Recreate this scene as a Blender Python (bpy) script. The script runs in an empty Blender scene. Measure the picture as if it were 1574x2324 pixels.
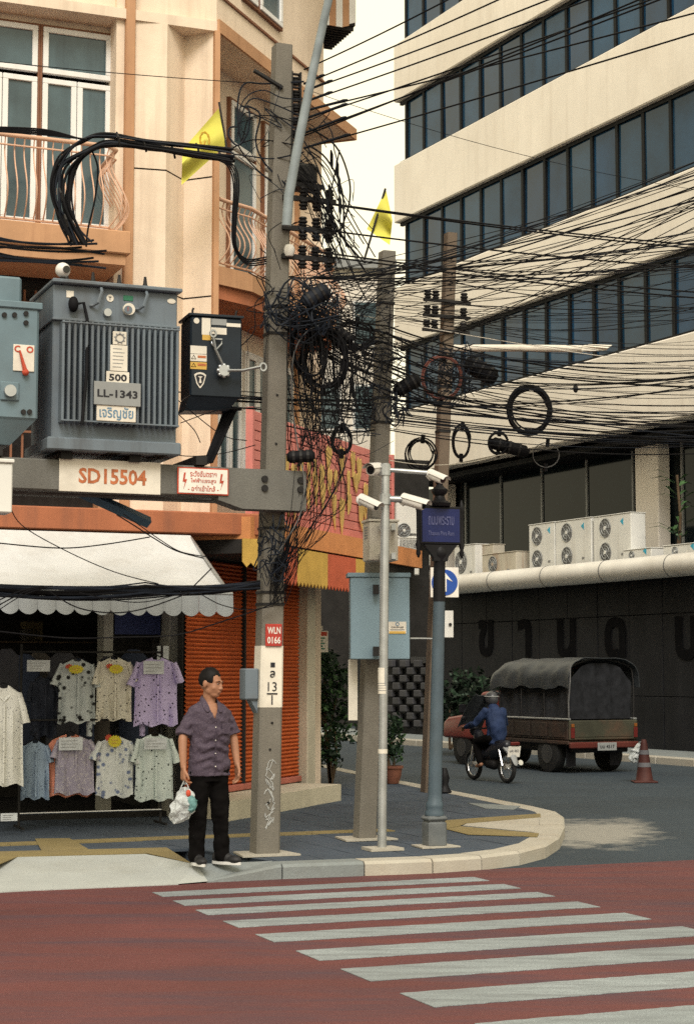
import bpy, math, random
from math import sin, cos, tan, pi, sqrt, hypot, atan, atan2, radians
from mathutils import Vector, Matrix, noise

SC = bpy.context.scene
COL = SC.collection
RND = random.Random(11)

# ------------------------------------------------------------------ camera, sky, sun, exposure
FOC = 4036.0                       # focal length in pixels of a 1574 px wide picture
PITCH = atan(366 / FOC)
EYE = 1.75
cam_data = bpy.data.cameras.new('camera')
cam = bpy.data.objects.new('camera', cam_data)
COL.objects.link(cam)
cam.location = (0, 0, EYE)
cam.rotation_euler = (pi / 2 + PITCH, 0, 0)
cam_data.sensor_fit = 'VERTICAL'
cam_data.sensor_height = 36.0
cam_data.lens = 36.0 * FOC / 2324.0
cam_data.clip_end = 2000
SC.camera = cam

SUN_ELEV, SUN_ROT = radians(46), radians(178)
world = bpy.data.worlds.new('World')
SC.world = world
world.use_nodes = True
wn = world.node_tree.nodes
wl = world.node_tree.links
bg = wn['Background']
sky = wn.new('ShaderNodeTexSky')
sky.sky_type = 'NISHITA'
sky.sun_disc = False
sky.sun_elevation = SUN_ELEV
sky.sun_rotation = SUN_ROT
sky.air_density = 1.0
sky.dust_density = 5.0
sky.ozone_density = 1.0
hz = wn.new('ShaderNodeMix'); hz.data_type = 'RGBA'       # evening overcast: even warm veil over the whole sky
hz.inputs['Factor'].default_value = 0.72
hz.inputs['B'].default_value = (14.4, 12.8, 8.6, 1)
wl.new(sky.outputs['Color'], hz.inputs['A'])
wl.new(hz.outputs['Result'], bg.inputs['Color'])
bg.inputs['Strength'].default_value = 0.075

sun_data = bpy.data.lights.new('sun', 'SUN')
sun_data.energy = 1.5
sun_data.angle = radians(25)
sun_data.color = (1.0, 0.965, 0.92)
sun = bpy.data.objects.new('sun', sun_data)
COL.objects.link(sun)
# nishita rotation is clockwise from +Y seen from above
sd = Vector((sin(SUN_ROT) * cos(SUN_ELEV), cos(SUN_ROT) * cos(SUN_ELEV), sin(SUN_ELEV)))
sun.rotation_euler = sd.to_track_quat('Z', 'Y').to_euler()
sun.location = sd * 60

SC.view_settings.view_transform = 'Standard'
SC.view_settings.look = 'None'
SC.view_settings.gamma = 1
SC.view_settings.exposure = 0.75
SC.render.engine = 'CYCLES'
SC.cycles.use_denoising = False          # what grain is left reads like the grain of the film
SC.cycles.sample_clamp_indirect = 3.0
SC.cycles.max_bounces = 6
SC.cycles.diffuse_bounces = 3

# ------------------------------------------------------------------ geometry of the place
def ray(u, v):
    a = (u - 787) / FOC; b = (1162 - v) / FOC
    return Vector((a, cos(PITCH) - b * sin(PITCH), sin(PITCH) + b * cos(PITCH)))
def at(u, v, Y):
    d = ray(u, v); k = Y / d.y
    return Vector((d.x * k, Y, EYE + d.z * k))
def gnd(u, v, z=0.0):
    d = ray(u, v); k = (z - EYE) / d.z
    return Vector((d.x * k, d.y * k, z))
def frame(ox, oy, ax, ay, oz=0.0):
    """x along a facade (to the right), y into the building, z up"""
    l = hypot(ax, ay); ax /= l; ay /= l
    return Matrix(((ax, -ay, 0, ox), (ay, ax, 0, oy), (0, 0, 1, oz), (0, 0, 0, 1)))
def px(F, u, v, off=0.0):
    """facade coordinates (x, z) of a picture point on the plane y = off of frame F"""
    a = Vector((F[0][0], F[1][0], 0)); n = Vector((F[0][1], F[1][1], 0))
    o = Vector((F[0][3], F[1][3], 0)) + n * off
    d = ray(u, v); k = o.dot(n) / d.dot(n)
    p = Vector((d.x * k, d.y * k, EYE + d.z * k))
    return (p - o).dot(a), p.z - F[2][3]

AX, AY = 0.925, 0.379                      # direction of the main road
PAVE = 0.13
F0 = frame(-1.85, 20.6, AX, AY)            # front of the corner house
K0 = frame(-1.54, 20.67, 0.358, 0.934)     # its cut-off corner
R0 = frame(1.52, 50.0, 0.449, -0.893)        # the office building across the side street
ROAD = frame(0, 0, AX, AY)

# ------------------------------------------------------------------ materials
MATS = {}
def mat(key, col, rough=0.75, metal=0.0, var=0.18, scale=2.5, bump=0.0, bscale=60.0, dirt=None, dirt_amt=0.0,
        streak=None, streak_amt=0.0, spec=0.35, fine=0.0, trans=0.0):
    if key in MATS: return MATS[key]
    m = bpy.data.materials.new(key); m.use_nodes = True
    N = m.node_tree.nodes; L = m.node_tree.links
    b = N['Principled BSDF']
    b.inputs['Roughness'].default_value = rough
    b.inputs['Metallic'].default_value = metal
    b.inputs['Specular IOR Level'].default_value = spec
    geo = N.new('ShaderNodeNewGeometry')
    def noise_tex(sc, detail=5.0, mapping=None, rgh=0.6):
        n = N.new('ShaderNodeTexNoise'); n.inputs['Scale'].default_value = sc
        n.inputs['Detail'].default_value = detail; n.inputs['Roughness'].default_value = rgh
        if mapping:
            mp = N.new('ShaderNodeMapping'); mp.inputs['Scale'].default_value = mapping
            L.new(geo.outputs['Position'], mp.inputs['Vector']); L.new(mp.outputs['Vector'], n.inputs['Vector'])
        else:
            L.new(geo.outputs['Position'], n.inputs['Vector'])
        return n.outputs['Fac']
    def mix(f, A, B):
        x = N.new('ShaderNodeMix'); x.data_type = 'RGBA'
        if isinstance(f, float): x.inputs['Factor'].default_value = f
        else: L.new(f, x.inputs['Factor'])
        for s, q in (('A', A), ('B', B)):
            if isinstance(q, (tuple, list)): x.inputs[s].default_value = (q[0], q[1], q[2], 1)
            else: L.new(q, x.inputs[s])
        return x.outputs['Result']
    def rng(f, lo, hi, to=1.0):
        r = N.new('ShaderNodeMapRange'); L.new(f, r.inputs['Value'])
        r.inputs['From Min'].default_value = lo; r.inputs['From Max'].default_value = hi
        r.inputs['To Max'].default_value = to
        return r.outputs['Result']
    c = mix(rng(noise_tex(scale), 0.3, 0.7), tuple(q * (1 - var) for q in col), tuple(min(1, q * (1 + var)) for q in col))
    if fine:
        c = mix(rng(noise_tex(bscale * 1.7, 2.0), 0.35, 0.65), c, tuple(q * (1 - fine) for q in col))
    if dirt:
        c = mix(rng(noise_tex(scale * 0.45, 7.0, rgh=0.7), 0.48, 0.75, dirt_amt), c, dirt)
    if streak:
        c = mix(rng(noise_tex(1.0, 5.0, (4.5, 4.5, 0.32), 0.65), 0.5, 0.78, streak_amt), c, streak)
    L.new(c, b.inputs['Base Color'])
    if bump:
        bp = N.new('ShaderNodeBump'); bp.inputs['Strength'].default_value = bump; bp.inputs['Distance'].default_value = 0.01
        L.new(noise_tex(bscale, 4.0), bp.inputs['Height']); L.new(bp.outputs['Normal'], b.inputs['Normal'])
    if trans:
        b.inputs['Transmission Weight'].default_value = trans
    MATS[key] = m
    return m

beige = mat('beige_render', (0.74, 0.615, 0.485), 0.85, var=0.07, scale=1.2, dirt=(0.40, 0.31, 0.23), dirt_amt=0.5, streak=(0.36, 0.28, 0.21), streak_amt=0.5, bump=0.15)
orange_trim = mat('orange_trim', (0.45, 0.25, 0.135), 0.75, var=0.12, streak=(0.24, 0.11, 0.06), streak_amt=0.5, bump=0.1)
orange_band = mat('orange_canopy', (0.37, 0.13, 0.062), 0.8, var=0.15, streak=(0.15, 0.07, 0.05), streak_amt=0.6, bump=0.1)
orange_rail = mat('orange_railing', (0.58, 0.36, 0.25), 0.5, var=0.12, dirt=(0.25, 0.1, 0.05), dirt_amt=0.5)
white_paint = mat('white_paint', (0.72, 0.72, 0.71), 0.55, var=0.05, streak=(0.4, 0.36, 0.3), streak_amt=0.3)
glass = mat('dark_glass', (0.006, 0.010, 0.012), 0.08, var=0.4, scale=0.7, spec=0.14)
curtain_glass = mat('curtain_glass', (0.055, 0.09, 0.105), 0.14, var=0.35, scale=1.6, spec=0.5, streak=(0.025, 0.042, 0.052), streak_amt=0.8)
office_glass = mat('office_glass', (0.020, 0.050, 0.084), 0.12, var=0.35, scale=0.35, spec=0.30)
office_wall = mat('office_render', (0.73, 0.68, 0.61), 0.85, var=0.06, scale=0.5, streak=(0.46, 0.40, 0.34), streak_amt=0.35, dirt=(0.42, 0.34, 0.25), dirt_amt=0.3, bump=0.1)
office_panes = [mat('office_glass_%d' % k, c, r, var=0.45, scale=0.5, spec=s) for k, (c, r, s) in enumerate((((0.011, 0.042, 0.092), .12, .24), ((0.008, 0.033, 0.075), .06, .36), ((0.016, 0.050, 0.098), .2, .24), ((0.012, 0.042, 0.082), .09, .30)))]
mullion_mat = mat('mullion_metal', (0.006, 0.0065, 0.0075), 0.6, var=0.2, spec=.15)
dark_wall = mat('shaded_wall_dark', (0.011, 0.0115, 0.014), 0.7, spec=.15, var=0.35, scale=1.0, streak=(0.02, 0.02, 0.023), streak_amt=0.5, bump=0.1)  # near-black colour carries the shade of the narrow street and canopy
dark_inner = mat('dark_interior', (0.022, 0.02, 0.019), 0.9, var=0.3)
concrete = mat('pole_concrete', (0.175, 0.162, 0.138), 0.9, var=0.16, scale=5, bump=0.5, bscale=90, fine=0.25, dirt=(0.13, 0.115, 0.095), dirt_amt=0.5, streak=(0.12, 0.105, 0.085), streak_amt=0.6)
concrete_brown = mat('pole_concrete_brown', (0.15, 0.115, 0.085), 0.9, var=0.18, scale=5, bump=0.5, bscale=90, fine=0.2, streak=(0.1, 0.075, 0.055), streak_amt=0.6)
beam_concrete = mat('beam_concrete', (0.15, 0.148, 0.135), 0.9, var=0.18, scale=4, bump=0.45, bscale=80, fine=0.25, streak=(0.09, 0.085, 0.075), streak_amt=0.7)
kerb_light = mat('kerb_light', (0.41, 0.385, 0.33), 0.9, var=0.12, scale=4, bump=0.4, bscale=70, dirt=(0.33, 0.28, 0.21), dirt_amt=0.65, fine=0.15)
kerb_grey = mat('kerb_grey', (0.21, 0.235, 0.24), 0.9, var=0.16, scale=4, bump=0.4, bscale=70, dirt=(0.13, 0.13, 0.12), dirt_amt=0.6, fine=0.2)
ramp_mat = mat('ramp_concrete', (0.37, 0.39, 0.38), 0.9, var=0.12, scale=2.2, bump=0.4, bscale=80, dirt=(0.27, 0.27, 0.24), dirt_amt=0.6, fine=0.15)
slab_mat = mat('paving', (0.060, 0.079, 0.108), 0.85, var=0.2, scale=1.6, bump=0.4, bscale=110, fine=0.3, dirt=(0.026, 0.03, 0.037), dirt_amt=0.6)
tactile_mat = mat('tactile_yellow', (0.23, 0.18, 0.08), 0.85, var=0.2, scale=3, bump=0.4, fine=0.2, dirt=(0.15, 0.125, 0.08), dirt_amt=0.7)
galv = mat('galvanised_steel', (0.42, 0.44, 0.45), 0.42, metal=0.75, var=0.15, scale=6, dirt=(0.25, 0.25, 0.24), dirt_amt=0.4)
rubber = mat('cable_rubber', (0.006, 0.006, 0.0075), 0.7, var=0.3, scale=4, spec=0.12)
rubber_blue = mat('cable_blue_black', (0.008, 0.011, 0.018), 0.65, var=0.3, scale=4, spec=0.18)
rubber_grey = mat('cable_grey', (0.10, 0.10, 0.10), 0.6, var=0.3, scale=4)
rubber_red = mat('cable_red_brown', (0.13, 0.04, 0.03), 0.6, var=0.3, scale=4)
iron = mat('dark_iron', (0.014, 0.013, 0.013), 0.65, metal=0.2, var=0.4, scale=8)
black_paint = mat('black_paint', (0.007, 0.007, 0.009), 0.5, var=0.2, spec=.2)
transformer_grey = mat('transformer_grey', (0.125, 0.155, 0.185), 0.5, var=0.12, scale=3, streak=(0.06, 0.06, 0.062), streak_amt=0.85, dirt=(0.10, 0.085, 0.07), dirt_amt=0.5)
switch_blue = mat('switchgear_blue_grey', (0.125, 0.185, 0.22), 0.5, var=0.12, scale=3, streak=(0.09, 0.12, 0.13), streak_amt=0.6, dirt=(0.12, 0.13, 0.13), dirt_amt=0.4)
cabinet_blue = mat('cabinet_blue_grey', (0.17, 0.25, 0.30), 0.5, var=0.07, scale=2, streak=(0.13, 0.2, 0.22), streak_amt=0.4)
navy_paint = mat('control_box_dark', (0.010, 0.016, 0.024), 0.45, var=0.25, scale=4, spec=.25)
cream_box = mat('cream_enclosure', (0.50, 0.47, 0.40), 0.55, var=0.08, streak=(0.28, 0.25, 0.2), streak_amt=0.45)
cam_white = mat('camera_white', (0.66, 0.64, 0.60), 0.4, var=0.05, dirt=(0.4, 0.37, 0.33), dirt_amt=0.35)
lens_black = mat('lens_black', (0.008, 0.008, 0.01), 0.15, spec=0.7)
plate_white = mat('plate_white', (0.66, 0.62, 0.54), 0.6, var=0.08, scale=6, dirt=(0.35, 0.31, 0.25), dirt_amt=0.5)
plate_grey = mat('plate_grey', (0.24, 0.25, 0.25), 0.6, var=0.1, scale=6)
ink_black = mat('ink_black', (0.015, 0.015, 0.02), 0.7)
ink_red = mat('ink_red', (0.42, 0.06, 0.03), 0.7, var=0.2, scale=10)
ink_rust = mat('ink_rust', (0.42, 0.13, 0.05), 0.7, var=0.3, scale=14)
ink_blue = mat('ink_blue', (0.10, 0.20, 0.30), 0.7)
ink_grey = mat('ink_grey', (0.20, 0.20, 0.20), 0.7)
red_tag = mat('red_tag', (0.36, 0.035, 0.025), 0.55, var=0.15, scale=10)
ink_white = mat('ink_white', (0.72, 0.69, 0.63), 0.6)
steel_blue = mat('lamp_post_paint', (0.058, 0.085, 0.108), 0.45, var=0.15, scale=5, dirt=(0.06, 0.075, 0.08), dirt_amt=0.5)
sign_blue = mat('street_sign_blue', (0.006, 0.013, 0.085), 0.5, var=0.15)
sign_dim = mat('street_sign_lettering', (0.09, 0.10, 0.22), 0.5)
arrow_blue = mat('road_sign_blue', (0.015, 0.07, 0.33), 0.45, var=0.1)
flag_yellow = mat('flag_yellow', (0.58, 0.54, 0.09), 0.7, var=0.08, scale=5)
flag_ochre = mat('flag_emblem', (0.50, 0.30, 0.03), 0.7)
shutter_orange = mat('shutter_orange', (0.52, 0.115, 0.03), 0.55, var=0.14, scale=2, dirt=(0.22, 0.05, 0.025), dirt_amt=0.6, streak=(0.3, 0.07, 0.03), streak_amt=0.5)
awning_white = mat('awning_white', (0.60, 0.61, 0.62), 0.8, var=0.07, scale=1.5, bump=.3, bscale=20, dirt=(0.42, 0.40, 0.37), dirt_amt=0.5, streak=(.38, .36, .33), streak_amt=.4)
awning_grey = mat('awning_valance', (0.36, 0.39, 0.42), 0.8, var=0.08, scale=3)
pink_board = mat('pink_board', (0.56, 0.20, 0.175), 0.7, var=0.15, scale=3, dirt=(0.3, 0.08, 0.06), dirt_amt=0.4)
ochre_leaf = mat('ochre_ornament', (0.50, 0.34, 0.11), 0.75, var=0.25, scale=8)
red_cloth = mat('red_canvas', (0.50, 0.11, 0.055), 0.8, var=0.15, scale=4)
ochre_cloth = mat('ochre_canvas', (0.55, 0.35, 0.08), 0.8, var=0.15, scale=4)
step_cream = mat('step_cream', (0.50, 0.46, 0.36), 0.85, var=0.1, bump=0.2, dirt=(0.3, 0.27, 0.21), dirt_amt=0.5)
pillar_grey = mat('pillar_grey', (0.33, 0.32, 0.28), 0.85, var=0.1, streak=(0.2, 0.19, 0.16), streak_amt=0.5)
ac_white = mat('air_unit_white', (0.66, 0.66, 0.63), 0.5, var=0.06, streak=(0.36, 0.33, 0.28), streak_amt=0.5)
ac_old = mat('air_unit_rusty', (0.48, 0.44, 0.36), 0.6, var=0.12, streak=(0.24, 0.11, 0.05), streak_amt=0.9)
ac_grille = mat('air_unit_grille', (0.13, 0.13, 0.13), 0.6)
cyan_mark = mat('cyan_mark', (0.03, 0.34, 0.50), 0.5)
pipe_metal = mat('canopy_metal', (0.68, 0.66, 0.62), 0.45, metal=0.1, var=0.08, scale=2, dirt=(0.3, 0.26, 0.2), dirt_amt=0.4)
tyre = mat('tyre_rubber', (0.014, 0.014, 0.014), 0.8)
truck_red = mat('truck_red', (0.085, 0.017, 0.013), 0.4, var=0.15, dirt=(0.12, 0.045, 0.035), dirt_amt=0.5)
truck_bed = mat('truck_bed_brown', (0.03, 0.022, 0.018), 0.6, var=0.25, dirt=(0.12, 0.05, 0.03), dirt_amt=0.6)
tarp = mat('truck_tarp', (0.036, 0.041, 0.046), 0.45, var=0.25, scale=5, bump=0.8, bscale=14)
cone_red = mat('cone_red', (0.045, 0.011, 0.009), 0.7, dirt=(0.12, 0.04, 0.03), dirt_amt=0.6)
leaf_dark = mat('leaf_green', (0.015, 0.036, 0.018), 0.6, var=0.5, scale=6)
leaf_pale = mat('leaf_fresh_green', (0.05, 0.11, 0.04), 0.55, var=0.4, scale=6)
stem_brown = mat('stem_brown', (0.09, 0.06, 0.035), 0.9)
clay = mat('clay_pot', (0.17, 0.065, 0.04), 0.8, var=0.2, scale=8)
skin = mat('skin', (0.30, 0.145, 0.085), 0.55, var=0.08, scale=14)
hair_black = mat('hair_black', (0.006, 0.005, 0.005), 0.6, var=0.4, scale=60, spec=.15)
trouser = mat('trouser_black', (0.005, 0.0045, 0.0045), 1.0, var=0.3, scale=9, spec=.05)
shoe_black = mat('shoe_black', (0.014, 0.014, 0.016), 0.6)
sole_white = mat('shoe_sole', (0.62, 0.62, 0.60), 0.6)
jacket_blue = mat('jacket_blue', (0.012, 0.026, 0.075), 0.8, var=0.2, scale=8)
bag_film = mat('bag_film', (0.62, 0.66, 0.67), 0.35, var=0.2, scale=12, bump=0.8, bscale=35, trans=0.45)
paper = mat('paper_card', (0.52, 0.55, 0.58), 0.8, var=0.15, scale=12)
chrome = mat('chrome', (0.6, 0.6, 0.6), 0.25, metal=0.9)

def asphalt_material():
    m = mat('asphalt', (0.044, 0.063, 0.082), 0.8, var=0.18, scale=0.8, bump=0.6, bscale=120, fine=0.55, dirt=(0.022, 0.028, 0.034), dirt_amt=0.6)
    # dried cement spill beside the kerb corner
    N = m.node_tree.nodes; L = m.node_tree.links; b = N['Principled BSDF']
    old = b.inputs['Base Color'].links[0].from_socket
    geo = N.new('ShaderNodeNewGeometry')
    mp = N.new('ShaderNodeMapping'); mp.vector_type = 'TEXTURE'
    c = gnd(1345, 1890)
    mp.inputs['Location'].default_value = (c.x, c.y, 0); mp.inputs['Scale'].default_value = (0.78, 2.1, 1)
    mp.inputs['Rotation'].default_value = (0, 0, radians(-12))
    L.new(geo.outputs['Position'], mp.inputs['Vector'])
    ln = N.new('ShaderNodeVectorMath'); ln.operation = 'LENGTH'; L.new(mp.outputs['Vector'], ln.inputs[0])
    nz = N.new('ShaderNodeTexNoise'); nz.inputs['Scale'].default_value = 2.2; nz.inputs['Detail'].default_value = 8; nz.inputs['Roughness'].default_value = 0.7
    L.new(geo.outputs['Position'], nz.inputs['Vector'])
    ad = N.new('ShaderNodeMath'); ad.operation = 'MULTIPLY_ADD'; L.new(nz.outputs['Fac'], ad.inputs[0]); ad.inputs[1].default_value = 1.9; L.new(ln.outputs['Value'], ad.inputs[2])
    mr = N.new('ShaderNodeMapRange'); L.new(ad.outputs[0], mr.inputs['Value'])
    mr.inputs['From Min'].default_value = 1.95; mr.inputs['From Max'].default_value = 1.45; mr.inputs['To Max'].default_value = 0.85
    mx = N.new('ShaderNodeMix'); mx.data_type = 'RGBA'
    L.new(mr.outputs['Result'], mx.inputs['Factor']); L.new(old, mx.inputs['A']); mx.inputs['B'].default_value = (0.30, 0.29, 0.26, 1)
    L.new(mx.outputs['Result'], b.inputs['Base Color'])
    return m
asphalt = asphalt_material()

def worn_material(key, col, under, amt, along):
    """paint with wear streaks that follow the traffic"""
    m = mat(key, col, 0.75, var=0.28, scale=0.55, bump=0.6, bscale=110, fine=0.5)
    N = m.node_tree.nodes; L = m.node_tree.links; b = N['Principled BSDF']
    old = b.inputs['Base Color'].links[0].from_socket
    geo = N.new('ShaderNodeNewGeometry')
    mp = N.new('ShaderNodeMapping'); mp.inputs['Rotation'].default_value = (0, 0, -atan2(AY, AX)); mp.inputs['Scale'].default_value = along
    L.new(geo.outputs['Position'], mp.inputs['Vector'])
    nz = N.new('ShaderNodeTexNoise'); nz.inputs['Scale'].default_value = 1.0; nz.inputs['Detail'].default_value = 8; nz.inputs['Roughness'].default_value = 0.68
    L.new(mp.outputs['Vector'], nz.inputs['Vector'])
    mr = N.new('ShaderNodeMapRange'); L.new(nz.outputs['Fac'], mr.inputs['Value'])
    mr.inputs['From Min'].default_value = 0.44; mr.inputs['From Max'].default_value = 0.66; mr.inputs['To Max'].default_value = amt
    mx = N.new('ShaderNodeMix'); mx.data_type = 'RGBA'
    L.new(mr.outputs['Result'], mx.inputs['Factor']); L.new(old, mx.inputs['A']); mx.inputs['B'].default_value = (*under, 1)
    L.new(mx.outputs['Result'], b.inputs['Base Color'])
    return m
red_road_mat = worn_material('red_road_coating', (0.150, 0.047, 0.046), (0.062, 0.036, 0.050), 0.9, (0.45, 2.6, 1))
stripe_mat = worn_material('stripe_paint', (0.31, 0.35, 0.37), (0.13, 0.14, 0.15), 0.7, (1.6, 9.0, 1))

def print_fabric(key, col, spots, sscale, size, rand=0.9, stripe=None, rough=0.85):
    """cloth with a small printed pattern (voronoi dots) and an optional woven stripe"""
    m = bpy.data.materials.new(key); m.use_nodes = True
    N = m.node_tree.nodes; L = m.node_tree.links; b = N['Principled BSDF']
    b.inputs['Roughness'].default_value = rough; b.inputs['Specular IOR Level'].default_value = 0.2
    tc = N.new('ShaderNodeTexCoord')
    vo = N.new('ShaderNodeTexVoronoi'); vo.inputs['Scale'].default_value = sscale; vo.inputs['Randomness'].default_value = rand
    mp = N.new('ShaderNodeMapping'); mp.inputs['Scale'].default_value = (1, 0.05, 1)
    L.new(tc.outputs['Object'], mp.inputs['Vector']); L.new(mp.outputs['Vector'], vo.inputs['Vector'])
    mr = N.new('ShaderNodeMapRange'); L.new(vo.outputs['Distance'], mr.inputs['Value'])
    mr.inputs['From Min'].default_value = size * 1.25; mr.inputs['From Max'].default_value = size * 0.8
    nz = N.new('ShaderNodeTexNoise'); nz.inputs['Scale'].default_value = 9; L.new(tc.outputs['Object'], nz.inputs['Vector'])
    m0 = N.new('ShaderNodeMix'); m0.data_type = 'RGBA'; L.new(nz.outputs['Fac'], m0.inputs['Factor'])
    m0.inputs['A'].default_value = (*[q * 0.85 for q in col], 1); m0.inputs['B'].default_value = (*[min(1, q * 1.12) for q in col], 1)
    m1 = N.new('ShaderNodeMix'); m1.data_type = 'RGBA'
    L.new(mr.outputs['Result'], m1.inputs['Factor']); L.new(m0.outputs['Result'], m1.inputs['A']); m1.inputs['B'].default_value = (*spots, 1)
    L.new(m1.outputs['Result'], b.inputs['Base Color'])
    return m

# ------------------------------------------------------------------ mesh helpers
class MB:
    def __init__(s): s.v = []; s.f = []; s.mi = []
    def add(s, vs, fs, mi=0, F=None):
        n = len(s.v)
        s.v += [(F @ Vector(p)) if F is not None else Vector(p) for p in vs]
        s.f += [tuple(i + n for i in f) for f in fs]; s.mi += [mi] * len(fs)
        return s
    def box(s, x0, x1, y0, y1, z0, z1, F=None, bev=0.0, mi=0):
        if x1 < x0: x0, x1 = x1, x0
        if y1 < y0: y0, y1 = y1, y0
        if z1 < z0: z0, z1 = z1, z0
        if bev <= 0:
            vs = [(x, y, z) for z in (z0, z1) for y in (y0, y1) for x in (x0, x1)]
            return s.add(vs, [(0, 2, 3, 1), (4, 5, 7, 6), (0, 1, 5, 4), (2, 6, 7, 3), (0, 4, 6, 2), (1, 3, 7, 5)], mi, F)
        b = min(bev, (x1 - x0) * .45, (y1 - y0) * .45, (z1 - z0) * .45)
        X, Y, Z = (x0, x1), (y0, y1), (z0, z1)
        vs = []; idx = {}
        for i in (0, 1):
            for j in (0, 1):
                for k in (0, 1):
                    sx, sy, sz = (b, -b)[i], (b, -b)[j], (b, -b)[k]
                    for ax, p in (('x', (X[i], Y[j] + sy, Z[k] + sz)), ('y', (X[i] + sx, Y[j], Z[k] + sz)), ('z', (X[i] + sx, Y[j] + sy, Z[k]))):
                        idx[i, j, k, ax] = len(vs); vs.append(p)
        fs = []
        for i in (0, 1):
            q = [idx[i, 0, 0, 'x'], idx[i, 1, 0, 'x'], idx[i, 1, 1, 'x'], idx[i, 0, 1, 'x']]; fs.append(q if i else q[::-1])
            q = [idx[0, i, 0, 'y'], idx[1, i, 0, 'y'], idx[1, i, 1, 'y'], idx[0, i, 1, 'y']]; fs.append(q[::-1] if i else q)
            q = [idx[0, 0, i, 'z'], idx[1, 0, i, 'z'], idx[1, 1, i, 'z'], idx[0, 1, i, 'z']]; fs.append(q if i else q[::-1])
        for i in (0, 1):
            for j in (0, 1):
                fs.append([idx[i, j, 0, 'x'], idx[i, j, 0, 'y'], idx[i, j, 1, 'y'], idx[i, j, 1, 'x']])
                fs.append([idx[i, 0, j, 'x'], idx[i, 0, j, 'z'], idx[i, 1, j, 'z'], idx[i, 1, j, 'x']])
                fs.append([idx[0, i, j, 'y'], idx[0, i, j, 'z'], idx[1, i, j, 'z'], idx[1, i, j, 'y']])
                for k in (0, 1): fs.append([idx[i, j, k, 'x'], idx[i, j, k, 'y'], idx[i, j, k, 'z']])
        return s.add(vs, fs, mi, F)
    def prism(s, poly, y0, y1, F=None, mi=0):
        """polygon in x, z pushed along y"""
        n = len(poly)
        vs = [(p[0], y0, p[1]) for p in poly] + [(p[0], y1, p[1]) for p in poly]
        fs = [tuple(range(n)), tuple(range(2 * n - 1, n - 1, -1))] + [(i, i + n, (i + 1) % n + n, (i + 1) % n) for i in range(n)]
        return s.add(vs, fs, mi, F)
    def slab(s, poly, z0, z1, F=None, mi=0):
        """polygon in x, y pushed along z"""
        n = len(poly)
        vs = [(p[0], p[1], z0) for p in poly] + [(p[0], p[1], z1) for p in poly]
        fs = [tuple(range(n - 1, -1, -1)), tuple(range(n, 2 * n))] + [(i, (i + 1) % n, (i + 1) % n + n, i + n) for i in range(n)]
        return s.add(vs, fs, mi, F)
    def tube(s, pts, r, n=6, closed=False, cap=True, F=None, mi=0, flat=1.0):
        pts = [Vector(p) for p in pts]; m = len(pts)
        rr = r if isinstance(r, (list, tuple)) else [r] * m
        vs = []; up = None
        for i in range(m):
            if closed: t = pts[(i + 1) % m] - pts[i - 1]
            else: t = pts[min(i + 1, m - 1)] - pts[max(i - 1, 0)]
            if t.length < 1e-9: t = Vector((0, 0, 1))
            t.normalize()
            if up is None:
                ref = Vector((0, 0, 1)) if abs(t.z) < 0.9 else Vector((1, 0, 0))
                up = (ref - t * ref.dot(t)).normalized()
            else:
                up = up - t * up.dot(t)
                if up.length < 1e-6:
                    ref = Vector((0, 0, 1)) if abs(t.z) < 0.9 else Vector((1, 0, 0)); up = ref - t * ref.dot(t)
                up.normalize()
            sd_ = t.cross(up)
            for k in range(n):
                a = 2 * pi * k / n
                vs.append(pts[i] + (up * cos(a) * flat + sd_ * sin(a)) * rr[i])
        fs = []
        for i in range(m if closed else m - 1):
            j = (i + 1) % m
            for k in range(n):
                k2 = (k + 1) % n
                fs.append((i * n + k, i * n + k2, j * n + k2, j * n + k))
        if cap and not closed:
            fs.append(tuple(range(n))[::-1]); fs.append(tuple((m - 1) * n + k for k in range(n)))
        return s.add(vs, fs, mi, F)
    def lathe(s, prof, n=16, F=None, mi=0, cap=True):
        vs = []; fs = []
        for r, z in prof:
            for k in range(n):
                a = 2 * pi * k / n; vs.append((r * cos(a), r * sin(a), z))
        for i in range(len(prof) - 1):
            for k in range(n):
                k2 = (k + 1) % n; fs.append((i * n + k, i * n + k2, (i + 1) * n + k2, (i + 1) * n + k))
        if cap:
            fs.append(tuple(range(n))[::-1]); fs.append(tuple((len(prof) - 1) * n + k for k in range(n)))
        return s.add(vs, fs, mi, F)
    def cyl(s, p0, p1, r, n=12, r2=None, F=None, mi=0):
        return s.tube([p0, p1], [r, r if r2 is None else r2], n, F=F, mi=mi)
    def ball(s, c, r, n=12, m=8, F=None, mi=0):
        c = Vector(c); r = Vector(r) if isinstance(r, (tuple, list, Vector)) else Vector((r, r, r))
        vs = [c + Vector((0, 0, -r.z))]; fs = []
        for i in range(1, m):
            a = -pi / 2 + pi * i / m
            for k in range(n):
                b = 2 * pi * k / n; vs.append(c + Vector((r.x * cos(a) * cos(b), r.y * cos(a) * sin(b), r.z * sin(a))))
        vs.append(c + Vector((0, 0, r.z)))
        for k in range(n): fs.append((0, 1 + (k + 1) % n, 1 + k))
        for i in range(m - 2):
            for k in range(n):
                k2 = (k + 1) % n; fs.append((1 + i * n + k, 1 + i * n + k2, 1 + (i + 1) * n + k2, 1 + (i + 1) * n + k))
        T = len(vs) - 1
        for k in range(n): fs.append((T, 1 + (m - 2) * n + k, 1 + (m - 2) * n + (k + 1) % n))
        return s.add(vs, fs, mi, F)
    def quad(s, a, b, c, d, mi=0, F=None): return s.add([a, b, c, d], [(0, 1, 2, 3)], mi, F)

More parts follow.
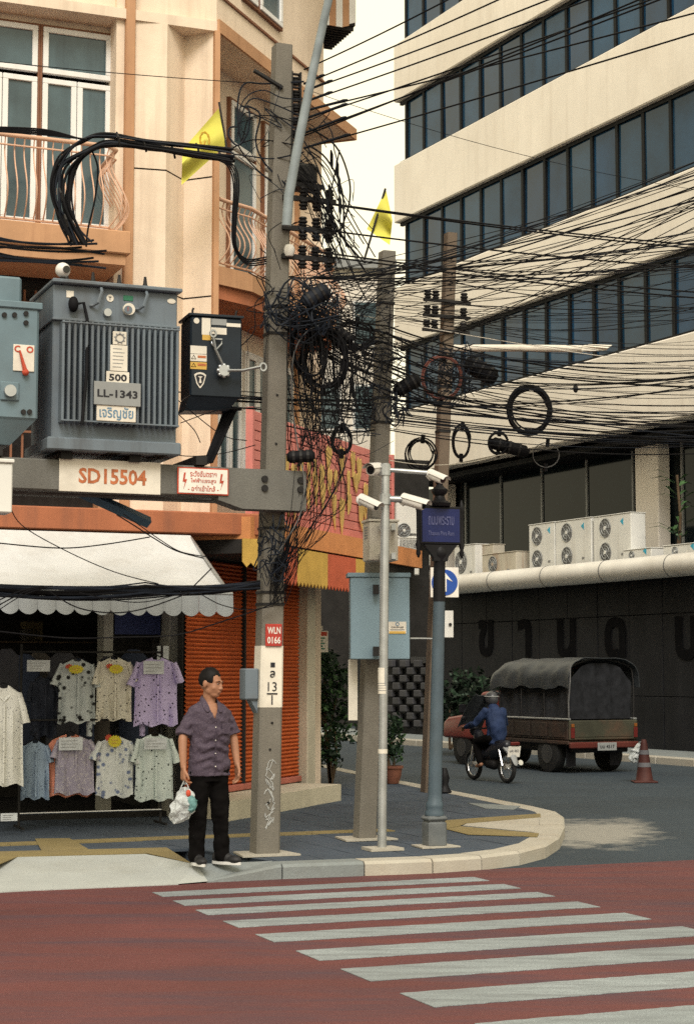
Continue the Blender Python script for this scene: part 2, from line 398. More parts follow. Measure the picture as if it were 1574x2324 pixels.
WM = {}
def wmat(o): return WM.get(o.name, Matrix.Identity(4))
def finish(me, smooth):
    if smooth:
        me.polygons.foreach_set('use_smooth', [True] * len(me.polygons))
        me.set_sharp_from_angle(angle=radians(smooth if smooth is not True else 50))
def part(name, mb, material, parent=None, smooth=False, label=None, local=False, kind=None):
    """one mesh object; vertices given in world coordinates unless local"""
    me = bpy.data.meshes.new(name)
    vs = mb.v
    if parent is not None and not local:
        inv = wmat(parent).inverted(); vs = [inv @ p for p in vs]
    me.from_pydata([tuple(p) for p in vs], [], mb.f)
    for m in (material if isinstance(material, (list, tuple)) else [material]): me.materials.append(m)
    if any(mb.mi): me.polygons.foreach_set('material_index', mb.mi)
    finish(me, smooth); me.update()
    o = bpy.data.objects.new(name, me); COL.objects.link(o)
    if parent is not None:
        o.parent = parent; WM[o.name] = wmat(parent)
    if label: o['label'] = label
    if kind: o['kind'] = kind
    return o
def tag(o, label, cat, group=None):
    o['label'] = label; o['category'] = cat
    if group: o['group'] = group
    return o
def single(name, mb, material, label, cat, group=None, smooth=False):
    """a thing that is one mesh: origin moved to its base"""
    if not mb.v: return None
    c = Vector((sum(p.x for p in mb.v) / len(mb.v), sum(p.y for p in mb.v) / len(mb.v), min(p.z for p in mb.v)))
    mb.v = [p - c for p in mb.v]
    o = part(name, mb, material, smooth=smooth); o.location = c
    return tag(o, label, cat, group)
def thing(name, label, cat, loc=(0, 0, 0), rz=0.0, group=None):
    o = bpy.data.objects.new(name, None); o.empty_display_size = 0.2
    COL.objects.link(o); o.location = loc; o.rotation_euler = (0, 0, rz)
    WM[o.name] = Matrix.Translation(Vector(loc)) @ Matrix.Rotation(rz, 4, 'Z')
    return tag(o, label, cat, group)
def structure(name, mb, material, smooth=False):
    o = part(name, mb, material, smooth=smooth); o['kind'] = 'structure'; return o
def copy_tree(o, parent=None):
    c = o.copy(); COL.objects.link(c); c.parent = parent
    for ch in [q for q in COL.objects if q.parent == o]: copy_tree(ch, c)
    return c

def text_mb(body, F, width=None, height=None, thick=0.002, bold=0.0, spacing=1.0):
    """flat lettering centred on the origin of F, x to the right, z up, facing -y"""
    c = bpy.data.curves.new('lettering', 'FONT'); c.body = body; c.align_x = 'CENTER'; c.resolution_u = 2
    c.offset = bold; c.space_character = spacing
    o = bpy.data.objects.new('lettering', c)
    me = bpy.data.meshes.new_from_object(o)
    vs = [v.co.copy() for v in me.vertices]; fs = [tuple(p.vertices) for p in me.polygons]
    bpy.data.objects.remove(o); bpy.data.curves.remove(c); bpy.data.meshes.remove(me)
    mb = MB()
    if not vs: return mb
    x0, x1 = min(v.x for v in vs), max(v.x for v in vs); y0, y1 = min(v.y for v in vs), max(v.y for v in vs)
    sx = width / (x1 - x0) if width else None; sy = height / (y1 - y0) if height else None
    sx = sx or sy; sy = sy or sx
    mb.add([((v.x - (x0 + x1) / 2) * sx, -thick, (v.y - (y0 + y1) / 2) * sy) for v in vs], fs, 0, F)
    return mb
def shifted(F, x, y, z): return F @ Matrix.Translation((x, y, z))

def evaluate(mb, mods, name='tmp'):
    me = bpy.data.meshes.new(name); me.from_pydata([tuple(p) for p in mb.v], [], mb.f); me.update()
    o = bpy.data.objects.new(name, me); COL.objects.link(o); mods(o)
    dg = bpy.context.evaluated_depsgraph_get(); r = bpy.data.meshes.new_from_object(o.evaluated_get(dg))
    out = MB(); out.v = [v.co.copy() for v in r.vertices]; out.f = [tuple(p.vertices) for p in r.polygons]; out.mi = [0] * len(out.f)
    bpy.data.objects.remove(o); bpy.data.meshes.remove(me); bpy.data.meshes.remove(r)
    return out
def weld(mb, voxel=0.008, smooth=4, fac=0.5):
    """overlapping closed pieces into one continuous skin"""
    def mods(o):
        m = o.modifiers.new('r', 'REMESH'); m.mode = 'VOXEL'; m.voxel_size = voxel
        if smooth:
            q = o.modifiers.new('s', 'SMOOTH'); q.factor = fac; q.iterations = smooth
    return evaluate(mb, mods)
def wrinkle(mb, amp, sc, seed=0, stretch=(1, 1, 1)):
    """push a skin in and out with noise"""
    out = []
    for p in mb.v:
        q = Vector((p.x * stretch[0], p.y * stretch[1], p.z * stretch[2])) * sc + Vector((seed, seed * 2.3, 0))
        out.append(p + Vector((noise.noise(q), noise.noise(q + Vector((31, 0, 0))), 0.4 * noise.noise(q + Vector((0, 57, 0))))) * amp)
    mb.v = out; return mb

# ================================================================== ground
def RP(along, across):                       # road coordinates to world
    p = ROAD @ Vector((along, across, 0)); return (p.x, p.y)
g = MB(); g.quad((-220, -120, 0), (220, -120, 0), (220, 320, 0), (-220, 320, 0))
road = structure('road', g, asphalt)
ACROSS0 = (ROAD.inverted() @ gnd(760, 1991)).y + 0.02
g = MB(); g.quad((*RP(-60, ACROSS0 - 16), .004), (*RP(60, ACROSS0 - 16), .004), (*RP(60, ACROSS0), .004), (*RP(-60, ACROSS0), .004))
red_road = structure('red_road', g, red_road_mat)
STR = [((327.5, 2028.6), (357.5, 2037.6)), ((385, 2046.6), (412.5, 2057.6)), ((445, 2067.6), (475, 2078.6)), ((515, 2092.6), (552.5, 2106.6)),
       ((590, 2122.6), (630, 2140.1)), ((677.5, 2160.1), (727.5, 2182.6)), ((780, 2201.6), (837, 2230.1)), ((904.5, 2257.6), (964.5, 2290.1)), ((1030, 2330), (1100, 2372))]
for top, bot in STR:
    a = (ROAD.inverted() @ gnd(*top)).y; b = (ROAD.inverted() @ gnd(*bot)).y
    NJ = 60; jit = lambda: RND.uniform(-.007, .007)
    mb = MB(); mb.slab([RP(4.03 + 2.85 * k / NJ, b + jit()) for k in range(NJ + 1)] + [RP(6.88 - 2.85 * k / NJ, a + jit()) for k in range(NJ + 1)], .005, .009)
    part('crosswalk_stripe', mb, stripe_mat, red_road)

# kerb: outer line of the pavement, walked from the ramp round the corner into the side street
OUT = [(-1.18, 15.10), (-.55, 15.36), (.15, 15.60), (.75, 15.80), (1.2, 16.08), (1.58, 16.5), (1.88, 17.1), (2.12, 18.0), (2.33, 19.3), (2.47, 20.5), (2.47, 21.2), (2.3, 22.0), (1.93, 23.3), (1.45, 25.0), (.9, 27.0), (.05, 30.3), (-1.5, 36.3), (-4, 46)]
def offset_line(L, d):
    r = []
    for i, p in enumerate(L):
        a = Vector(L[max(i - 1, 0)]); b = Vector(L[min(i + 1, len(L) - 1)])
        t = (b - a).normalized(); r.append((p[0] - t.y * d, p[1] + t.x * d))
    return r
INN = offset_line(OUT, 0.27)
kerb = structure('kerb', MB(), kerb_light)
def lerp2(a, b, t): return (a[0] + (b[0] - a[0]) * t, a[1] + (b[1] - a[1]) * t)
for i in range(len(OUT) - 1):
    seg = hypot(OUT[i + 1][0] - OUT[i][0], OUT[i + 1][1] - OUT[i][1])
    n = max(1, round(seg / 1.0))
    for k in range(n):
        t0, t1 = k / n, (k + 1) / n
        e = 0.006 / seg * n / n
        o0, o1, i0, i1 = lerp2(OUT[i], OUT[i + 1], t0 + e), lerp2(OUT[i], OUT[i + 1], t1 - e), lerp2(INN[i], INN[i + 1], t0 + e), lerp2(INN[i], INN[i + 1], t1 - e)
        dz = RND.uniform(-.004, .004); mb = MB(); c = 0.025
        A0, A1 = lerp2(o0, i0, .1), lerp2(o1, i1, .1)
        h0 = PAVE - c + dz if not (i == 0 and k == 0) else .012; h0a = PAVE + dz if not (i == 0 and k == 0) else .02
        mb.add([(*o0, -.02), (*o1, -.02), (*o1, PAVE - c + dz), (*o0, h0), (*A0, h0a), (*A1, PAVE + dz), (*i1, PAVE + dz), (*i0, PAVE + dz), (*i1, -.02), (*i0, -.02)],
               [(0, 1, 2, 3), (3, 2, 5, 4), (4, 5, 6, 7), (7, 6, 8, 9), (0, 3, 4, 7, 9), (1, 8, 6, 5, 2)])
        part('kerb_stone', mb, kerb_grey if i in (0, 1) else kerb_light, kerb)
# pavement bed and slabs
LEFT = [RP(-12, 13.9), RP(2.9, 14.62)]
bed = [(-15, 9.7), (-4.2, 14.05), gnd(45, 1946)[:2], gnd(325, 1939)[:2]] + INN[1:] + [(-12, 46), (-20, 20)]
mb = MB(); mb.slab(bed, -.02, PAVE - .006)
pavement = structure('pavement', mb, slab_mat)
def clip(poly, A, B):
    """keep what lies left of A->B"""
    out = []
    d = lambda p: (B[0] - A[0]) * (p[1] - A[1]) - (B[1] - A[1]) * (p[0] - A[0])
    for i, p in enumerate(poly):
        q = poly[(i + 1) % len(poly)]; dp, dq = d(p), d(q)
        if dp >= 0: out.append(p)
        if (dp >= 0) != (dq >= 0):
            t = dp / (dp - dq); out.append(lerp2(p, q, t))
    return out
edge = [INN[1], INN[2], INN[3], INN[4], INN[5], INN[6], INN[7], INN[8], INN[9], INN[10], INN[11], INN[12], INN[13], INN[14]]
rb = gnd(325, 1939); rf = gnd(45, 1946)
step_w, slabs = 0.42, 0
for ia in range(-7, 22):
    for ib in range(0, 26):
        x0, y0 = 2.0 + ia * step_w, 14.2 + ib * step_w
        q = [RP(x0 + .004, y0 + .004), RP(x0 + step_w - .004, y0 + .004), RP(x0 + step_w - .004, y0 + step_w - .004), RP(x0 + .004, y0 + step_w - .004)]
        cx, cy = sum(p[0] for p in q) / 4, sum(p[1] for p in q) / 4
        if cx < -4.0 or cy > 24.5: continue
        loc = F0.inverted() @ Vector((cx, cy, 0)); lk = K0.inverted() @ Vector((cx, cy, 0))
        if loc.y > -0.15 and lk.y > -0.25: continue
        for a, b in zip(edge, edge[1:]):
            if q: q = clip(q, a, b)
        if q: q = clip(q, (rb.x, rb.y), edge[0])
        if q and cx < rb.x: q = clip(q, (rf.x, rf.y), (rb.x, rb.y))
        if len(q) < 3: continue
        ar = abs(sum(q[i][0] * q[(i + 1) % len(q)][1] - q[(i + 1) % len(q)][0] * q[i][1] for i in range(len(q)))) / 2
        if ar < .004: continue
        mb = MB(); dz = RND.uniform(-.0025, .0025); mb.slab(q, PAVE - .03, PAVE + dz)
        part('paving_slab', mb, slab_mat, pavement); slabs += 1
mb = MB(); mb.slab([gnd(u, v, PAVE)[:2] for u, v in ((-120, 1936), (300, 1930), (436, 1924), (470, 1880), (-120, 1885))], PAVE - .03, PAVE - .0045); part('paving_bed', mb, slab_mat, pavement)
def flat_poly(name, uv, z, material, parent, th=0.006):
    mb = MB(); q = [gnd(u, v, z)[:2] for u, v in uv][::-1]; mb.slab(q, z - th, z); return part(name, mb, material, parent)
Z1 = PAVE + .008
for n in range(24):                          # guiding strip, one tactile tile after the other
    a0 = (ROAD.inverted() @ gnd(787, 1888, PAVE)); x0 = 2.6 + n * .305
    if x0 + .3 > 7.62: break
    mb = MB(); mb.slab([RP(x0, a0.y - .14), RP(x0 + .3, a0.y - .14), RP(x0 + .3, a0.y + .14), RP(x0, a0.y + .14)], PAVE - .01, Z1 + RND.uniform(-.001, .001))
    part('tactile_tile', mb, tactile_mat, pavement)
flat_poly('tactile_tile', [(1000, 1862), (1225, 1846), (1226, 1854), (1056, 1868), (1042, 1874), (1010, 1880)], Z1, tactile_mat, pavement)
flat_poly('tactile_tile', [(1012, 1881), (1044, 1875), (1222, 1891), (1218, 1898), (1060, 1893)], Z1 + .002, tactile_mat, pavement)
flat_poly('dropped_kerb_wedge', [(1058, 1869), (1224, 1855), (1219, 1889), (1050, 1873)], Z1 - .003, kerb_light, pavement)
flat_poly('tactile_tile', [(0, 1932), (378, 1923), (432, 1957), (334, 1936), (40, 1944), (-60, 1985), (-60, 1945)], Z1, tactile_mat, pavement)
flat_poly('tactile_tile', [(80, 1903), (158, 1902), (200, 1926), (95, 1930)], Z1 + .002, tactile_mat, pavement)
for uv in ([(1060, 1822), (1180, 1829), (1165, 1837), (1100, 1834)], ):
    flat_poly('manhole_cover', uv, PAVE + .006, kerb_grey, pavement)
# dropped kerb ramp
bl, br, fr_, fl_ = gnd(40, 1945, PAVE + .004), gnd(330, 1938, PAVE + .004), gnd(405, 2006, .012), gnd(70, 2020, .012)
mb = MB()
cr = Vector((OUT[0][0] + .02, OUT[0][1] + .0, .016)); cri = Vector((*INN[0], PAVE))
l0, l1 = gnd(-260, 1975, PAVE), gnd(-200, 2035, .012)
mb.add([bl, br, fr_, fl_, cri, cr, l0, l1, (bl.x, bl.y, -.02), (fl_.x, fl_.y, -.02), (fr_.x, fr_.y, -.02), (l1.x, l1.y, -.02)],
       [(3, 2, 1, 0), (2, 4, 1), (2, 5, 4), (7, 3, 0, 6), (9, 10, 2, 3), (11, 9, 3, 7)])
ramp = structure('ramp', mb, ramp_mat)
# pavement of the far side of the street
mb = MB(); mb.slab([(-6, -2.6), (30, -2.6), (30, -.2), (-6, -.2)], -.02, .14, F=R0)
far_pave = structure('far_pavement', mb, kerb_grey)
for i in range(30):
    mb = MB(); mb.box(-6 + i * 1.2 + .01, -6 + (i + 1) * 1.2 - .01, -2.85, -2.61, -.02, .145, F=R0, bev=.02); part('kerb_stone', mb, kerb_light, far_pave)

# ================================================================== office building across the side street
office = thing('office_building', 'tall cream office block with long dark ribbon windows across the side street', 'building', (1.52, 50, 0))
BANDS = [(7.28, 9.10), (10.98, 12.70), (14.60, 16.30), (18.15, 19.85), (21.65, 23.5)]
XR = 30.0
mb = MB(); mb.box(.3, XR, .35, 14, 7.3, 23, F=R0); part('core_wall', mb, dark_inner, office)
for z0, z1 in BANDS:
    mb = MB(); mb.box(-.12, XR, -.14, .34, z0, z1, F=R0, bev=.03); part('spandrel_band', mb, office_wall, office)
    mb = MB(); mb.box(-.12, .36, .341, 14, z0, z1, F=R0, bev=.03); part('end_wall', mb, office_wall, office)
BAY = (px(R0, 1517, 200)[0] - px(R0, 919, 200)[0]) / 12; BX0 = px(R0, 919, 200)[0]
for (za, zb) in [(BANDS[i][1], BANDS[i + 1][0]) for i in range(4)]:
    n = int(XR / BAY)
    hf = MB(); hf.box(.0, XR, .0, .1, zb - .1, zb - .002, F=R0); hf.box(0, XR, 0, .1, za + .002, za + .08, F=R0); part('window_rail', hf, mullion_mat, office)
    for i in range(n + 1):
        xm_ = BX0 + i * BAY; mb = MB(); mb.box(xm_ - .05, xm_ + .05, .01, .12, za + .081, zb - .101, F=R0); part('mullion', mb, mullion_mat, office)
        if i < n:
            t = RND.uniform(-.012, .012); t2 = RND.uniform(-.012, .012); mb = MB(); x0, x1 = xm_ + .051, xm_ + BAY - .051
            mb.add([(x0, .06 + t, za + .081), (x1, .06 - t, za + .081), (x1, .06 - t + t2, zb - .101), (x0, .06 + t + t2, zb - .101), (x0, .12, za + .081), (x1, .12, za + .081), (x1, .12, zb - .101), (x0, .12, zb - .101)],
                   [(0, 1, 2, 3), (5, 4, 7, 6), (0, 4, 5, 1), (3, 2, 6, 7), (0, 3, 7, 4), (1, 5, 6, 2)], 0, R0)
            part('window_pane', mb, RND.choice(office_panes), office)
# recessed shop level behind the row of air units
mb = MB(); mb.box(-.1, XR, .35, 14, 7.05, 7.185, F=R0); part('soffit', mb, dark_wall, office)
xs = [px(R0, u, 1120, 1.3)[0] for u in (960, 1057, 1137, 1230, 1332, 1437)]
xs = [xs[0] - 2.2] + xs + [xs[-1] + 1.9, xs[-1] + 3.9, xs[-1] + 6, xs[-1] + 8]
for a, b in zip(xs, xs[1:]):
    if b > XR: break
    mb = MB(); mb.box(a + .035, b - .035, 1.3, 1.4, 4.15, 7.05, F=R0); part('shop_glass', mb, glass, office)
    mb = MB(); mb.box(a - .03, a + .03, 1.26, 1.4, 4.15, 7.05, F=R0); part('shop_mullion', mb, plate_grey, office)
c0 = px(R0, 1440, 1120, .9)[0]; c1 = px(R0, 1492, 1120, .9)[0]
mb = MB(); mb.box(c0, c1, .9, 1.25, 4.15, 7.04, F=R0, bev=.02); part('column', mb, office_wall, office)
mb = MB(); mb.box(px(R0, 985, 1120, .9)[0], px(R0, 1010, 1120, .9)[0], .9, 1.25, 4.15, 7.04, F=R0, bev=.02); part('column', mb, office_wall, office)
# canopy with a round metal edge
xl = px(R0, 1000, 1330, -1.3)[0]
mb = MB(); mb.box(xl + .4, XR, -1.25, 1.5, 3.86, 4.12, F=R0); part('canopy', mb, dark_wall, office)
xq = xl + .3
while xq < XR:
    mb = MB(); mb.tube([(xq + .008, -1.3, 3.97), (xq + 2.33, -1.3, 3.97)], .24, 20, F=R0); part('canopy_edge_pipe', mb, pipe_metal, office, smooth=True)
    mb = MB(); mb.tube([(xq + 2.325, -1.3, 3.97), (xq + 2.345, -1.3, 3.97)], .247, 20, F=R0); part('pipe_joint', mb, ac_grille, office, smooth=True)
    xq += 2.34
mb = MB(); mb.tube([(xl + .3, -1.3, 3.97), (xl - .1, -1.25, 3.97), (xl - .4, -1.0, 3.96), (xl - .55, -.55, 3.95), (xl - .6, 0, 3.95)], .238, 16, F=R0); part('canopy_edge_pipe', mb, pipe_metal, office, smooth=True)
# dark wall of the ground floor, in panels
XW0 = -1.2
i = 0; x = XW0
while x < XR:
    for (za, zb) in ((.14, 1.25), (1.262, 3.0), (3.012, 3.86)):
        mb = MB(); d = RND.uniform(-.006, .006); mb.box(x + .006, x + 1.19, -.85 + d, -.6, za, zb, F=R0, bev=.008); part('wall_panel', mb, dark_wall, office)
    x += 1.2
mb = MB(); mb.box(XW0, XR, -.62, 1.5, .0, 3.86, F=R0); part('ground_floor_wall', mb, black_paint, office)
letter_mat = mat('wall_letter', (0.007, 0.007, 0.008), 0.9, spec=.02)
for u, ch in ((1098, 'ข'), (1186, 'า'), (1281, 'น'), (1391, 'ด'), (1553, 'บ')):
    xx, zz = px(R0, u, 1448, -.9); part('wall_letter', text_mb(ch, shifted(R0, xx, -.87, zz), height=.92, bold=.035), letter_mat, office)
# checkered block screen and corrugated panel at the far end
for i in range(6):
    for j in range(9):
        if (i + j) % 2: continue
        u = 873 + i * 16; v = 1498 + j * 17
        xx, zz = px(R0, u, v, -1.0); xx2, zz2 = px(R0, u + 15, v + 16, -1.0)
        mb = MB(); mb.box(xx, xx2, -1.0, -.86, zz2, zz, F=R0, bev=.02); part('screen_block', mb, mat('screen_block', (.05, .05, .055), .9), office)
for i in range(14):
    u = 930 + i * 4.2; xx, z1 = px(R0, u, 1395, -.95); xx2, z0 = px(R0, u + 2.6, 1505, -.95)
    mb = MB(); mb.box(xx, xx2, -.93, -.86, z0, z1, F=R0); part('corrugated_rib', mb, mat('corrugated', (.05, .05, .05), .7), office)

# ================================================================== paler block far down the side street
far = thing('far_building', 'pale grey house block far behind the middle concrete pole', 'building', (-.4, 62, 0))
FB = frame(-4.5, 60, .99, .05)
mb = MB(); mb.box(0, 6.0, 0, 8, 0, 15.6, F=FB); part('wall', mb, office_wall, far)
mb = MB(); mb.box(-.2, 6.2, -.3, 8, 15.6, 15.9, F=FB); part('roof', mb, plate_grey, far)
mb = MB(); mb.box(-.3, 6.3, -.5, -.1, 0, 4.9, F=FB); part('street_end_shade', mb, dark_inner, far)  # added dark box, its colour stands for shade at the street end
for i in range(4):
    for j in range(1, 5):
        mb = MB(); mb.box(.5 + i * 1.4, 1.5 + i * 1.4, -.06, .05, 1.3 + j * 2.9, 2.9 + j * 2.9, F=FB); w = part('window', mb, white_paint, far)
        mb = MB(); mb.box(.58 + i * 1.4, 1.42 + i * 1.4, -.09, -.061, 1.38 + j * 2.9, 2.82 + j * 2.9, F=FB); part('pane', mb, curtain_glass, w)

# mostly hidden house row continuing the corner house, added to shade the side street
row = thing('added_house_row', 'row of plain beige houses added behind the corner house to shade the side street', 'building', tuple(F0 @ Vector((1, 12, 0))))
for k in range(4):
    y0 = 3.4 + k * 6.0
    mb = MB(); mb.box(-8, 3.0 - .1 * (k % 2), y0, y0 + 5.98, 0, 12.4 - .5 * (k % 2), F=F0); part('wall', mb, beige, row)
    for j in range(3):
        for i in range(3):
            mb = MB(); xx = 3.0 - .1 * (k % 2); mb.box(xx, xx + .05, y0 + .6 + i * 1.8, y0 + 1.8 + i * 1.8, 4.2 + j * 2.8, 5.8 + j * 2.8, F=F0); w = part('window', mb, white_paint, row)
            mb = MB(); mb.box(xx + .051, xx + .06, y0 + .7 + i * 1.8, y0 + 1.7 + i * 1.8, 4.3 + j * 2.8, 5.7 + j * 2.8, F=F0); part('pane', mb, curtain_glass, w)
    mb = MB(); mb.box(3.0, 4.0, y0, y0 + 5.9, 3.2, 3.4, F=F0); part('canopy', mb, orange_band, row)

# ================================================================== corner house on the left
house = thing('corner_house', 'beige corner shophouse with orange trim, balconies and folding shutter', 'building', (-1.85, 20.6, 0))
S0, S1, S2 = 3.55, 6.58, 9.40                # floor levels
COLX0, COLX1 = px(F0, 282, 300)[0], px(F0, 299, 300)[0]
FI = F0.inverted()
def Fx(p): q = FI @ Vector((p[0], p[1], 0)); return (q.x, q.y)
PL = [(COLX1, 0.0), Fx((-2.12, 20.43)), Fx((-1.95, 20.86)), Fx((-1.54, 20.67))]
def wall_run(pts, z0, z1, th, F):
    mb = MB(); n = len(pts)
    back = [(p[0], p[1] + th) for p in pts]
    mb.slab(list(pts) + back[::-1], z0, z1, F=F); return mb
# folded upper wall, with shadow grooves between lifts
for z0, z1 in ((S0 - .1, 6.18), (6.2, 7.62), (7.64, S2)):
    part('upper_wall', wall_run(PL, z0, z1, .35, F0), beige, house)
part('upper_wall', wall_run([(p[0], p[1] + .012) for p in PL], 6.17, 7.66, .3, F0), dark_inner, house)
mb = MB(); tipx, tipy = PL[3]; mb.box(tipx - .045, tipx + .02, tipy - .03, tipy + .3, S0, S2 - .002, F=F0); part('corner_trim', mb, orange_trim, house)
mb = MB(); mb.box(COLX0, COLX1 + .02, -.06, .34, 5.6, 12.5, F=F0, bev=.01); part('column', mb, orange_trim, house)
mb = MB(); mb.box(COLX0, COLX1 + .02, -.03, .34, S0, 5.6, F=F0, bev=.01); part('column', mb, orange_trim, house)
mb = MB(); mb.box(COLX0 - .10, COLX0 - .002, .02, .5, S0, 12.5, F=F0); part('window_reveal', mb, beige, house)
# front wall behind the windows
wx1 = COLX0 - .10
mb = MB(); mb.box(-8, wx1, .34, .6, 8.95, 12.5, F=F0); part('front_wall', mb, beige, house)
mb = MB(); mb.box(-8, wx1, .36, .6, S1, 6.9, F=F0); part('front_wall', mb, beige, house)
def glazed(parent, F, x0, x1, z0, z1, y, fw, fm, gm, depth=.07, lites=((0, 1, 0, 1),)):
    """a window unit: outer casing, and sashes given as fractions of it, each with its pane"""
    mb = MB()
    mb.box(x0, x1, y, y + depth, z0, z0 + fw, F=F); mb.box(x0, x1, y, y + depth, z1 - fw, z1, F=F)
    mb.box(x0, x0 + fw, y, y + depth, z0 + fw, z1 - fw, F=F); mb.box(x1 - fw, x1, y, y + depth, z0 + fw, z1 - fw, F=F)
    w = part('window', mb, fm[0], parent)
    X0, X1, Z0, Z1_ = x0 + fw, x1 - fw, z0 + fw, z1 - fw
    for (a, b, c, d) in lites:
        xa, xb, za, zb = X0 + (X1 - X0) * a + .004, X0 + (X1 - X0) * b - .004, Z0 + (Z1_ - Z0) * c + .004, Z0 + (Z1_ - Z0) * d - .004
        s = min(.065, (xb - xa) * .18); mb = MB()
        mb.box(xa, xb, y - .02, y + .04, za, za + s, F=F, bev=.006); mb.box(xa, xb, y - .02, y + .04, zb - s, zb, F=F, bev=.006)
        mb.box(xa, xa + s, y - .02, y + .04, za + s, zb - s, F=F, bev=.006); mb.box(xb - s, xb, y - .02, y + .04, za + s, zb - s, F=F, bev=.006)
        part('sash', mb, fm[1], w)
        mb = MB(); mb.box(xa + s, xb - s, y + .01, y + .03, za + s, zb - s, F=F); part('pane', mb, gm, w)
    return w
brown_trim = mat('brown_casing', (0.20, 0.09, 0.05), 0.7)
WL = ((0, .5, 0, .74), (.5, 1, 0, .74), (0, 1, .76, 1))
wz0, wz1 = 6.9, px(F0, 150, 62, .3)[1]
x1 = px(F0, 258, 150, .3)[0]; x0 = px(F0, 92, 150, .3)[0]
glazed(house, F0, x0, x1, wz0, wz1, .3, .025, (brown_trim, white_paint), curtain_glass, lites=WL)
wd = x1 - x0
for k in range(1, 4): glazed(house, F0, x0 - wd * k, x1 - wd * k - .004, wz0, wz1, .3, .025, (brown_trim, white_paint), curtain_glass, lites=WL)
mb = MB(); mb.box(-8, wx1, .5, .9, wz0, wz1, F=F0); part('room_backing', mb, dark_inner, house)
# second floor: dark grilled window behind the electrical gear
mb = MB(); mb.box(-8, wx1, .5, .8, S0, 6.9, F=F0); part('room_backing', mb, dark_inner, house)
for k in range(22):
    xx = wx1 - .06 - k * .13
    mb = MB(); mb.box(xx - .012, xx + .012, .3, .33, S0 + .3, 6.15, F=F0); part('grille_bar', mb, brown_trim, house)
for zz in (4.0, 4.5, 5.0, 5.5, 6.0):
    mb = MB(); mb.box(-5, wx1, .27, .3, zz - .012, zz + .012, F=F0); part('grille_bar', mb, brown_trim, house)
mb = MB(); mb.box(wx1 - .09, wx1 - .001, .26, .5, S0, 6.2, F=F0); part('window_post', mb, orange_trim, house)
# balcony slabs
mb = MB(); bx1 = px(F0, 296, 500, -.7)[0]
mb.box(-8, bx1, -.75, .3, 6.42, 6.68, F=F0, bev=.012); mb.box(-8, bx1 - .05, -.7, .3, 6.3, 6.42, F=F0); part('balcony_slab', mb, orange_trim, house)
def railing(parent, path, z0, h, spacing, F, belly=.17):
    """bellied wrought iron railing along a plan line; outward is to the right of the walk"""
    pts = [Vector((p[0], p[1], 0)) for p in path]
    L = [0]
    for a, b in zip(pts, pts[1:]): L.append(L[-1] + (b - a).length)
    def along(s):
        for i in range(len(pts) - 1):
            if s <= L[i + 1] + 1e-9:
                t = (s - L[i]) / (L[i + 1] - L[i]); d = (pts[i + 1] - pts[i]).normalized()
                return pts[i].lerp(pts[i + 1], t), Vector((d.y, -d.x, 0))
        return pts[-1], Vector(((pts[-1] - pts[-2]).normalized().y, -(pts[-1] - pts[-2]).normalized().x, 0))
    mb = MB(); mb.tube([p + Vector((0, 0, z0 + h)) for p in pts], .026, 8, F=F); r = part('railing', mb, orange_rail, parent, smooth=True)
    mb = MB(); mb.tube([p + Vector((0, 0, z0 + h - .11)) for p in pts], .011, 6, F=F); part('rail_bar', mb, orange_rail, r)
    mb = MB(); mb.tube([p + Vector((0, 0, z0 + .05)) for p in pts], .014, 6, F=F); part('rail_bar', mb, orange_rail, r)
    n = int(L[-1] / spacing)
    for k in range(n + 1):
        p, o = along(min(L[-1] * k / n, L[-1] - 1e-6))
        path3 = []
        for q in range(15):
            t = q / 14
            w = belly * sin(pi * (t / .72) ** .8) ** 1.25 if t < .72 else -.035 * sin(pi * (t - .72) / .28)
            path3.append(p + o * w + Vector((0, 0, z0 + .05 + (h - .07) * t)))
        mb = MB(); mb.tube(path3, .0085, 5, F=F); part('baluster', mb, orange_rail, r, smooth=True)
    return r
rail_z = 6.68; rail_h = px(F0, 150, 322, -.6)[1] - rail_z
railing(house, [(-5.2, -.62), (bx1 - .24, -.62), (bx1 - .12, -.5), (bx1 - .1, .2)], rail_z, rail_h, .105, F0)
# cut-off corner: recessed wall, slabs, windows
KL = 4.2
mb = MB(); mb.box(0.0, 3.75, .55, .85, S0, 6.3, F=K0); part('corner_wall', mb, beige, house)
mb = MB(); mb.box(0.0, 3.75, .55, .85, 6.3, S2, F=K0); part('corner_wall', mb, beige, house)
mb = MB(); mb.box(3.70, 3.78, .50, .9, S0, S2 - .002, F=K0); part('corner_trim', mb, orange_trim, house)
mb = MB(); mb.box(3.79, 4.0, .6, 4.5, S0, 12.5, F=K0); part('side_wall', mb, beige, house)
mb = MB(); mb.slab([(.02, -.02), (.55, -.22), (3.3, -.22), (3.85, -.02), (3.85, .55), (.3, .55), (.02, .2)], 6.33, 6.55, F=K0); part('balcony_slab', mb, orange_trim, house)
mb = MB(); mb.slab([(.05, .02), (.6, -.16), (3.2, -.16), (3.75, .02), (3.75, .55), (.3, .55), (.05, .2)], 6.17, 6.328, F=K0); part('balcony_slab', mb, orange_band, house)
railing(house, [(.06, .0), (.25, -.05), (.6, -.17), (3.2, -.17), (3.6, -.08), (3.75, .05), (3.75, .5)], 6.55, .82, .095, K0)
a0 = px(K0, 522, 300, .5)[0]; a1 = px(K0, 582, 300, .5)[0]; za = px(K0, 522, 218, .5)[1]
glazed(house, K0, a0, a1, 6.7, za, .5, .03, (brown_trim, white_paint), curtain_glass, lites=((0, 1, 0, .72), (0, 1, .74, 1)))
glazed(house, K0, a1 + .25, a1 + 1.0, 6.7, za, .5, .03, (brown_trim, white_paint), curtain_glass, lites=((0, 1, 0, .72), (0, 1, .74, 1)))
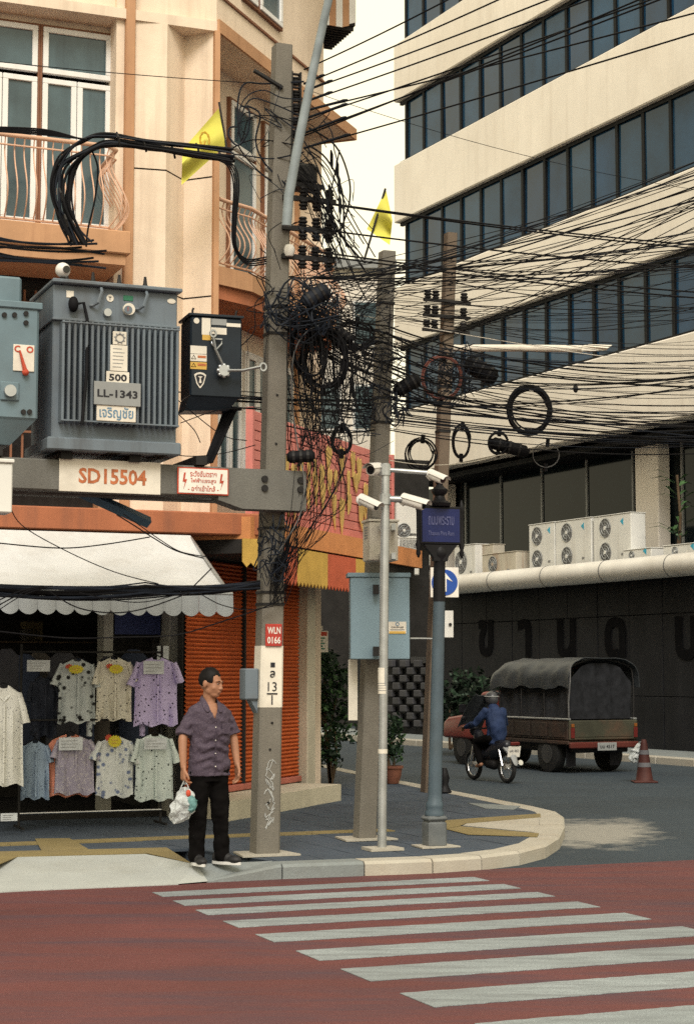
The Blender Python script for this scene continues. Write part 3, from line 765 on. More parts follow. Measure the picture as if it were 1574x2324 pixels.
for q in range(3):
    glazed(house, K0, 1.1 + q * .85, 1.1 + q * .85 + .75, 4.1, 5.9, .5, .03, (white_paint, white_paint), curtain_glass, lites=((0, .5, 0, 1), (.5, 1, 0, 1)))
# top floor over the corner
cc = FI @ K0.translation; ccx, ccy = cc.x, cc.y
kp = lambda x, y: tuple((FI @ K0 @ Vector((x, y, 0)))[:2])
mb = MB(); mb.slab([(-8, .05), (ccx, ccy), kp(4.6, 0), kp(4.6, 1.1), kp(.3, 1.1), (-8, 1.2)], S2, S2 + .12, F=F0); part('soffit_slab', mb, beige, house)
mb = MB(); mb.box(-.02, 4.62, -.03, .0, S2 - .02, S2 + .14, F=K0); mb.box(4.6, 4.63, .0, 1.1, S2 - .02, S2 + .14, F=K0); part('slab_edge_trim', mb, orange_trim, house)
mb = MB(); mb.box(0, 3.45, .02, .5, S2 + .12, 12.6, F=K0); part('top_floor_wall', mb, beige, house)
mb = MB(); mb.box(0, 3.44, -.005, .02, S2 + .45, S2 + .48, F=K0); part('groove_trim', mb, brown_trim, house)
mb = MB(); mb.box(-8, ccx - .05, .1, .5, S2 + .12, 12.6, F=F0); part('top_floor_wall', mb, beige, house)
b0 = px(K0, 583, 20, 0)[0]; b1 = px(K0, 637, 40, 0)[0]; zb = px(K0, 620, 58, 0)[1]
glazed(house, K0, b0 - .45, b0 - .02, zb, zb + 1.3, -.03, .03, (brown_trim, white_paint), curtain_glass, lites=((0, 1, 0, 1),))
glazed(house, K0, b0, b1, zb, zb + 1.3, -.03, .03, (brown_trim, white_paint), curtain_glass, lites=((0, 1, 0, 1),))
mb = MB(); mb.box(-8, 3, .3, 6, 12.6, 12.8, F=F0); part('roof', mb, plate_grey, house)
# canopy band over the shops, on the front and round the corner
zt0, zb0 = px(F0, 30, 1146, -.85)[1], px(F0, 30, 1199, -.85)[1]
cA = px(F0, 590, 1200, -.85)[0]
mb = MB(); mb.box(-8, cA, -.85, .5, zb0, zt0, F=F0, bev=.015); part('canopy', mb, orange_band, house)
kA = px(K0, 640, 1200, -.7)[0]; kB = px(K0, 957, 1270, -.7)[0]
zt1, zb1 = px(K0, 798, 1218, -.7)[1], px(K0, 798, 1262, -.7)[1]
mb = MB(); mb.slab([(kA - .9, -.7), (kB, -.7), (kB, 1.0), (kA - .9, .6)], zb1, zt1, F=K0); part('canopy', mb, mat('orange_canopy_lit', (0.60, 0.25, 0.095), 0.8, var=0.15, streak=(0.2, 0.09, 0.05), streak_amt=0.6, bump=0.1), house)  # canopy orange lightened so the corner looks better lit
mb = MB(); mb.slab([(kA - .9, -.62), (kB - .1, -.62), (kB - .1, 1.0), (kA - .9, .6)], zb1 - .16, zb1 - .001, F=K0); part('canopy_beam', mb, dark_inner, house)
# ground floor shell
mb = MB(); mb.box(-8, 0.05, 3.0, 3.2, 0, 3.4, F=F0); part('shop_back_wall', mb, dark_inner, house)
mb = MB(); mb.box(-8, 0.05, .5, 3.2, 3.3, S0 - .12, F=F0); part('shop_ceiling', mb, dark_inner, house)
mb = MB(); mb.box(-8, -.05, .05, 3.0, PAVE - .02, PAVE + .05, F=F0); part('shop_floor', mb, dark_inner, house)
pA = px(F0, 384, 1500, 0)[0]; pE = px(F0, 421, 1500, 0)[0]
mb = MB(); mb.box(pA, pE, 0, .4, .1, zb0 - .002, F=F0, bev=.01); part('pillar', mb, pillar_grey, house)
pB0, pB1 = px(F0, 236, 1450, .3)[0], px(F0, 257, 1450, .3)[0]
mb = MB(); mb.box(pB0, pB1, .3, .6, .1, 3.3, F=F0); part('pillar', mb, pillar_grey, house)
mb = MB(); mb.box(pB1 + .02, pA - .02, .3, .34, 2.2, 3.2, F=F0); part('blue_panel', mb, mat('blue_panel', (0.02, 0.03, 0.10), 0.7), house)
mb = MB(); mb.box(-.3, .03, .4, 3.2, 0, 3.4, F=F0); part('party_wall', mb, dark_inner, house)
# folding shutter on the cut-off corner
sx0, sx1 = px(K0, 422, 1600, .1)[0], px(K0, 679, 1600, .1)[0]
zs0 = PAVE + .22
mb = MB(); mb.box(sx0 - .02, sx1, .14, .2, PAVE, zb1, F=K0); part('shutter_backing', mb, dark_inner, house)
zz = zs0 + .08; sh = .044
while zz < zb1 - .2:
    for xa, xb in ((sx0, sx0 + (sx1 - sx0) * .46), (sx0 + (sx1 - sx0) * .46 + .05, sx1)):
        mb = MB(); mb.add([(xa, .12, zz), (xb, .12, zz), (xb, .095, zz + sh * .45), (xa, .095, zz + sh * .45), (xb, .125, zz + sh), (xa, .125, zz + sh)], [(0, 1, 2, 3), (3, 2, 4, 5)], 0, K0)
        part('shutter_slat', mb, shutter_orange, house)
    zz += sh + .004
mb = MB(); xm = sx0 + (sx1 - sx0) * .46; mb.box(xm + .003, xm + .047, .07, .14, zs0, zb1, F=K0); part('shutter_guide', mb, dark_inner, house)
mb = MB(); mb.box(sx0, sx1, .06, .14, zs0, zs0 + .075, F=K0, bev=.01); part('shutter_bottom_rail', mb, mat('shutter_rail', (0.38, 0.12, 0.09), 0.6), house)
px1 = px(K0, 711, 1600, 0)[0]
mb = MB(); mb.box(sx1 + .004, px1 + .03, -.02, .4, PAVE, zb1 - .01, F=K0, bev=.015); part('pillar', mb, mat('pillar_cream', (0.47, 0.43, 0.34), 0.85, var=0.1, streak=(0.25, 0.22, 0.17), streak_amt=0.6), house)
stx = px(K0, 757, 1775, -.45)[0]
mb = MB(); mb.slab([(-.75, -.55), (stx, -.55), (stx, .3), (-.3, .3)], PAVE - .02, PAVE + .21, F=K0); part('step', mb, step_cream, house)
mb = MB(); mb.box(stx - .01, 6.2, 1.6, 1.8, 0, 3.3, F=K0); part('side_wall', mb, dark_inner, house)
# red and ochre canvas fringe under the corner canopy
x = kA - .6; k = 0
while x < kB - .8:
    w = .98; c = (red_cloth, ochre_cloth)[k % 2]; n = 9; q = []
    ztop = zb1 - .03; zbot = zb1 - .42
    pts = [(x, ztop), (x, zbot)]
    for j in range(n): pts += [(x + w * (j + .5) / n, zbot - .055), (x + w * (j + 1) / n, zbot)]
    pts += [(x + w, ztop)]
    mb = MB(); mb.prism(pts, -.735, -.72, F=K0); part('canvas_fringe', mb, c, house); x += w + .004; k += 1
    if x > 3.6: break
for k in range(2):
    xa = px(F0, 549, 1250, -.9)[0] + k * .2
    mb = MB(); mb.prism([(xa, zb0 - .04), (xa, zb0 - .3), (xa + .05, zb0 - .36), (xa + .1, zb0 - .31), (xa + .15, zb0 - .36), (xa + .19, zb0 - .3), (xa + .19, zb0 - .04)], -.92, -.9, F=F0); part('canvas_fringe', mb, ochre_cloth, house)
# small striped blind high up at the far end of the top floor, facing the main road
q0 = K0 @ Vector((3.5, .12, 0)); AW = frame(q0.x, q0.y, AX, AY)
za_, zb_2 = px(AW, 760, -60)[1], px(AW, 760, 60)[1]; xa0, xa1 = px(AW, 716, 40)[0], px(AW, 806, 40)[0]
for k in range(6):
    xa, xb = xa0 + (xa1 - xa0) * k / 6, xa0 + (xa1 - xa0) * (k + 1) / 6 - .002; c = (orange_trim, white_paint)[k % 2]; zz = zb_2 + (.0 if k < 5 else .06)
    mb = MB(); mb.prism([(xa, za_), (xa, zz), (xb, zz + (.0 if k < 4 else .035)), (xb, za_)], -.02, 0, F=AW); part('sun_blind_strip', mb, c, house)
mb = MB(); mb.box(xa0, xa1, .002, .9, zb_2 + .05, zb_2 + .1, F=AW)
for k in range(10): mb.box(xa0 + .01, xa1 - .01, .04 + k * .088, .07 + k * .088, zb_2 - .01, zb_2 + .05, F=AW)
part('blind_frame', mb, dark_inner, house)

# red boarded sign with ochre ornaments standing on the corner canopy
sign = thing('pink_board_sign', 'faded pink boarded fascia with ochre leaf ornaments above the orange canopy', 'sign board', tuple((K0 @ Vector((1, -.5, zt1)))))
sA = px(K0, 574, 1000, -.5)[0]; sB = px(K0, 889, 1100, -.5)[0]
zS0, zS1 = zt1 + .02, px(K0, 574, 930, -.5)[1]
nb = 11; hb = (zS1 - zS0) / nb
for i in range(nb):
    mb = MB(); d = RND.uniform(-.004, .004); mb.box(sA, sB, -.5 + d, -.46, zS0 + i * hb + .004, zS0 + (i + 1) * hb - .004, F=K0, bev=.006); part('board', mb, pink_board, sign)
mb = MB(); mb.box(sA, sB, -.458, -.44, zS0, zS1, F=K0); part('backing', mb, dark_inner, sign)
for xa in (sA - .05, sB): 
    mb = MB(); mb.box(xa, xa + .05, -.52, -.43, zS0, zS1 + .03, F=K0); part('edge_post', mb, pink_board, sign)
for i in range(34):
    xx = sA + .75 + (i % 17) * (sB - sA - .95) / 17 + RND.uniform(-.05, .05); zc = zS0 + (.58 if i < 17 else .40) * (zS1 - zS0) * RND.uniform(.85, 1.15); hh = RND.uniform(.22, .46); w = RND.uniform(.05, .10); b1_, b2_ = RND.uniform(-.04, .04), RND.uniform(-.03, .03)
    if RND.random() < .15: zc += .3
    zl_ = max(zc - hh, zS0 + .01)
    pts = [(xx + b1_, zl_), (xx + w * .55 + b2_, zl_ + (zc - zl_) * .4), (xx + w, zc - .03), (xx + w * .7, zc + .05), (xx + w * .1, zc + .02), (xx - w * .5, zc + .06), (xx - w, zc - .01), (xx - w * .5 + b2_, zl_ + (zc - zl_) * .35)]
    mb = MB(); y = -.512 - .004 * (i % 5); mb.prism(pts, y - .012, y, F=K0); part('leaf_ornament', mb, ochre_leaf, sign)

# ================================================================== shop awning
ay = -2.15
zf = px(F0, 300, 1345, ay)[1]; zv = px(F0, 300, 1385, ay)[1]
axr = px(F0, 529, 1360, ay)[0]; axt = px(F0, 432, 1220, -.87)[0]
awn = thing('shop_awning', 'white sloping canvas awning with scalloped edge over the clothes stall', 'awning', tuple(F0 @ Vector((-2, -1.5, zv))))
mb = MB(); NX = 40
for j in range(9):
    t = j / 8
    for i in range(NX + 1):
        s = i / NX; xr = axt + (axr - axt) * t; x = -7.5 + (xr + 7.5) * s
        y = -.87 + (ay + .87) * t; z = zb0 - .02 + (zf - zb0 + .02) * t - .05 * sin(pi * t) - .012 * sin(s * 34) * sin(pi * t)
        mb.v.append(F0 @ Vector((x, y, z)))
for j in range(8):
    for i in range(NX):
        a = j * (NX + 1) + i; mb.f.append((a, a + NX + 1, a + NX + 2, a + 1)); mb.mi.append(0)
part('canvas', mb, awning_white, awn, smooth=True)
x = axr; w = .185; first = True
while x > -7.4:
    pts = [(x - w, zf - .01)] + [(x - w + w * k / 8, zv - .055 * sin(pi * k / 8) ** .7) for k in range(9)] + [(x, zf - .01)]
    mb = MB()
    for k in range(8):
        xa, xb = x - w + w * k / 8, x - w + w * (k + 1) / 8
        za, zc = zv - .055 * sin(pi * k / 8) ** .7, zv - .055 * sin(pi * (k + 1) / 8) ** .7
        ya, yb = ay - .03 * sin(pi * k / 8), ay - .03 * sin(pi * (k + 1) / 8)
        mb.add([(xa, ya - .012, za), (xb, yb - .012, zc), (xb, ay, zf - .01), (xa, ay, zf - .01)], [(0, 1, 2, 3)], 0, F0)
    part('scallop', mb, awning_grey, awn, smooth=True); x -= w + .002
mb = MB(); mb.tube([(-7.5, ay + .02, zf + .005), (axr, ay + .02, zf + .005)], .02, 8, F=F0); part('front_bar', mb, galv, awn)
mb = MB(); mb.tube([(axt, -.9, zb0 - .05), (axr - .02, ay + .02, zf)], .014, 6, F=F0); part('side_arm', mb, galv, awn)

# ================================================================== concrete poles
def column(mb, b, t, w0, w1, ch=.18, levels=10, axis=(AX, AY)):
    a = Vector((axis[0], axis[1], 0)); n = Vector((-axis[1], axis[0], 0))
    for i in range(levels + 1):
        q = i / levels; c = b.lerp(t, q); w = (w0 + (w1 - w0) * q) / 2; k = w * (1 - ch)
        for (x, y) in ((-k, -w), (k, -w), (w, -k), (w, k), (k, w), (-k, w), (-w, k), (-w, -k)): mb.v.append(c + a * x + n * y)
    for i in range(levels):
        for k in range(8): mb.f.append((i * 8 + k, i * 8 + (k + 1) % 8, i * 8 + 8 + (k + 1) % 8, i * 8 + 8 + k)); mb.mi.append(0)
    mb.f.append(tuple(range(8))[::-1]); mb.mi.append(0); mb.f.append(tuple(levels * 8 + k for k in range(8))); mb.mi.append(0)
    return mb
class Pole:
    def __init__(s, name, label, base_uv, top_uv, w0, w1, material):
        s.b = gnd(*base_uv, PAVE); s.t = at(*top_uv, s.b.y); s.w0, s.w1 = w0, w1
        s.o = thing(name, label, 'utility pole', tuple(s.b))
        part('shaft', column(MB(), s.b - Vector((0, 0, .05)), s.t, w0, w1), material, s.o)
    def at_v(s, v):
        z = at(600, v, s.b.y).z; q = (z - s.b.z) / (s.t.z - s.b.z); return s.b.lerp(s.t, q), s.w0 + (s.w1 - s.w0) * q
    def frame_v(s, v):
        c, w = s.at_v(v); return frame(c.x, c.y, AX, AY, c.z), w
P1 = Pole('utility_pole', 'thick grey concrete pole with red tag carrying the transformer, beside the man', (600, 1940), (640, 105), .222, .160, concrete)
P2 = Pole('utility_pole', 'shorter concrete pole behind the blue-grey cabinet and the camera mast', (826, 1905), (878, 572), .185, .140, concrete)
P3 = Pole('utility_pole', 'brown-stained concrete pole behind the street-name post, with lamp arm', (972, 1797), (1022, 530), .185, .150, concrete_brown)
# painted number panel, tag
def sleeve(P, v0, v1, material, name, grow=.006):
    c0, w0 = P.at_v(v1); c1, w1 = P.at_v(v0)
    return part(name, column(MB(), c0, c1, w0 + grow, w1 + grow, levels=2), material, P.o)
sleeve(P1, 1466, 1605, plate_white, 'painted_panel')
def on_pole(P, body, v, height, material, dx=0.0, name='painted_number', bold=.0, th=.006):
    F, w = P.frame_v(v); part(name, text_mb(body, shifted(F, dx, -w / 2 - th, 0), height=height, bold=bold), material, P.o)
on_pole(P1, '■', 1509, .042, ink_black); on_pole(P1, 'ล', 1530, .062, ink_black, bold=.02)
on_pole(P1, '13', 1558, .083, ink_black); on_pole(P1, '1', 1588, .083, ink_black)
F, w = P1.frame_v(1574); mb = MB(); mb.box(-.05, .05, -w / 2 - .009, -w / 2 - .004, -.006, .006, F=F); part('painted_line', mb, ink_black, P1.o)
F, w = P1.frame_v(1442); mb = MB(); mb.box(-.078, .078, -w / 2 - .022, -w / 2 - .006, -.1, .1, F=F, bev=.004); tg = part('number_tag', mb, red_tag, P1.o)
part('tag_lettering', text_mb('WLN', shifted(F, 0, -w / 2 - .023, .042), height=.062, width=.125, bold=.02), ink_white, tg)
part('tag_lettering', text_mb('0166', shifted(F, 0, -w / 2 - .023, -.045), height=.062, width=.125, bold=.02), ink_white, tg)
# chalky scribble on the lower shaft
for k in range(7):
    F, w = P1.frame_v(1735 + k * 22); pts = []
    for q in range(14):
        a = q / 13 * RND.uniform(4, 7); pts.append((.045 * cos(a + k) * (1 - .02 * q) + RND.uniform(-.012, .012), -w / 2 - .004, .05 * sin(a * 1.3) + RND.uniform(-.012, .012)))
    mb = MB(); mb.tube(pts, .0035, 4, F=F); part('chalk_scrawl', mb, mat('chalk', (0.42, 0.43, 0.42), 0.9), P1.o)
# cement collars at the feet
for P, uv in ((P1, 0), (P2, 0)):
    mb = MB(); a = .22; F = frame(P.b.x, P.b.y, AX, AY, PAVE); mb.slab([(-a * 1.25, -a * .95), (a * 1.2, -a * 1.0), (a, a * .8), (-a, a)], .004, .02, F=F); part('cement_footing', mb, kerb_light, P.o)
# straps and bolts
for P, vs in ((P1, (700, 760, 1200, 1345, 1372)), (P2, (690, 905, 960, 1180, 1262, 1310, 1480)), (P3, (720, 880, 980, 1290))):
    for v in vs: sleeve(P, v - 3, v + 3, iron, 'strap', .016)
for P, vs in ((P2, (612, 640, 668, 700, 735)), (P3, (560, 590, 625, 660, 690)), (P1, (900, 1010, 1640, 1700, 1820))):
    for v in vs:
        F, w = P.frame_v(v); mb = MB(); mb.tube([(RND.uniform(-.02, .02), -w / 2 - .008, 0), (0, -w / 2 + .01, 0)], .011, 8, F=F); part('bolt', mb, iron, P.o)
INS = [(.012, 0), (.03, .004), (.034, .016), (.02, .024), (.036, .032), (.038, .046), (.02, .054), (.034, .062), (.03, .076), (.012, .08)]
def insulator(P, p, s=1.0, tilt=0.0):
    M = Matrix.Translation(p) @ Matrix.Rotation(tilt, 4, 'Y') @ Matrix.Scale(s, 4)
    mb = MB(); mb.lathe(INS, 10, F=M); return part('insulator', mb, iron, P.o, smooth=True)
# low voltage rack near the top of the transformer pole
rack_pts = []
F, w = P1.frame_v(255)
mb = MB(); mb.box(w / 2 + .005, w / 2 + .03, -.03, .03, -.40, .40, F=F); mb.box(w / 2 + .1, w / 2 + .115, -.03, .03, -.40, .40, F=F)
for k in range(7): mb.box(w / 2 + .03, w / 2 + .1, -.02, .02, -.38 + k * .127 - .006, -.38 + k * .127 + .006, F=F)
part('insulator_rack', mb, iron, P1.o)
for k in range(6):
    p = F @ Vector((w / 2 + .065, 0, -.32 + k * .127 - .04)); insulator(P1, p, 1.0); rack_pts.append(p + Vector((0.03, 0, .04)))
mb = MB(); mb.tube([F @ Vector((-.30, -.1, .33)), F @ Vector((-.02, -.1, .2))], .022, 6); part('steel_bracket', mb, iron, P1.o)
mid_pts = []
for v in (452, 520, 585):
    F, w = P1.frame_v(v)
    mb = MB(); mb.box(.0, .52, -w / 2 - .05, -w / 2 - .01, -.03, .015, F=F); part('crossarm', mb, iron, P1.o)
    for x in (.20, .33, .46):
        for s in (1, -1):
            p = F @ Vector((x, -w / 2 - .03, .015 if s > 0 else -.11)); insulator(P1, p, 1.15); 
        mid_pts.append(F @ Vector((x, -w / 2 - .03, .06)))
F, w = P1.frame_v(420); mb = MB(); mb.box(.08, .4, -.1, .1, -.02, .02, F=F); mb.box(.1, .36, -.08, .12, .02, .22, F=F, bev=.03); part('junction_box', mb, iron, P1.o)
for P, v in ((P3, 688), (P3, 722), (P3, 755)):
    F, w = P.frame_v(v)
    mb = MB(); mb.box(-.42, .3, -w / 2 - .05, -w / 2, -.02, .02, F=F); part('crossarm', mb, iron, P.o)
    for x in (-.36, -.24, .2): insulator(P, F @ Vector((x, -w / 2 - .03, .02)), 1.5)
# lamp arm on the transformer pole, rising out to the right
y1 = P1.b.y - .35
mb = MB(); mb.tube([at(650, 512, y1), at(655, 445, y1 - .02), at(676, 330, y1 - .08), at(708, 170, y1 - .16), at(738, 30, y1 - .25), at(760, -60, y1 - .35)], [.045, .045, .043, .04, .037, .035], 10); part('lamp_arm', mb, mat('lamp_arm_grey', (0.24, 0.28, 0.30), 0.55, metal=.2, var=.2, scale=6), P1.o, smooth=True)
# lamp arm on the brown pole
y3 = P3.b.y - .2
mb = MB(); mb.tube([at(1030, 790, y3), at(1180, 790, y3 - .3), at(1320, 792, y3 - .6)], .05, 8); arm = part('lamp_arm', mb, plate_white, P3.o, smooth=True)
mb = MB(); mb.add([at(1318, 785, y3 - .6), at(1335, 781, y3 - .55), at(1388, 783, y3 - .8), at(1378, 790, y3 - .85), at(1318, 797, y3 - .62), at(1335, 800, y3 - .5), at(1375, 795, y3 - .8)], [(0, 1, 2, 3), (0, 3, 6, 4), (4, 6, 5), (1, 5, 6, 2), (2, 6, 3), (0, 4, 5, 1)]); part('lamp_head', mb, plate_white, arm)
# small white lamp dome on the pole
F, w = P1.frame_v(575); mb = MB(); mb.lathe([(.0, -.06), (.035, -.055), (.05, -.02), (.05, .02), (.035, .05), (.0, .06)], 12, F=shifted(F, .06, -w / 2 - .06, 0), cap=False); part('white_dome', mb, cam_white, P1.o, smooth=True)
# meter box hanging on the left of the pole
F, w = P1.frame_v(1555); mb = MB(); mb.box(-w / 2 - .13, -w / 2 - .005, -.06, .12, -.13, .15, F=F, bev=.012); mb.prism([(-w / 2 - .07, -.131), (-w / 2 - .005, -.25), (-w / 2 - .005, -.131)], -.03, .1, F=F); part('meter_box', mb, transformer_grey, P1.o)

# ================================================================== transformer platform
T = frame(P1.b.x + .02, P1.b.y, AX, AY)
beam = thing('platform_beam', 'grey concrete platform beam under the transformer, with white number plate', 'beam', tuple(T @ Vector((-1.5, -.2, 3.2))))
yb = -.30
zt, zl = px(T, 300, 1050, yb)[1], px(T, 300, 1120, yb)[1]
zr = px(T, 620, 1157, yb - .02)[1]; ztr = px(T, 620, 1066, yb - .02)[1]
xb0, xb1 = px(T, 495, 1100, yb)[0], px(T, 693, 1100, yb)[0]
mb = MB(); mb.box(-7, xb0 + .05, yb, yb + .18, zl, zt, F=T, bev=.012); part('front_beam', mb, beam_concrete, beam)
mb = MB(); mb.prism([(xb0, ztr), (xb0, (zl + zr) / 2 + .02), (xb0 + .22, zr), (xb1, zr), (xb1, ztr)], yb - .02, yb + .19, F=T); part('bracket_beam', mb, beam_concrete, beam)
mb = MB(); mb.box(-7, xb1, .12, .30, zl, zt, F=T, bev=.012); part('rear_beam', mb, beam_concrete, beam)
for u, v in ((600, 1087), (600, 1108), (681, 1090), (681, 1111)):
    x, z = px(T, u, v, yb - .02); mb = MB(); mb.tube([(x, yb - .04, z), (x, yb, z)], .03, 10, F=T); part('bolt', mb, iron, beam)
def plate(parent, name, F, y, u0, u1, v0, v1, material, th=.012, bev=.003, label=None):
    x0, z1 = px(F, u0, (v0 + v1) / 2, y)[0], px(F, (u0 + u1) / 2, v0, y)[1]; x1, z0 = px(F, u1, (v0 + v1) / 2, y)[0], px(F, (u0 + u1) / 2, v1, y)[1]
    mb = MB(); mb.box(x0, x1, y - th, y, z0, z1, F=F, bev=bev); o = part(name, mb, material, parent, label=label); return o, (x0 + x1) / 2, (z0 + z1) / 2, x1 - x0, z1 - z0
np_, cx, cz, w, h = plate(beam, 'number_plate', T, yb - .003, 134, 364, 1045, 1119, plate_white)
part('plate_lettering', text_mb('SD15504', shifted(T, cx + .02, yb - .016, cz), width=w * .67, height=h * .48, bold=.028), ink_rust, np_)
warn = thing('danger_sign', 'small white high-voltage warning sign with red Thai lettering on the concrete beam', 'sign', tuple(T @ Vector((px(T, 460, 1090, yb)[0], yb, zl))))
wp, cx, cz, w, h = plate(warn, 'panel', T, yb - .024, 402, 518, 1062, 1123, ink_red)
mb = MB(); mb.box(cx - w / 2 + .012, cx + w / 2 - .012, yb - .040, yb - .034, cz - h / 2 + .012, cz + h / 2 - .012, F=T); part('white_field', mb, ink_white, warn)
for q, (txt, dz, ww) in enumerate((('ระวังอันตราย', .27, .52), ('ไฟฟ้าแรงสูง', .0, .5), ('- อย่าเข้าใกล้ -', -.27, .6))):
    part('warning_lettering', text_mb(txt, shifted(T, cx, yb - .041, cz + dz * h), width=w * ww, height=h * .22, bold=.01), ink_red, warn)
for s in (-1, 1):
    xx = cx + s * w * .36; mb = MB(); mb.prism([(xx - .008, cz + .07), (xx + .008, cz + .07), (xx - .002, cz + .01), (xx + .02, cz + .012), (xx - .012, cz - .075), (xx + .002, cz - .012), (xx - .02, cz - .012)], yb - .043, yb - .041, F=T); part('lightning_mark', mb, ink_red, warn)
# steel bearer between beams, blue brace below
mb = MB(); q0 = at(175, 1112, P1.b.y - .5); q1 = at(338, 1186, P1.b.y - .1); mb.tube([q0, q1], .055, 4); part('blue_brace', mb, mat('blue_brace', (0.05, 0.10, 0.16), .5), beam)
for x in (-3.2, -2.55, -1.95, -1.35, -.75):
    mb = MB(); mb.box(x - .05, x + .05, -.36, .36, zt + .002, zt + .08, F=T); part('steel_bearer', mb, iron, beam)

# ------------------------------------------------------------------ transformer
ty = -.42
tr = thing('transformer', 'grey ribbed oil transformer with plates 500 and LL-1343 on the platform', 'transformer', tuple(T @ Vector((px(T, 260, 1000, ty)[0], 0, zt + .08))))
X = lambda u, y=ty: px(T, u, 850, y)[0]
Zv = lambda v, y=ty, u=260: px(T, u, v, y)[1]
zlid, zfin1, zfin0, zsk = Zv(652), Zv(738), Zv(966), Zv(1012)
mb = MB(); mb.box(X(122), X(405), ty + .05, .44, zsk, zlid, F=T, bev=.01); part('tank', mb, transformer_grey, tr)
mb = MB(); mb.box(X(116), X(412), ty - .02, .5, zlid, zlid + .035, F=T, bev=.008); part('lid', mb, transformer_grey, tr)
mb = MB(); mb.box(X(118), X(408), ty + .0, .48, Zv(735), Zv(729), F=T, bev=.004); part('tank_rib', mb, transformer_grey, tr)
nf = 21
for k in range(nf):
    x = X(140) + (X(398) - X(140)) * k / (nf - 1)
    mb = MB(); mb.box(x - .0125, x + .0125, ty - .07, ty + .06, zfin0, zfin1, F=T, bev=.008); part('cooling_fin', mb, transformer_grey, tr)
for za in (zfin0 + .01, zfin1 - .02):
    mb = MB(); mb.box(X(136), X(402), ty - .078, ty - .066, za, za + .012, F=T); part('fin_bar', mb, transformer_grey, tr)
for y0, y1 in ((ty + .1, ty + .3), (.2, .4)):
    pass
mb = MB(); mb.box(X(108), X(410), ty - .04, .46, zsk - .06, zsk + .05, F=T, bev=.012); part('base_skirt', mb, transformer_grey, tr)
for u in (150, 262, 368):
    mb = MB(); mb.box(X(u) - .07, X(u) + .07, ty - .03, .42, zt + .08, zsk - .061, F=T, bev=.01); part('foot', mb, iron, tr)
def disc(parent, name, F, u, v, y, r, material, th=.02, n=20):
    x, z = px(F, u, v, y); mb = MB(); mb.tube([(x, y - th, z), (x, y, z)], r, n, F=F); return part(name, mb, material, parent)
yt = ty + .05
d = disc(tr, 'dial_gauge', T, 291, 703, yt, .052, plate_white, .04); disc(d, 'dial_face', T, 291, 703, yt - .041, .036, transformer_grey, .006)
mb = MB(); x, z = px(T, 291, 703, yt - .05); mb.box(x - .002, x + .002, yt - .052, yt - .048, z - .01, z + .026, F=T); part('needle', mb, ink_red, d)
disc(tr, 'valve_knob', T, 242, 711, yt, .034, galv, .05); disc(tr, 'round_tag', T, 250, 677, yt, .032, plate_white, .006)
F2 = shifted(T, *[px(T, 250, 677, yt - .008)[0], yt - .008, px(T, 250, 677, yt - .008)[1]]); part('tag_lettering', text_mb('T', F2, height=.03, bold=.02), ink_black, tr)
plate(tr, 'green_tag', T, yt, 280, 302, 671, 683, mat('tag_green', (.03, .16, .09), .6), .006); plate(tr, 'white_tag', T, yt, 151, 168, 660, 676, plate_white, .006)
x, z = px(T, 389, 684, yt); mb = MB(); mb.ball((x, yt - .004, z), (.04, .006, .024), 16, 6, F=T); part('oval_badge', mb, plate_white, tr)
for u in (217, 320):
    x = X(u, yt); za = Zv(652, yt); mb = MB(); mb.tube([(x + .03, yt - .03, za - .01), (x + .03, yt - .07, za - .06), (x, yt - .07, za - .16), (x - .03, yt - .03, za - .18), (x - .06, yt - .01, za - .18)], .014, 6, F=T); part('lifting_lug', mb, transformer_grey, tr)
yp = ty - .075
p, cx, cz, w, h = plate(tr, 'maker_plate', T, yp, 256, 287, 753, 783, plate_white)
mb = MB(); mb.tube([(cx + .035 * cos(a), yp - .014, cz + .035 * sin(a)) for a in [2 * pi * k / 16 for k in range(16)]], .006, 5, closed=True, F=T)
for k in range(9): a = 2 * pi * k / 9; mb.box(-.005, .005, -.003, 0, .038, .05, F=shifted(T, cx, yp - .013, cz) @ Matrix.Rotation(a, 4, 'Y'))
part('gear_emblem', mb, ink_grey, p)
p, cx, cz, w, h = plate(tr, 'rating_plate', T, yp, 250, 289, 784, 843, plate_white)
for k in range(6):
    mb = MB(); mb.box(cx - w * .36, cx + w * RND.uniform(.1, .38), yp - .014, yp - .0125, cz + h * (.36 - k * .14) - .003, cz + h * (.36 - k * .14) + .003, F=T); part('plate_line', mb, plate_grey, p)
p, cx, cz, w, h = plate(tr, 'rating_label', T, yp, 241, 293, 844, 871, plate_white); part('plate_lettering', text_mb('500', shifted(T, cx, yp - .013, cz), width=w * .78, height=h * .6, bold=.03), ink_black, p)
p, cx, cz, w, h = plate(tr, 'number_label', T, yp - .012, 213, 319, 868, 921, plate_grey); part('plate_lettering', text_mb('LL-1343', shifted(T, cx, yp - .025, cz), width=w * .86, height=h * .33, bold=.025), ink_black, p)
p, cx, cz, w, h = plate(tr, 'name_label', T, yp, 219, 308, 919, 957, plate_white); part('plate_lettering', text_mb('เจริญชัย', shifted(T, cx, yp - .013, cz - .004), width=w * .86, height=h * .8, bold=.012), ink_blue, p)
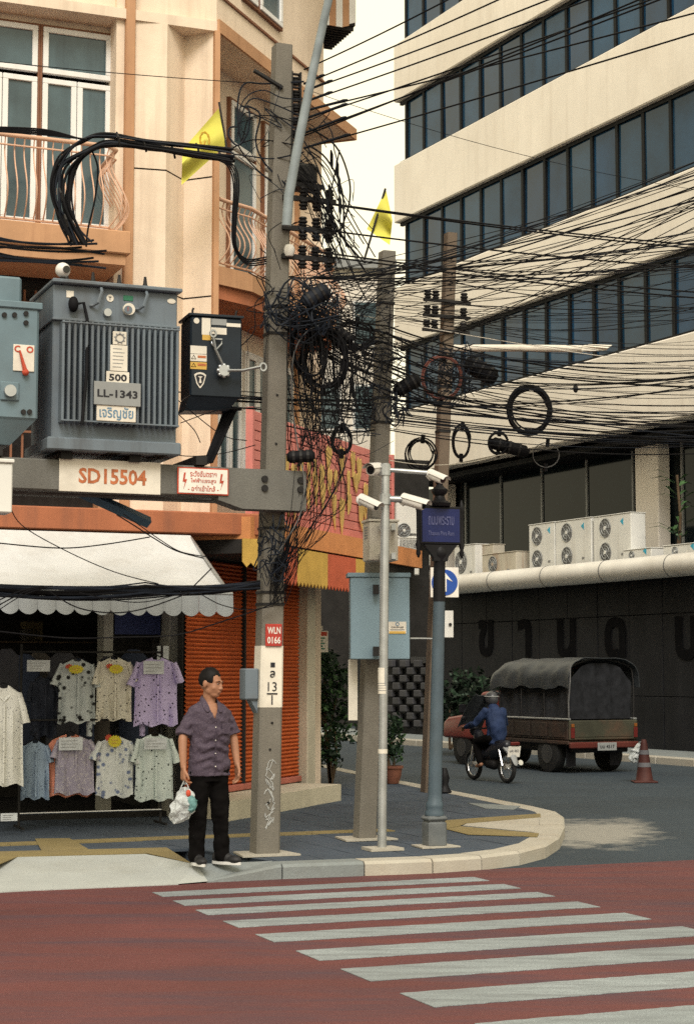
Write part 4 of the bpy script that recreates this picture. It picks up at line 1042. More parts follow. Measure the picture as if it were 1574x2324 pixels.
# bushings under a clutter of cables on the lid, plug at the left
for k in range(4):
    x = X(180) + k * .24; mb = MB(); mb.lathe([(.05, 0), (.055, .03), (.03, .04), (.045, .06), (.028, .08), (.04, .1), (.02, .13), (.012, .2)], 10, F=shifted(T, x, .1, zlid + .035)); part('bushing', mb, iron, tr, smooth=True)
x, z = px(T, 165, 692, yt - .02); mb = MB(); mb.ball((x, yt - .05, z), (.045, .05, .07), 10, 8, F=T); mb.tube([(x + .02, yt - .06, z), (x + .09, yt - .05, z + .02), (x + .12, yt - .06, z - .12), (x + .1, ty - .1, z - .6), (x + .06, ty - .12, z - 1.05)], .014, 6, F=T); part('cable_plug', mb, rubber, tr, smooth=True)
# round white camera on the lid
cm = thing('ball_camera', 'round white camera perched on the left end of the transformer lid', 'camera', tuple(T @ Vector((X(143), ty + .05, zlid + .04))))
x, z = px(T, 143, 613, ty + .05); mb = MB(); mb.ball((x, ty + .05, z), .065, 16, 12, F=T); part('housing', mb, cam_white, cm, smooth=True)
mb = MB(); mb.tube([(x + .02, ty - .018, z - .005), (x + .015, ty + .0, z - .003)], .032, 14, F=T); part('lens', mb, lens_black, cm)
mb = MB(); mb.box(x - .02, x + .02, ty + .03, ty + .07, zlid + .03, z - .05, F=T); part('bracket', mb, iron, cm)

# ------------------------------------------------------------------ blue-grey switch cabinet at the picture's left edge
sg = thing('switch_cabinet', 'blue-grey switchgear tank with C and O lever plate left of the transformer', 'switch cabinet', tuple(T @ Vector((X(30), 0, zt + .08))))
ys = -.46
x0, x1 = px(T, -70, 850, ys)[0], px(T, 88, 850, ys)[0]
mb = MB(); mb.box(x0, x1, ys, .4, Zv(952, ys, 40), Zv(688, ys, 40), F=T, bev=.02); part('tank', mb, switch_blue, sg)
mb = MB(); mb.box(x0, px(T, 97, 690, ys)[0], ys - .02, .42, Zv(700, ys, 40), Zv(684, ys, 40), F=T, bev=.008); part('lid', mb, switch_blue, sg)
mb = MB(); mb.box(x0 + .05, px(T, 56, 650, ys)[0], ys + .1, .3, Zv(684, ys, 40), Zv(622, ys, 40), F=T, bev=.02); part('upper_box', mb, switch_blue, sg)
zb_ = Zv(952, ys, 40); mb = MB(); mb.add([(x0, ys + .02, zb_), (x1 - .02, ys + .02, zb_), (x1 - .02, .38, zb_), (x0, .38, zb_), (x0, ys + .14, zb_ - .2), (x1 - .2, ys + .14, zb_ - .2), (x1 - .2, .3, zb_ - .2), (x0, .3, zb_ - .2)], [(0, 1, 5, 4), (1, 2, 6, 5), (2, 3, 7, 6), (4, 5, 6, 7), (0, 4, 7, 3)], 0, T); part('sump', mb, switch_blue, sg)
for x in (x0 + .3, x1 - .25): mb = MB(); mb.box(x - .02, x + .02, -.1, .1, zt + .08, zb_ - .19, F=T); part('leg', mb, iron, sg)
p, cx, cz, w, h = plate(sg, 'lever_plate', T, ys, 30, 78, 783, 843, plate_white)
for ch, dx in (('C', -.32), ('O', .28)): part('plate_lettering', text_mb(ch, shifted(T, cx + dx * w, ys - .014, cz + h * .33), height=h * .26, bold=.03), ink_red, p)
mb = MB(); mb.tube([(cx - .04, ys - .03, cz + .06), (cx + .01, ys - .035, cz - h * .52)], [.008, .02], 6, F=T); mb.ball((cx + .012, ys - .03, cz - h * .55), .03, 10, 8, F=T); part('lever', mb, ink_red, p)
x, z = px(T, 22, 888, ys); mb = MB(); mb.box(x - .08, x + .08, ys - .02, ys, z - .08, z + .08, F=T, bev=.01); kb = part('handle_plate', mb, switch_blue, sg); disc(kb, 'knob', T, 22, 888, ys - .02, .05, galv, .05)
for u, v in ((59, 712), (59, 733), (10, 715), (33, 715), (53, 935), (67, 935)): disc(sg, 'bolt', T, u, v, ys, .022, iron, .02, 8)

# ------------------------------------------------------------------ dark control box right of the transformer
CB = T @ Matrix.Translation((px(T, 490, 800, -.25)[0], -.25, 0)) @ Matrix.Rotation(radians(-4), 4, 'Z')
cb = thing('control_box', 'dark steel control box with stickers and lever between transformer and pole', 'control box', tuple(CB @ Vector((0, 0, px(T, 490, 905, -.25)[1]))))
cz0, cz1 = px(CB, 490, 902, 0)[1], px(CB, 490, 720, 0)[1]; cx0, cx1 = px(CB, 432, 800, 0)[0], px(CB, 549, 800, 0)[0]
mb = MB(); mb.box(cx0, cx1, 0, .38, cz0, cz1, F=CB, bev=.014); part('body', mb, navy_paint, cb)
mb = MB(); mb.box(cx0 - .02, cx1 + .015, -.015, .4, cz1 + .001, cz1 + .025, F=CB, bev=.005); part('lid', mb, navy_paint, cb)
mb = MB(); mb.add([(cx0, 0.01, cz0), (cx1 - .03, .01, cz0), (cx1 - .03, .37, cz0), (cx0, .37, cz0), (cx0 - .03, .08, cz0 - .12), (cx1 - .1, .08, cz0 - .1), (cx1 - .1, .34, cz0 - .1), (cx0 - .03, .34, cz0 - .12)], [(0, 1, 5, 4), (1, 2, 6, 5), (2, 3, 7, 6), (4, 5, 6, 7), (0, 4, 7, 3)], 0, CB); part('underside', mb, navy_paint, cb)
def sticker(name, u0, u1, v0, v1, m):
    return plate(cb, name, CB, -.001, u0, u1, v0, v1, m, .003, 0)
sticker('white_sticker', 458, 478, 722, 760, plate_white); sticker('white_sticker', 479, 514, 744, 759, plate_white); sticker('grey_sticker', 480, 514, 724, 738, plate_grey); sticker('white_sticker', 514, 546, 734, 742, plate_white)
sticker('ochre_sticker', 459, 478, 760, 772, ochre_cloth); sticker('white_sticker', 432, 469, 785, 803, plate_white)
for v, m in ((804, plate_white), (822, ochre_cloth)):
    p, cx, cz, w, h = sticker('warning_sticker', 432, 469, v, v + 16, m); mb = MB(); mb.tube([(cx - w * .3 + .022 * cos(a), -.006, cz + .022 * sin(a)) for a in (pi / 2, pi / 2 + 2.09, pi / 2 + 4.19)], .004, 4, closed=True, F=CB); part('triangle_mark', mb, ink_black, p)
    mb = MB(); mb.box(cx - w * .05, cx + w * .45, -.007, -.004, cz + .0, cz + .02, F=CB); part('sticker_strip', mb, ink_rust, p)
disc(cb, 'round_tag', CB, 446, 728, -.001, .026, plate_white, .004)
x, z = px(CB, 454, 862, 0); sh_ = [(x + .055 * s, z + q) for s, q in ((-1, .045), (-.55, .062), (0, .068), (.55, .062), (1, .045), (.6, -.035), (.1, -.075), (-.1, -.075), (-.6, -.035))]
mb = MB(); mb.prism(sh_, -.006, -.001, F=CB); sb = part('shield_badge', mb, plate_white, cb); mb = MB(); mb.prism([(x + (a - x) * .75, z + (b - z) * .75) for a, b in sh_], -.009, -.0065, F=CB); part('badge_field', mb, ink_black, sb)
mb = MB(); mb.prism([(x - .012, z - .03), (x + .012, z - .03), (x + .004, z + .015), (x + .022, z + .03), (x - .022, z + .03), (x - .004, z + .015)], -.012, -.0095, F=CB); part('badge_mark', mb, plate_white, sb)
hx, hz = px(CB, 507, 842, -.05); hub = MB(); hub.tube([(hx, -.09, hz), (hx, 0, hz)], .05, 14, F=CB)
for k in range(8): a = 2 * pi * k / 8; hub.ball((hx + .05 * cos(a), -.07, hz + .05 * sin(a)), .018, 8, 6, F=CB)
hb_ = part('switch_hub', hub, galv, cb)
ex, ez = px(CB, 597, 833, -.1); mb = MB(); mb.tube([(hx + .03, -.09, hz), (hx + .16, -.1, hz + .005), (ex - .03, -.1, ez)], .022, 8, F=CB, flat=.6); mb.tube([(ex + .028 * cos(a), -.1, ez + .034 * sin(a)) for a in [2 * pi * k / 12 for k in range(12)]], .011, 6, closed=True, F=CB); part('operating_lever', mb, galv, hb_, smooth=True)
tx, tz = px(CB, 484, 757, -.05); mb = MB(); mb.tube([(tx, -.05, tz - .03), (tx + .02, -.06, tz - .14), (hx - .01, -.07, hz + .05)], .018, 8, F=CB, flat=.6); mb.tube([(tx + .026 * cos(a), -.05, tz + .03 * sin(a)) for a in [2 * pi * k / 12 for k in range(12)]], .01, 6, closed=True, F=CB); part('pull_ring', mb, galv, hb_, smooth=True)
tx2, tz2 = px(CB, 491, 775, -.02); mb = MB(); mb.tube([(tx2 + p[0], -.03, tz2 + p[1]) for p in ((-.05, .02), (.05, .02), (.045, -.02), (.0, -.07), (-.045, -.02))], .009, 6, closed=True, F=CB); part('shackle', mb, galv, cb)
for u in (437, 535): x, z = px(CB, u, 716, .05); mb = MB(); mb.tube([(x, .05, cz1 + .02), (x, .05, cz1 + .06), (x + .01, .05, cz1 + .08)], .01, 6, F=CB); part('lifting_eye', mb, iron, cb)
mb = MB()
for k in range(5): mb.tube([CB @ Vector((cx1 - .1 + k * .03, .1, cz0 - .08)), at(535 - k * 6, 930, P1.b.y - .15), at(510 - k * 5, 985, P1.b.y - .2), at(480 - k * 4, 1050 + k, P1.b.y - .25)], .014, 6)
part('cable_tail', mb, rubber, cb, smooth=True)
# pale box at the bottom of the left edge
lb = thing('pale_meter_cabinet', 'pale grey cabinet cut by the left picture edge below the switchgear', 'cabinet', tuple(T @ Vector((px(T, 0, 1160, -.7)[0], -.7, px(T, 0, 1163, -.7)[1]))))
mb = MB(); mb.box(px(T, -60, 1100, -.75)[0], px(T, 29, 1100, -.75)[0], -.75, -.5, px(T, 0, 1163, -.75)[1], px(T, 0, 1050, -.75)[1], F=T, bev=.01); part('body', mb, ac_white, lb)
mb = MB(); mb.box(px(T, -62, 1100, -.75)[0], px(T, 32, 1100, -.75)[0], -.77, -.48, px(T, 0, 1050, -.75)[1] + .001, px(T, 0, 1041, -.75)[1], F=T, bev=.006); part('lid', mb, ac_white, lb)

# ================================================================== camera mast
cb_ = gnd(866, 1930, PAVE); top = at(874, 1052, cb_.y)
mast = thing('camera_mast', 'slim galvanised steel mast with four white surveillance cameras', 'camera mast', tuple(cb_))
mb = MB(); mb.tube([cb_, top], .042, 14); part('mast_tube', mb, galv, mast, smooth=True)
mb = MB(); F = frame(cb_.x, cb_.y, AX, AY, PAVE); mb.slab([(-.16, -.13), (.17, -.12), (.15, .12), (-.15, .13)], .004, .03, F=F); part('footing', mb, kerb_light, mast)
for v, h, m in ((1545, .12, plate_white), (1705, .02, plate_white)):
    q = at(868, v, cb_.y); mb = MB(); mb.tube([q - Vector((0, 0, h)), q + Vector((0, 0, h))], .0445, 14); st = part('mast_sticker', mb, m, mast, smooth=True)
    if h > .1:
        for k in range(4):
            mb = MB(); mb.tube([q + Vector((0, 0, -.02 - k * .022)), q + Vector((0, 0, -.026 - k * .022))], .0452, 14); part('sticker_line', mb, ink_grey, st)
ym = cb_.y
mb = MB(); mb.tube([at(876, 1066, ym), at(968, 1073, ym)], .022, 10); part('side_arm', mb, galv, mast, smooth=True)
mb = MB(); mb.tube([at(878, 1132, ym), at(912, 1133, ym)], .03, 10); part('side_arm', mb, galv, mast, smooth=True)
for v in (1067, 1133): q = at(873, v, ym); mb = MB(); mb.tube([q - Vector((0, 0, .05)), q + Vector((0, 0, .05))], .055, 12); part('clamp', mb, galv, mast)
def bullet(cu, cv, L, r, yaw, pitch, label):
    c = at(cu, cv, ym - .03); M = Matrix.Translation(c) @ Matrix.Rotation(yaw, 4, 'Z') @ Matrix.Rotation(pitch, 4, 'Y')
    mb = MB(); mb.tube([(-L / 2, 0, 0), (-L / 2 + .02, 0, 0), (L / 2 - .01, 0, 0), (L / 2, 0, 0)], [r * .8, r, r, r * .9], 16, F=M); o = part('camera', mb, cam_white, mast, smooth=True, label=label)
    mb = MB(); mb.tube([(L / 2 + .001, 0, 0), (L / 2 + .006, 0, 0)], r * .72, 14, F=M); part('lens', mb, lens_black, o)
    mb = MB(); n = 7; vs = []
    for xx in (-L / 2 - .01, L / 2 + .05):
        for k in range(n): a = radians(-75 + 150 * k / (n - 1)); vs.append((xx, (r + .012) * sin(a), (r + .012) * cos(a)))
    mb.add(vs, [(k, k + 1, n + k + 1, n + k) for k in range(n - 1)], 0, M); part('sun_shield', mb, cam_white, o, smooth=True)
    mb = MB(); mb.tube([(-L / 2 + .02, 0, -r), (-L / 2 - .03, 0, -r * .6), at(cu, cv, ym) and (-L / 2 - .06, .03, 0)], .016, 8, F=M); part('swivel', mb, cam_white, o)
bullet(849, 1066, .15, .055, radians(-118), radians(8), 'camera pointing at the viewer from the mast head')
bullet(836, 1142, .19, .047, radians(-35), radians(24), 'camera tilted down on the left of the mast')
bullet(938, 1140, .22, .05, radians(-28), radians(17), 'large camera on the short right arm')
bullet(990, 1083, .17, .042, radians(-45), radians(22), 'camera at the end of the long right arm')

# boxes strapped to the shorter pole
bx = thing('blue_cabinet', 'flat blue-grey steel cabinet strapped to the shorter pole behind the camera mast', 'cabinet', tuple(at(858, 1497, 17.2)))
B = frame(at(858, 1400, 17.25).x, 17.25, .995, .06)
mb = MB(); mb.box(px(B, 795, 1400)[0], px(B, 929, 1400)[0], 0, .24, px(B, 858, 1496)[1], px(B, 858, 1310)[1], F=B, bev=.006); part('body', mb, cabinet_blue, bx)
mb = MB(); mb.box(px(B, 788, 1305)[0], px(B, 931, 1305)[0], -.015, .27, px(B, 858, 1310)[1] + .001, px(B, 858, 1300)[1], F=B, bev=.004); part('lid', mb, cabinet_blue, bx)
p, cx, cz, w, h = plate(bx, 'label_plate', B, -.001, 881, 921, 1411, 1438, plate_white, .004, 0)
part('label_lettering', text_mb('CWI-PP-02F', shifted(B, cx, -.006, cz + .003), width=w * .72, height=h * .14, bold=.02), ink_black, p)
mb = MB(); mb.box(cx - w * .46, cx + w * .46, -.008, -.005, cz - h * .5, cz - h * .3, F=B); part('ochre_strip', mb, ochre_cloth, p)
mb = MB(); mb.box(cx - w * .4, cx + w * .4, -.008, -.005, cz - h * .2, cz - h * .14, F=B); part('label_line', mb, ink_grey, p)
mb = MB(); mb.tube([(cx + .016 * cos(a), -.006, cz + h * .3 + .016 * sin(a)) for a in [2 * pi * k / 12 for k in range(12)]], .004, 5, closed=True, F=B); part('round_mark', mb, ink_blue, p)
for v in (1338, 1478): q = at(862, v, 17.2); mb = MB(); mb.box(q.x - .07, q.x - .01, 17.14, 17.23, q.z - .045, q.z + .045); part('clamp', mb, iron, bx)
eb = thing('cream_enclosure', 'cream junction enclosure with side louvres above the blue-grey cabinet', 'enclosure', tuple(at(855, 1270, 17.2)))
E_ = frame(at(838, 1225, 17.0).x, 17.0, .97, .24)
mb = MB(); mb.box(0, px(E_, 903, 1225)[0], 0, .26, px(E_, 865, 1272)[1], px(E_, 865, 1184)[1], F=E_, bev=.008); part('body', mb, cream_box, eb)
mb = MB(); mb.box(-.01, px(E_, 905, 1225)[0], -.012, .275, px(E_, 865, 1184)[1] + .001, px(E_, 865, 1178)[1], F=E_, bev=.004); part('lid', mb, cream_box, eb)
for c_ in range(3):
    for r_ in range(5):
        zc = px(E_, 820, 1195, 0)[1] - r_ * .025; mb = MB(); mb.box(-.004, .002, .07 + c_ * .045, .1 + c_ * .045, zc - .006, zc + .006, F=E_); part('louvre', mb, ink_grey, eb)
for v in (1196, 1262):
    for dx in (-.05, .06): q = at(878, v, 16.9); mb = MB(); mb.box(q.x + dx - .02, q.x + dx + .02, 16.86, 17.05, q.z - .03, q.z + .03); part('clamp', mb, galv, eb)
# white back of a sign strip below the cabinet
wb = single('white_back_strip', MB().box(at(790, 1600, 17.55).x, at(811, 1600, 17.55).x, 17.55, 17.57, at(800, 1635, 17.55).z, at(800, 1497, 17.55).z, bev=.003), plate_white, 'narrow weathered white strip board left of the shorter pole under the cabinet', 'board')

# ================================================================== street-name post
lb_ = gnd(985, 1922, PAVE); Yl = lb_.y
post = thing('street_name_post', 'blue-grey street-name post with square stone base and ornate black head', 'sign post', tuple(lb_))
F = frame(lb_.x, lb_.y, AX, AY, PAVE)
mb = MB(); zz = at(985, 1858, Yl).z - PAVE
mb.box(-.093, .093, -.093, .093, 0, zz - .02, F=F, bev=.02); mb.box(-.1, .1, -.1, .1, zz - .019, zz + .03, F=F, bev=.02); part('base_block', mb, mat('post_base', (0.10, 0.11, 0.115), .8, var=.3, scale=6, bump=.4, dirt=(.2, .2, .19), dirt_amt=.4), post)
ptop = at(996, 1365, Yl)
mb = MB(); b0_ = Vector((lb_.x, lb_.y, PAVE + zz + .03)); dv = ptop - b0_
def along_(q): return b0_ + dv * q
mb.tube([along_(0), along_(.015), along_(.03), along_(.04), along_(.055), along_(.07), along_(.1), along_(1)], [.09, .092, .078, .086, .082, .07, .066, .056], 18); part('column', mb, steel_blue, post, smooth=True)
mb = MB(); mb.tube([ptop, at(996, 1300, Yl), at(997, 1268, Yl), at(997, 1262, Yl), at(997, 1250, Yl), at(998, 1240, Yl)], [.06, .056, .055, .07, .075, .05], 14); part('black_neck', mb, black_paint, post, smooth=True)
SG = frame(at(999, 1195, Yl).x, Yl - .02, .955, .30)
sx0_, sx1_ = px(SG, 953, 1195)[0], px(SG, 1041, 1195)[0]; sz0, sz1 = px(SG, 997, 1233)[1], px(SG, 997, 1153)[1]
mb = MB(); mb.box(sx0_ - .015, sx1_ + .015, -.03, .03, sz0 - .015, sz1 + .015, F=SG, bev=.01); fr2 = part('sign_frame', mb, black_paint, post)
mb = MB(); mb.box(sx0_ + .008, sx1_ - .008, -.036, -.031, sz0 + .01, sz1 - .01, F=SG); pn = part('sign_panel', mb, sign_blue, post)
part('sign_lettering', text_mb('ถนนพระราม', shifted(SG, (sx0_ + sx1_) / 2, -.038, (sz0 + sz1) / 2 + .045), width=(sx1_ - sx0_) * .66, height=.085, bold=.012), sign_dim, pn)
part('sign_lettering', text_mb('Thanon Phra Ram', shifted(SG, (sx0_ + sx1_) / 2, -.038, (sz0 + sz1) / 2 - .075), width=(sx1_ - sx0_) * .66, height=.042, bold=.008), sign_dim, pn)
zt_ = sz1 + .015
mb = MB(); cxm = (sx0_ + sx1_) / 2
mb.lathe([(.10, zt_), (.11, zt_ + .03), (.06, zt_ + .06), (.045, zt_ + .10), (.075, zt_ + .13), (.08, zt_ + .16), (.04, zt_ + .19), (.03, zt_ + .21), (.045, zt_ + .225), (.03, zt_ + .25), (.008, zt_ + .28)], 12, F=shifted(SG, cxm, 0, 0)); part('finial', mb, black_paint, post, smooth=True)
for s in (sx0_ - .02, sx1_ + .025):
    mb = MB(); mb.lathe([(.008, sz0 - .14), (.025, sz0 - .10), (.018, sz0 - .06), (.03, sz0 - .02), (.018, sz0 + .03), (.02, sz1 - .04), (.03, sz1), (.02, sz1 + .04), (.006, sz1 + .08)], 8, F=shifted(SG, s, 0, 0)); part('scroll_spindle', mb, black_paint, post, smooth=True)
mb = MB(); mb.prism([(sx0_ + .03, sz0 - .016), (sx1_ - .03, sz0 - .016), (sx1_ - .12, sz0 - .13), (cxm + .07, sz0 - .17), (cxm - .07, sz0 - .17), (sx0_ + .12, sz0 - .13)], -.03, .03, F=SG); part('scroll_bracket', mb, black_paint, post)
mb = MB(); mb.slab([(-.2, -.17), (.2, -.15), (.17, .14), (-.17, .15)], .003, .016, F=F); part('footing', mb, kerb_light, post)

# one-way sign on the brown pole and small box
ow = thing('arrow_sign', 'white square sign with blue disc and upward arrow behind the street-name post', 'road sign', tuple(at(1008, 1356, 24.2)))
O_ = frame(at(1008, 1322, 24.2).x, 24.2, 1, .05)
mb = MB(); x0, x1 = px(O_, 976, 1322)[0], px(O_, 1040, 1322)[0]; z0, z1 = px(O_, 1008, 1356)[1], px(O_, 1008, 1288)[1]; mb.box(x0, x1, 0, .02, z0, z1, F=O_, bev=.005); part('panel', mb, ink_white, ow)
r = (x1 - x0) * .46; cx, cz = (x0 + x1) / 2, (z0 + z1) / 2
mb = MB(); mb.tube([(cx, -.008, cz), (cx, -.001, cz)], r, 36, F=O_); dd = part('blue_disc', mb, arrow_blue, ow)
mb = MB(); mb.prism([(cx - .026, cz - r * .7), (cx + .026, cz - r * .7), (cx + .026, cz + r * .3), (cx + .11, cz + r * .05), (cx, cz + r * .8), (cx - .11, cz + r * .05), (cx - .026, cz + r * .3)], -.013, -.0085, F=O_); part('arrow', mb, ink_white, dd)
mb = MB(); q = at(992, 1322, 24.25); mb.box(q.x - .03, q.x + .03, 24.22, 24.7, q.z - .03, q.z + .03); part('bracket', mb, iron, ow)
sb_ = thing('small_white_box', 'small white box on the brown pole right of the street-name post', 'box', tuple(at(1018, 1447, 24.3)))
q0, q1 = at(1006, 1447, 24.3), at(1028, 1386, 24.3); mb = MB(); mb.box(q0.x, q1.x, 24.3, 24.42, q0.z, q1.z, bev=.006); part('body', mb, ac_white, sb_)
q = at(1021, 1417, 24.29); mb = MB(); mb.tube([(q.x, 24.28, q.z), (q.x, 24.3, q.z)], .022, 8); part('lock', mb, iron, sb_)
mb = MB(); mb.tube([at(1006, 1450, 24.35), at(960, 1449, 24.35), at(930, 1449, 24.3)], .012, 6); part('conduit', mb, galv, sb_)

# flags
def flag(name, label, staff, uv, Y, seed, emblem=None):
    """uv is a grid of picture rows from hoist to fly"""
    f_ = thing(name, label, 'flag', tuple(at(*staff[1], Y)))
    mb = MB(); mb.tube([at(*staff[0], Y), at(*staff[1], Y)], .012, 6); part('staff', mb, iron, f_)
    nr = len(uv); nc = len(uv[0]); mb = MB(); vs = []; S = 4; m_ = 10
    for i in range(m_ + 1):
        for j in range(m_ + 1):
            s, t = i / m_, j / m_
            a = Vector(uv[0][0]).lerp(Vector(uv[0][1]), t); b = Vector(uv[1][0]).lerp(Vector(uv[1][1]), t); q = a.lerp(b, s)
            vs.append(at(q.x, q.y, Y + .07 * sin(t * 7 + seed + s * 2) * (.3 + s)))
    for i in range(m_):
        for j in range(m_): a = i * (m_ + 1) + j; mb.f.append((a, a + 1, a + m_ + 2, a + m_ + 1)); mb.mi.append(0)
    mb.v = vs; c = part('cloth', mb, flag_yellow, f_, smooth=True)
    if emblem:
        for k in range(9):
            u, v = emblem; a = k * .7; mb = MB(); rr = 6 + 2.2 * k
            mb.tube([at(u + rr * .55 * cos(a + q * .25), v + rr * sin(a + q * .25), Y - .10) for q in range(5)], .01, 5); part('emblem_stroke', mb, flag_ochre, c)
    return f_
flag('yellow_flag', 'yellow flag with ochre emblem hanging before the beige wall left of the thick pole', ((497, 232), (514, 335)), (((496, 246), (512, 330)), ((414, 340), (412, 420))), 19.9, 0, emblem=(462, 320))
flag('yellow_flag', 'plain yellow flag against the sky beside the office block', ((874, 428), (826, 590)), (((875, 430), (832, 520)), ((890, 500), (884, 556))), 19.0, 2)

# ================================================================== overhead cables
def depth_of(u, off=0.0):
    x = px(T, u, 1100, off)[0]; return (T @ Vector((x, off, 0))).y
def bez(pts, n=6):
    """smooth curve through points"""
    out = []
    for i in range(len(pts) - 1):
        p0, p1, p2, p3 = pts[max(i - 1, 0)], pts[i], pts[i + 1], pts[min(i + 2, len(pts) - 1)]
        for k in range(n):
            t = k / n; t2, t3 = t * t, t * t * t
            out.append(.5 * ((2 * p1) + (p2 - p0) * t + (2 * p0 - 5 * p1 + 4 * p2 - p3) * t2 + (3 * p1 - p0 - 3 * p2 + p3) * t3))
    out.append(pts[-1]); return out
def hang(p0, p1, sag, n=14):
    return [p0.lerp(p1, k / n) - Vector((0, 0, 4 * sag * (k / n) * (1 - k / n))) for k in range(n + 1)]
LOOSE_N = {}
LOOSE = {'slack loops beside the thick pole': (0, MB(), 'countless slack wire loops drooping between the thick pole and the shorter pole'), 'wires between the two nearest poles': (0, MB(), 'web of short wires strung between the two nearest poles'), 'fine stray wires to the right': (0, MB(), 'haze of hair-thin wires straying right across the office bands'), 'hanging tangle right of the thick pole': (30, MB(), 'thin wires matted behind the hanging tangle of the thick pole')}
def cable(pts, r, label, group, m=None, name='overhead_cable', n=5, cat='cable'):
    LOOSE_N[group] = LOOSE_N.get(group, 0) + 1
    if group in LOOSE and LOOSE_N[group] > LOOSE[group][0]:        # beyond the ones that can be picked out
        LOOSE[group][1].tube(pts, r, 4); return None
    mb = MB(); mb.tube(pts, r, n); return single(name, mb, m or rubber, label, cat, group, smooth=True)
def level_end(p, u, v):
    """far end of a level wire that starts at p and is seen at picture point u, v"""
    d = ray(u, v); k = (p.z - EYE) / d.z; q = Vector((d.x * k, d.y * k, p.z)); return q
Y1 = P1.b.y
# conductors from the rack to the upper right
LA = 'heavy service wire rising from the pole-top rack to the upper right'
for v0, (u1, v1), sp in ((158, (1000, 0), 0), (190, (1112, 0), 1), (207, (1222, 0), 1), (232, (1312, 0), 1), (252, (1574, 22), 1), (270, (1450, 0), 1), (302, (1574, -40), 1), (308, (1380, 20), 0), (336, (1574, 68), 1)):
    p0 = at(690, v0, Y1 - .05); q = level_end(p0, u1, v1); e = p0 + (q - p0) * 1.6
    L = hang(p0, e, .03); d0 = (L[1] - L[0])
    cable(L, .0075, LA, 'wires from the pole-top rack to the upper right')
    if sp:
        s0 = p0 + (q - p0) * RND.uniform(.10, .16); t = (q - p0).normalized()
        single('wire_splice', MB().tube([p0, p0 + (s0 - p0) * .9, s0, s0 + t * .05], [.012, .014, .018, .009], 6), rubber_blue, 'taped splice on a service wire just right of the pole top', 'splice', 'splices on the upper wires', smooth=True)
# thin line crossing the whole picture at the top
p0 = at(-40, 136, depth_of(-40)); p1 = at(640, 192, Y1)
cable(hang(p0, p1, .02), .004, 'thin wire crossing the beige wall to the pole top from the left', None)
p1 = at(700, 205, Y1); q = at(1574, 430, 19.5); cable(hang(p1, q, .1), .003, 'single thin wire sloping down right across the office windows', None)
# pairs along the main road
LB = 'taut insulated line running right from the mid-pole crossarms past the office'
for (u0, v0), v1 in (((700, 455), 548), ((712, 458), 556), ((720, 520), 600), ((722, 572), 655), ((700, 576), 668)):
    p0 = at(u0, v0, Y1 - .12); q = level_end(p0, 1574, v1); cable(hang(p0, p0 + (q - p0) * 1.3, .05), .0085, LB, 'lines along the main road')
for u0, v0, u1, v1 in ((900, 590, 1600, 560), (870, 600, 1600, 610), (1020, 640, 1600, 700)):
    p0 = at(u0, v0, 18); q = level_end(p0, u1, v1) if v1 < v0 else at(u1, v1, 19.5); cable(hang(p0, q, .06), .006, 'thin line running right from the shorter pole past the office bands', 'thin lines right of the shorter pole')
# fan rising to the right
LC = 'black cable in the fan rising right across the office windows'
for k in range(30):
    u0 = RND.uniform(650, 900); v0 = 610 + 40 * RND.random() + (u0 - 650) * .12
    v1 = 345 + k * 7.2 + RND.uniform(-6, 6) + (40 if k > 16 else 0)
    p0 = at(u0, v0, RND.uniform(16.0, 17.4)); q = level_end(p0, 1590, v1)
    if q.y < 6: q = at(1590, v1, 12)
    cable(hang(p0, p0 + (q - p0) * 1.25, RND.uniform(.03, .14)), RND.choice((.003, .0035, .0045, .0065)), LC, 'cables fanning up to the right', RND.choice((rubber, rubber, rubber, rubber_blue)))
for k in range(10):
    u0 = RND.uniform(880, 1030); v0 = RND.uniform(660, 800); v1 = RND.uniform(400, 640)
    p0 = at(u0, v0, RND.uniform(17.5, 22)); q = level_end(p0, 1590, v1); q.y = max(min(q.y, 24), 11); q = at(1590, v1, q.y)
    cable(hang(p0, p0 + (q - p0) * 1.15, RND.uniform(.03, .16)), RND.choice((.003, .004, .005)), LC, 'cables fanning up to the right')
for k in range(22):
    u0 = RND.uniform(690, 1020); v0 = 640 + (u0 - 690) * .3 + RND.uniform(-40, 40); v1 = RND.uniform(560, 830); y0 = RND.uniform(16.3, 18); cable(hang(at(u0, v0, y0), at(1600, v1, 19.5 if v1 > v0 else 17), RND.uniform(.02, .2)), RND.choice((.0025, .003, .004)), 'fine black wire straying right between the fan and the trunk', 'fine stray wires to the right')
# trunk of telecom cables along the road
LD = 'black telecom cable in the sagging trunk from pole to pole'
for k in range(34):
    s = k / 33; a = at(655 + RND.uniform(-15, 50), 690 + 60 * s + RND.uniform(-14, 14), Y1 - .15 + RND.uniform(-.1, .2)); b = at(868 + RND.uniform(-12, 12), 738 + 135 * s + RND.uniform(-12, 12), 17.3 + RND.uniform(-.1, .3))
    c = at(1015 + RND.uniform(-10, 10), 785 + 140 * s + RND.uniform(-12, 12), 18.3); e = at(1620, 822 + 185 * s + RND.uniform(-14, 14), 20.4 + RND.uniform(-.4, .6))
    if k % 3 == 0: e = at(1620, 815 + 60 * s + RND.uniform(-8, 8), 20.4)
    L = hang(a, b, RND.uniform(.01, .09), 8)[:-1] + hang(b, c, RND.uniform(.0, .05), 5)[:-1] + hang(c, e, RND.uniform(.02, .16), 12)
    cable(L, RND.choice((.003, .004, .005, .006, .009)), LD, 'telecom trunk between the poles', RND.choice((rubber, rubber, rubber_blue, rubber_blue, rubber, rubber_red if k % 9 == 0 else rubber)))
LH = 'level black cable in the lower layer of the telecom trunk'
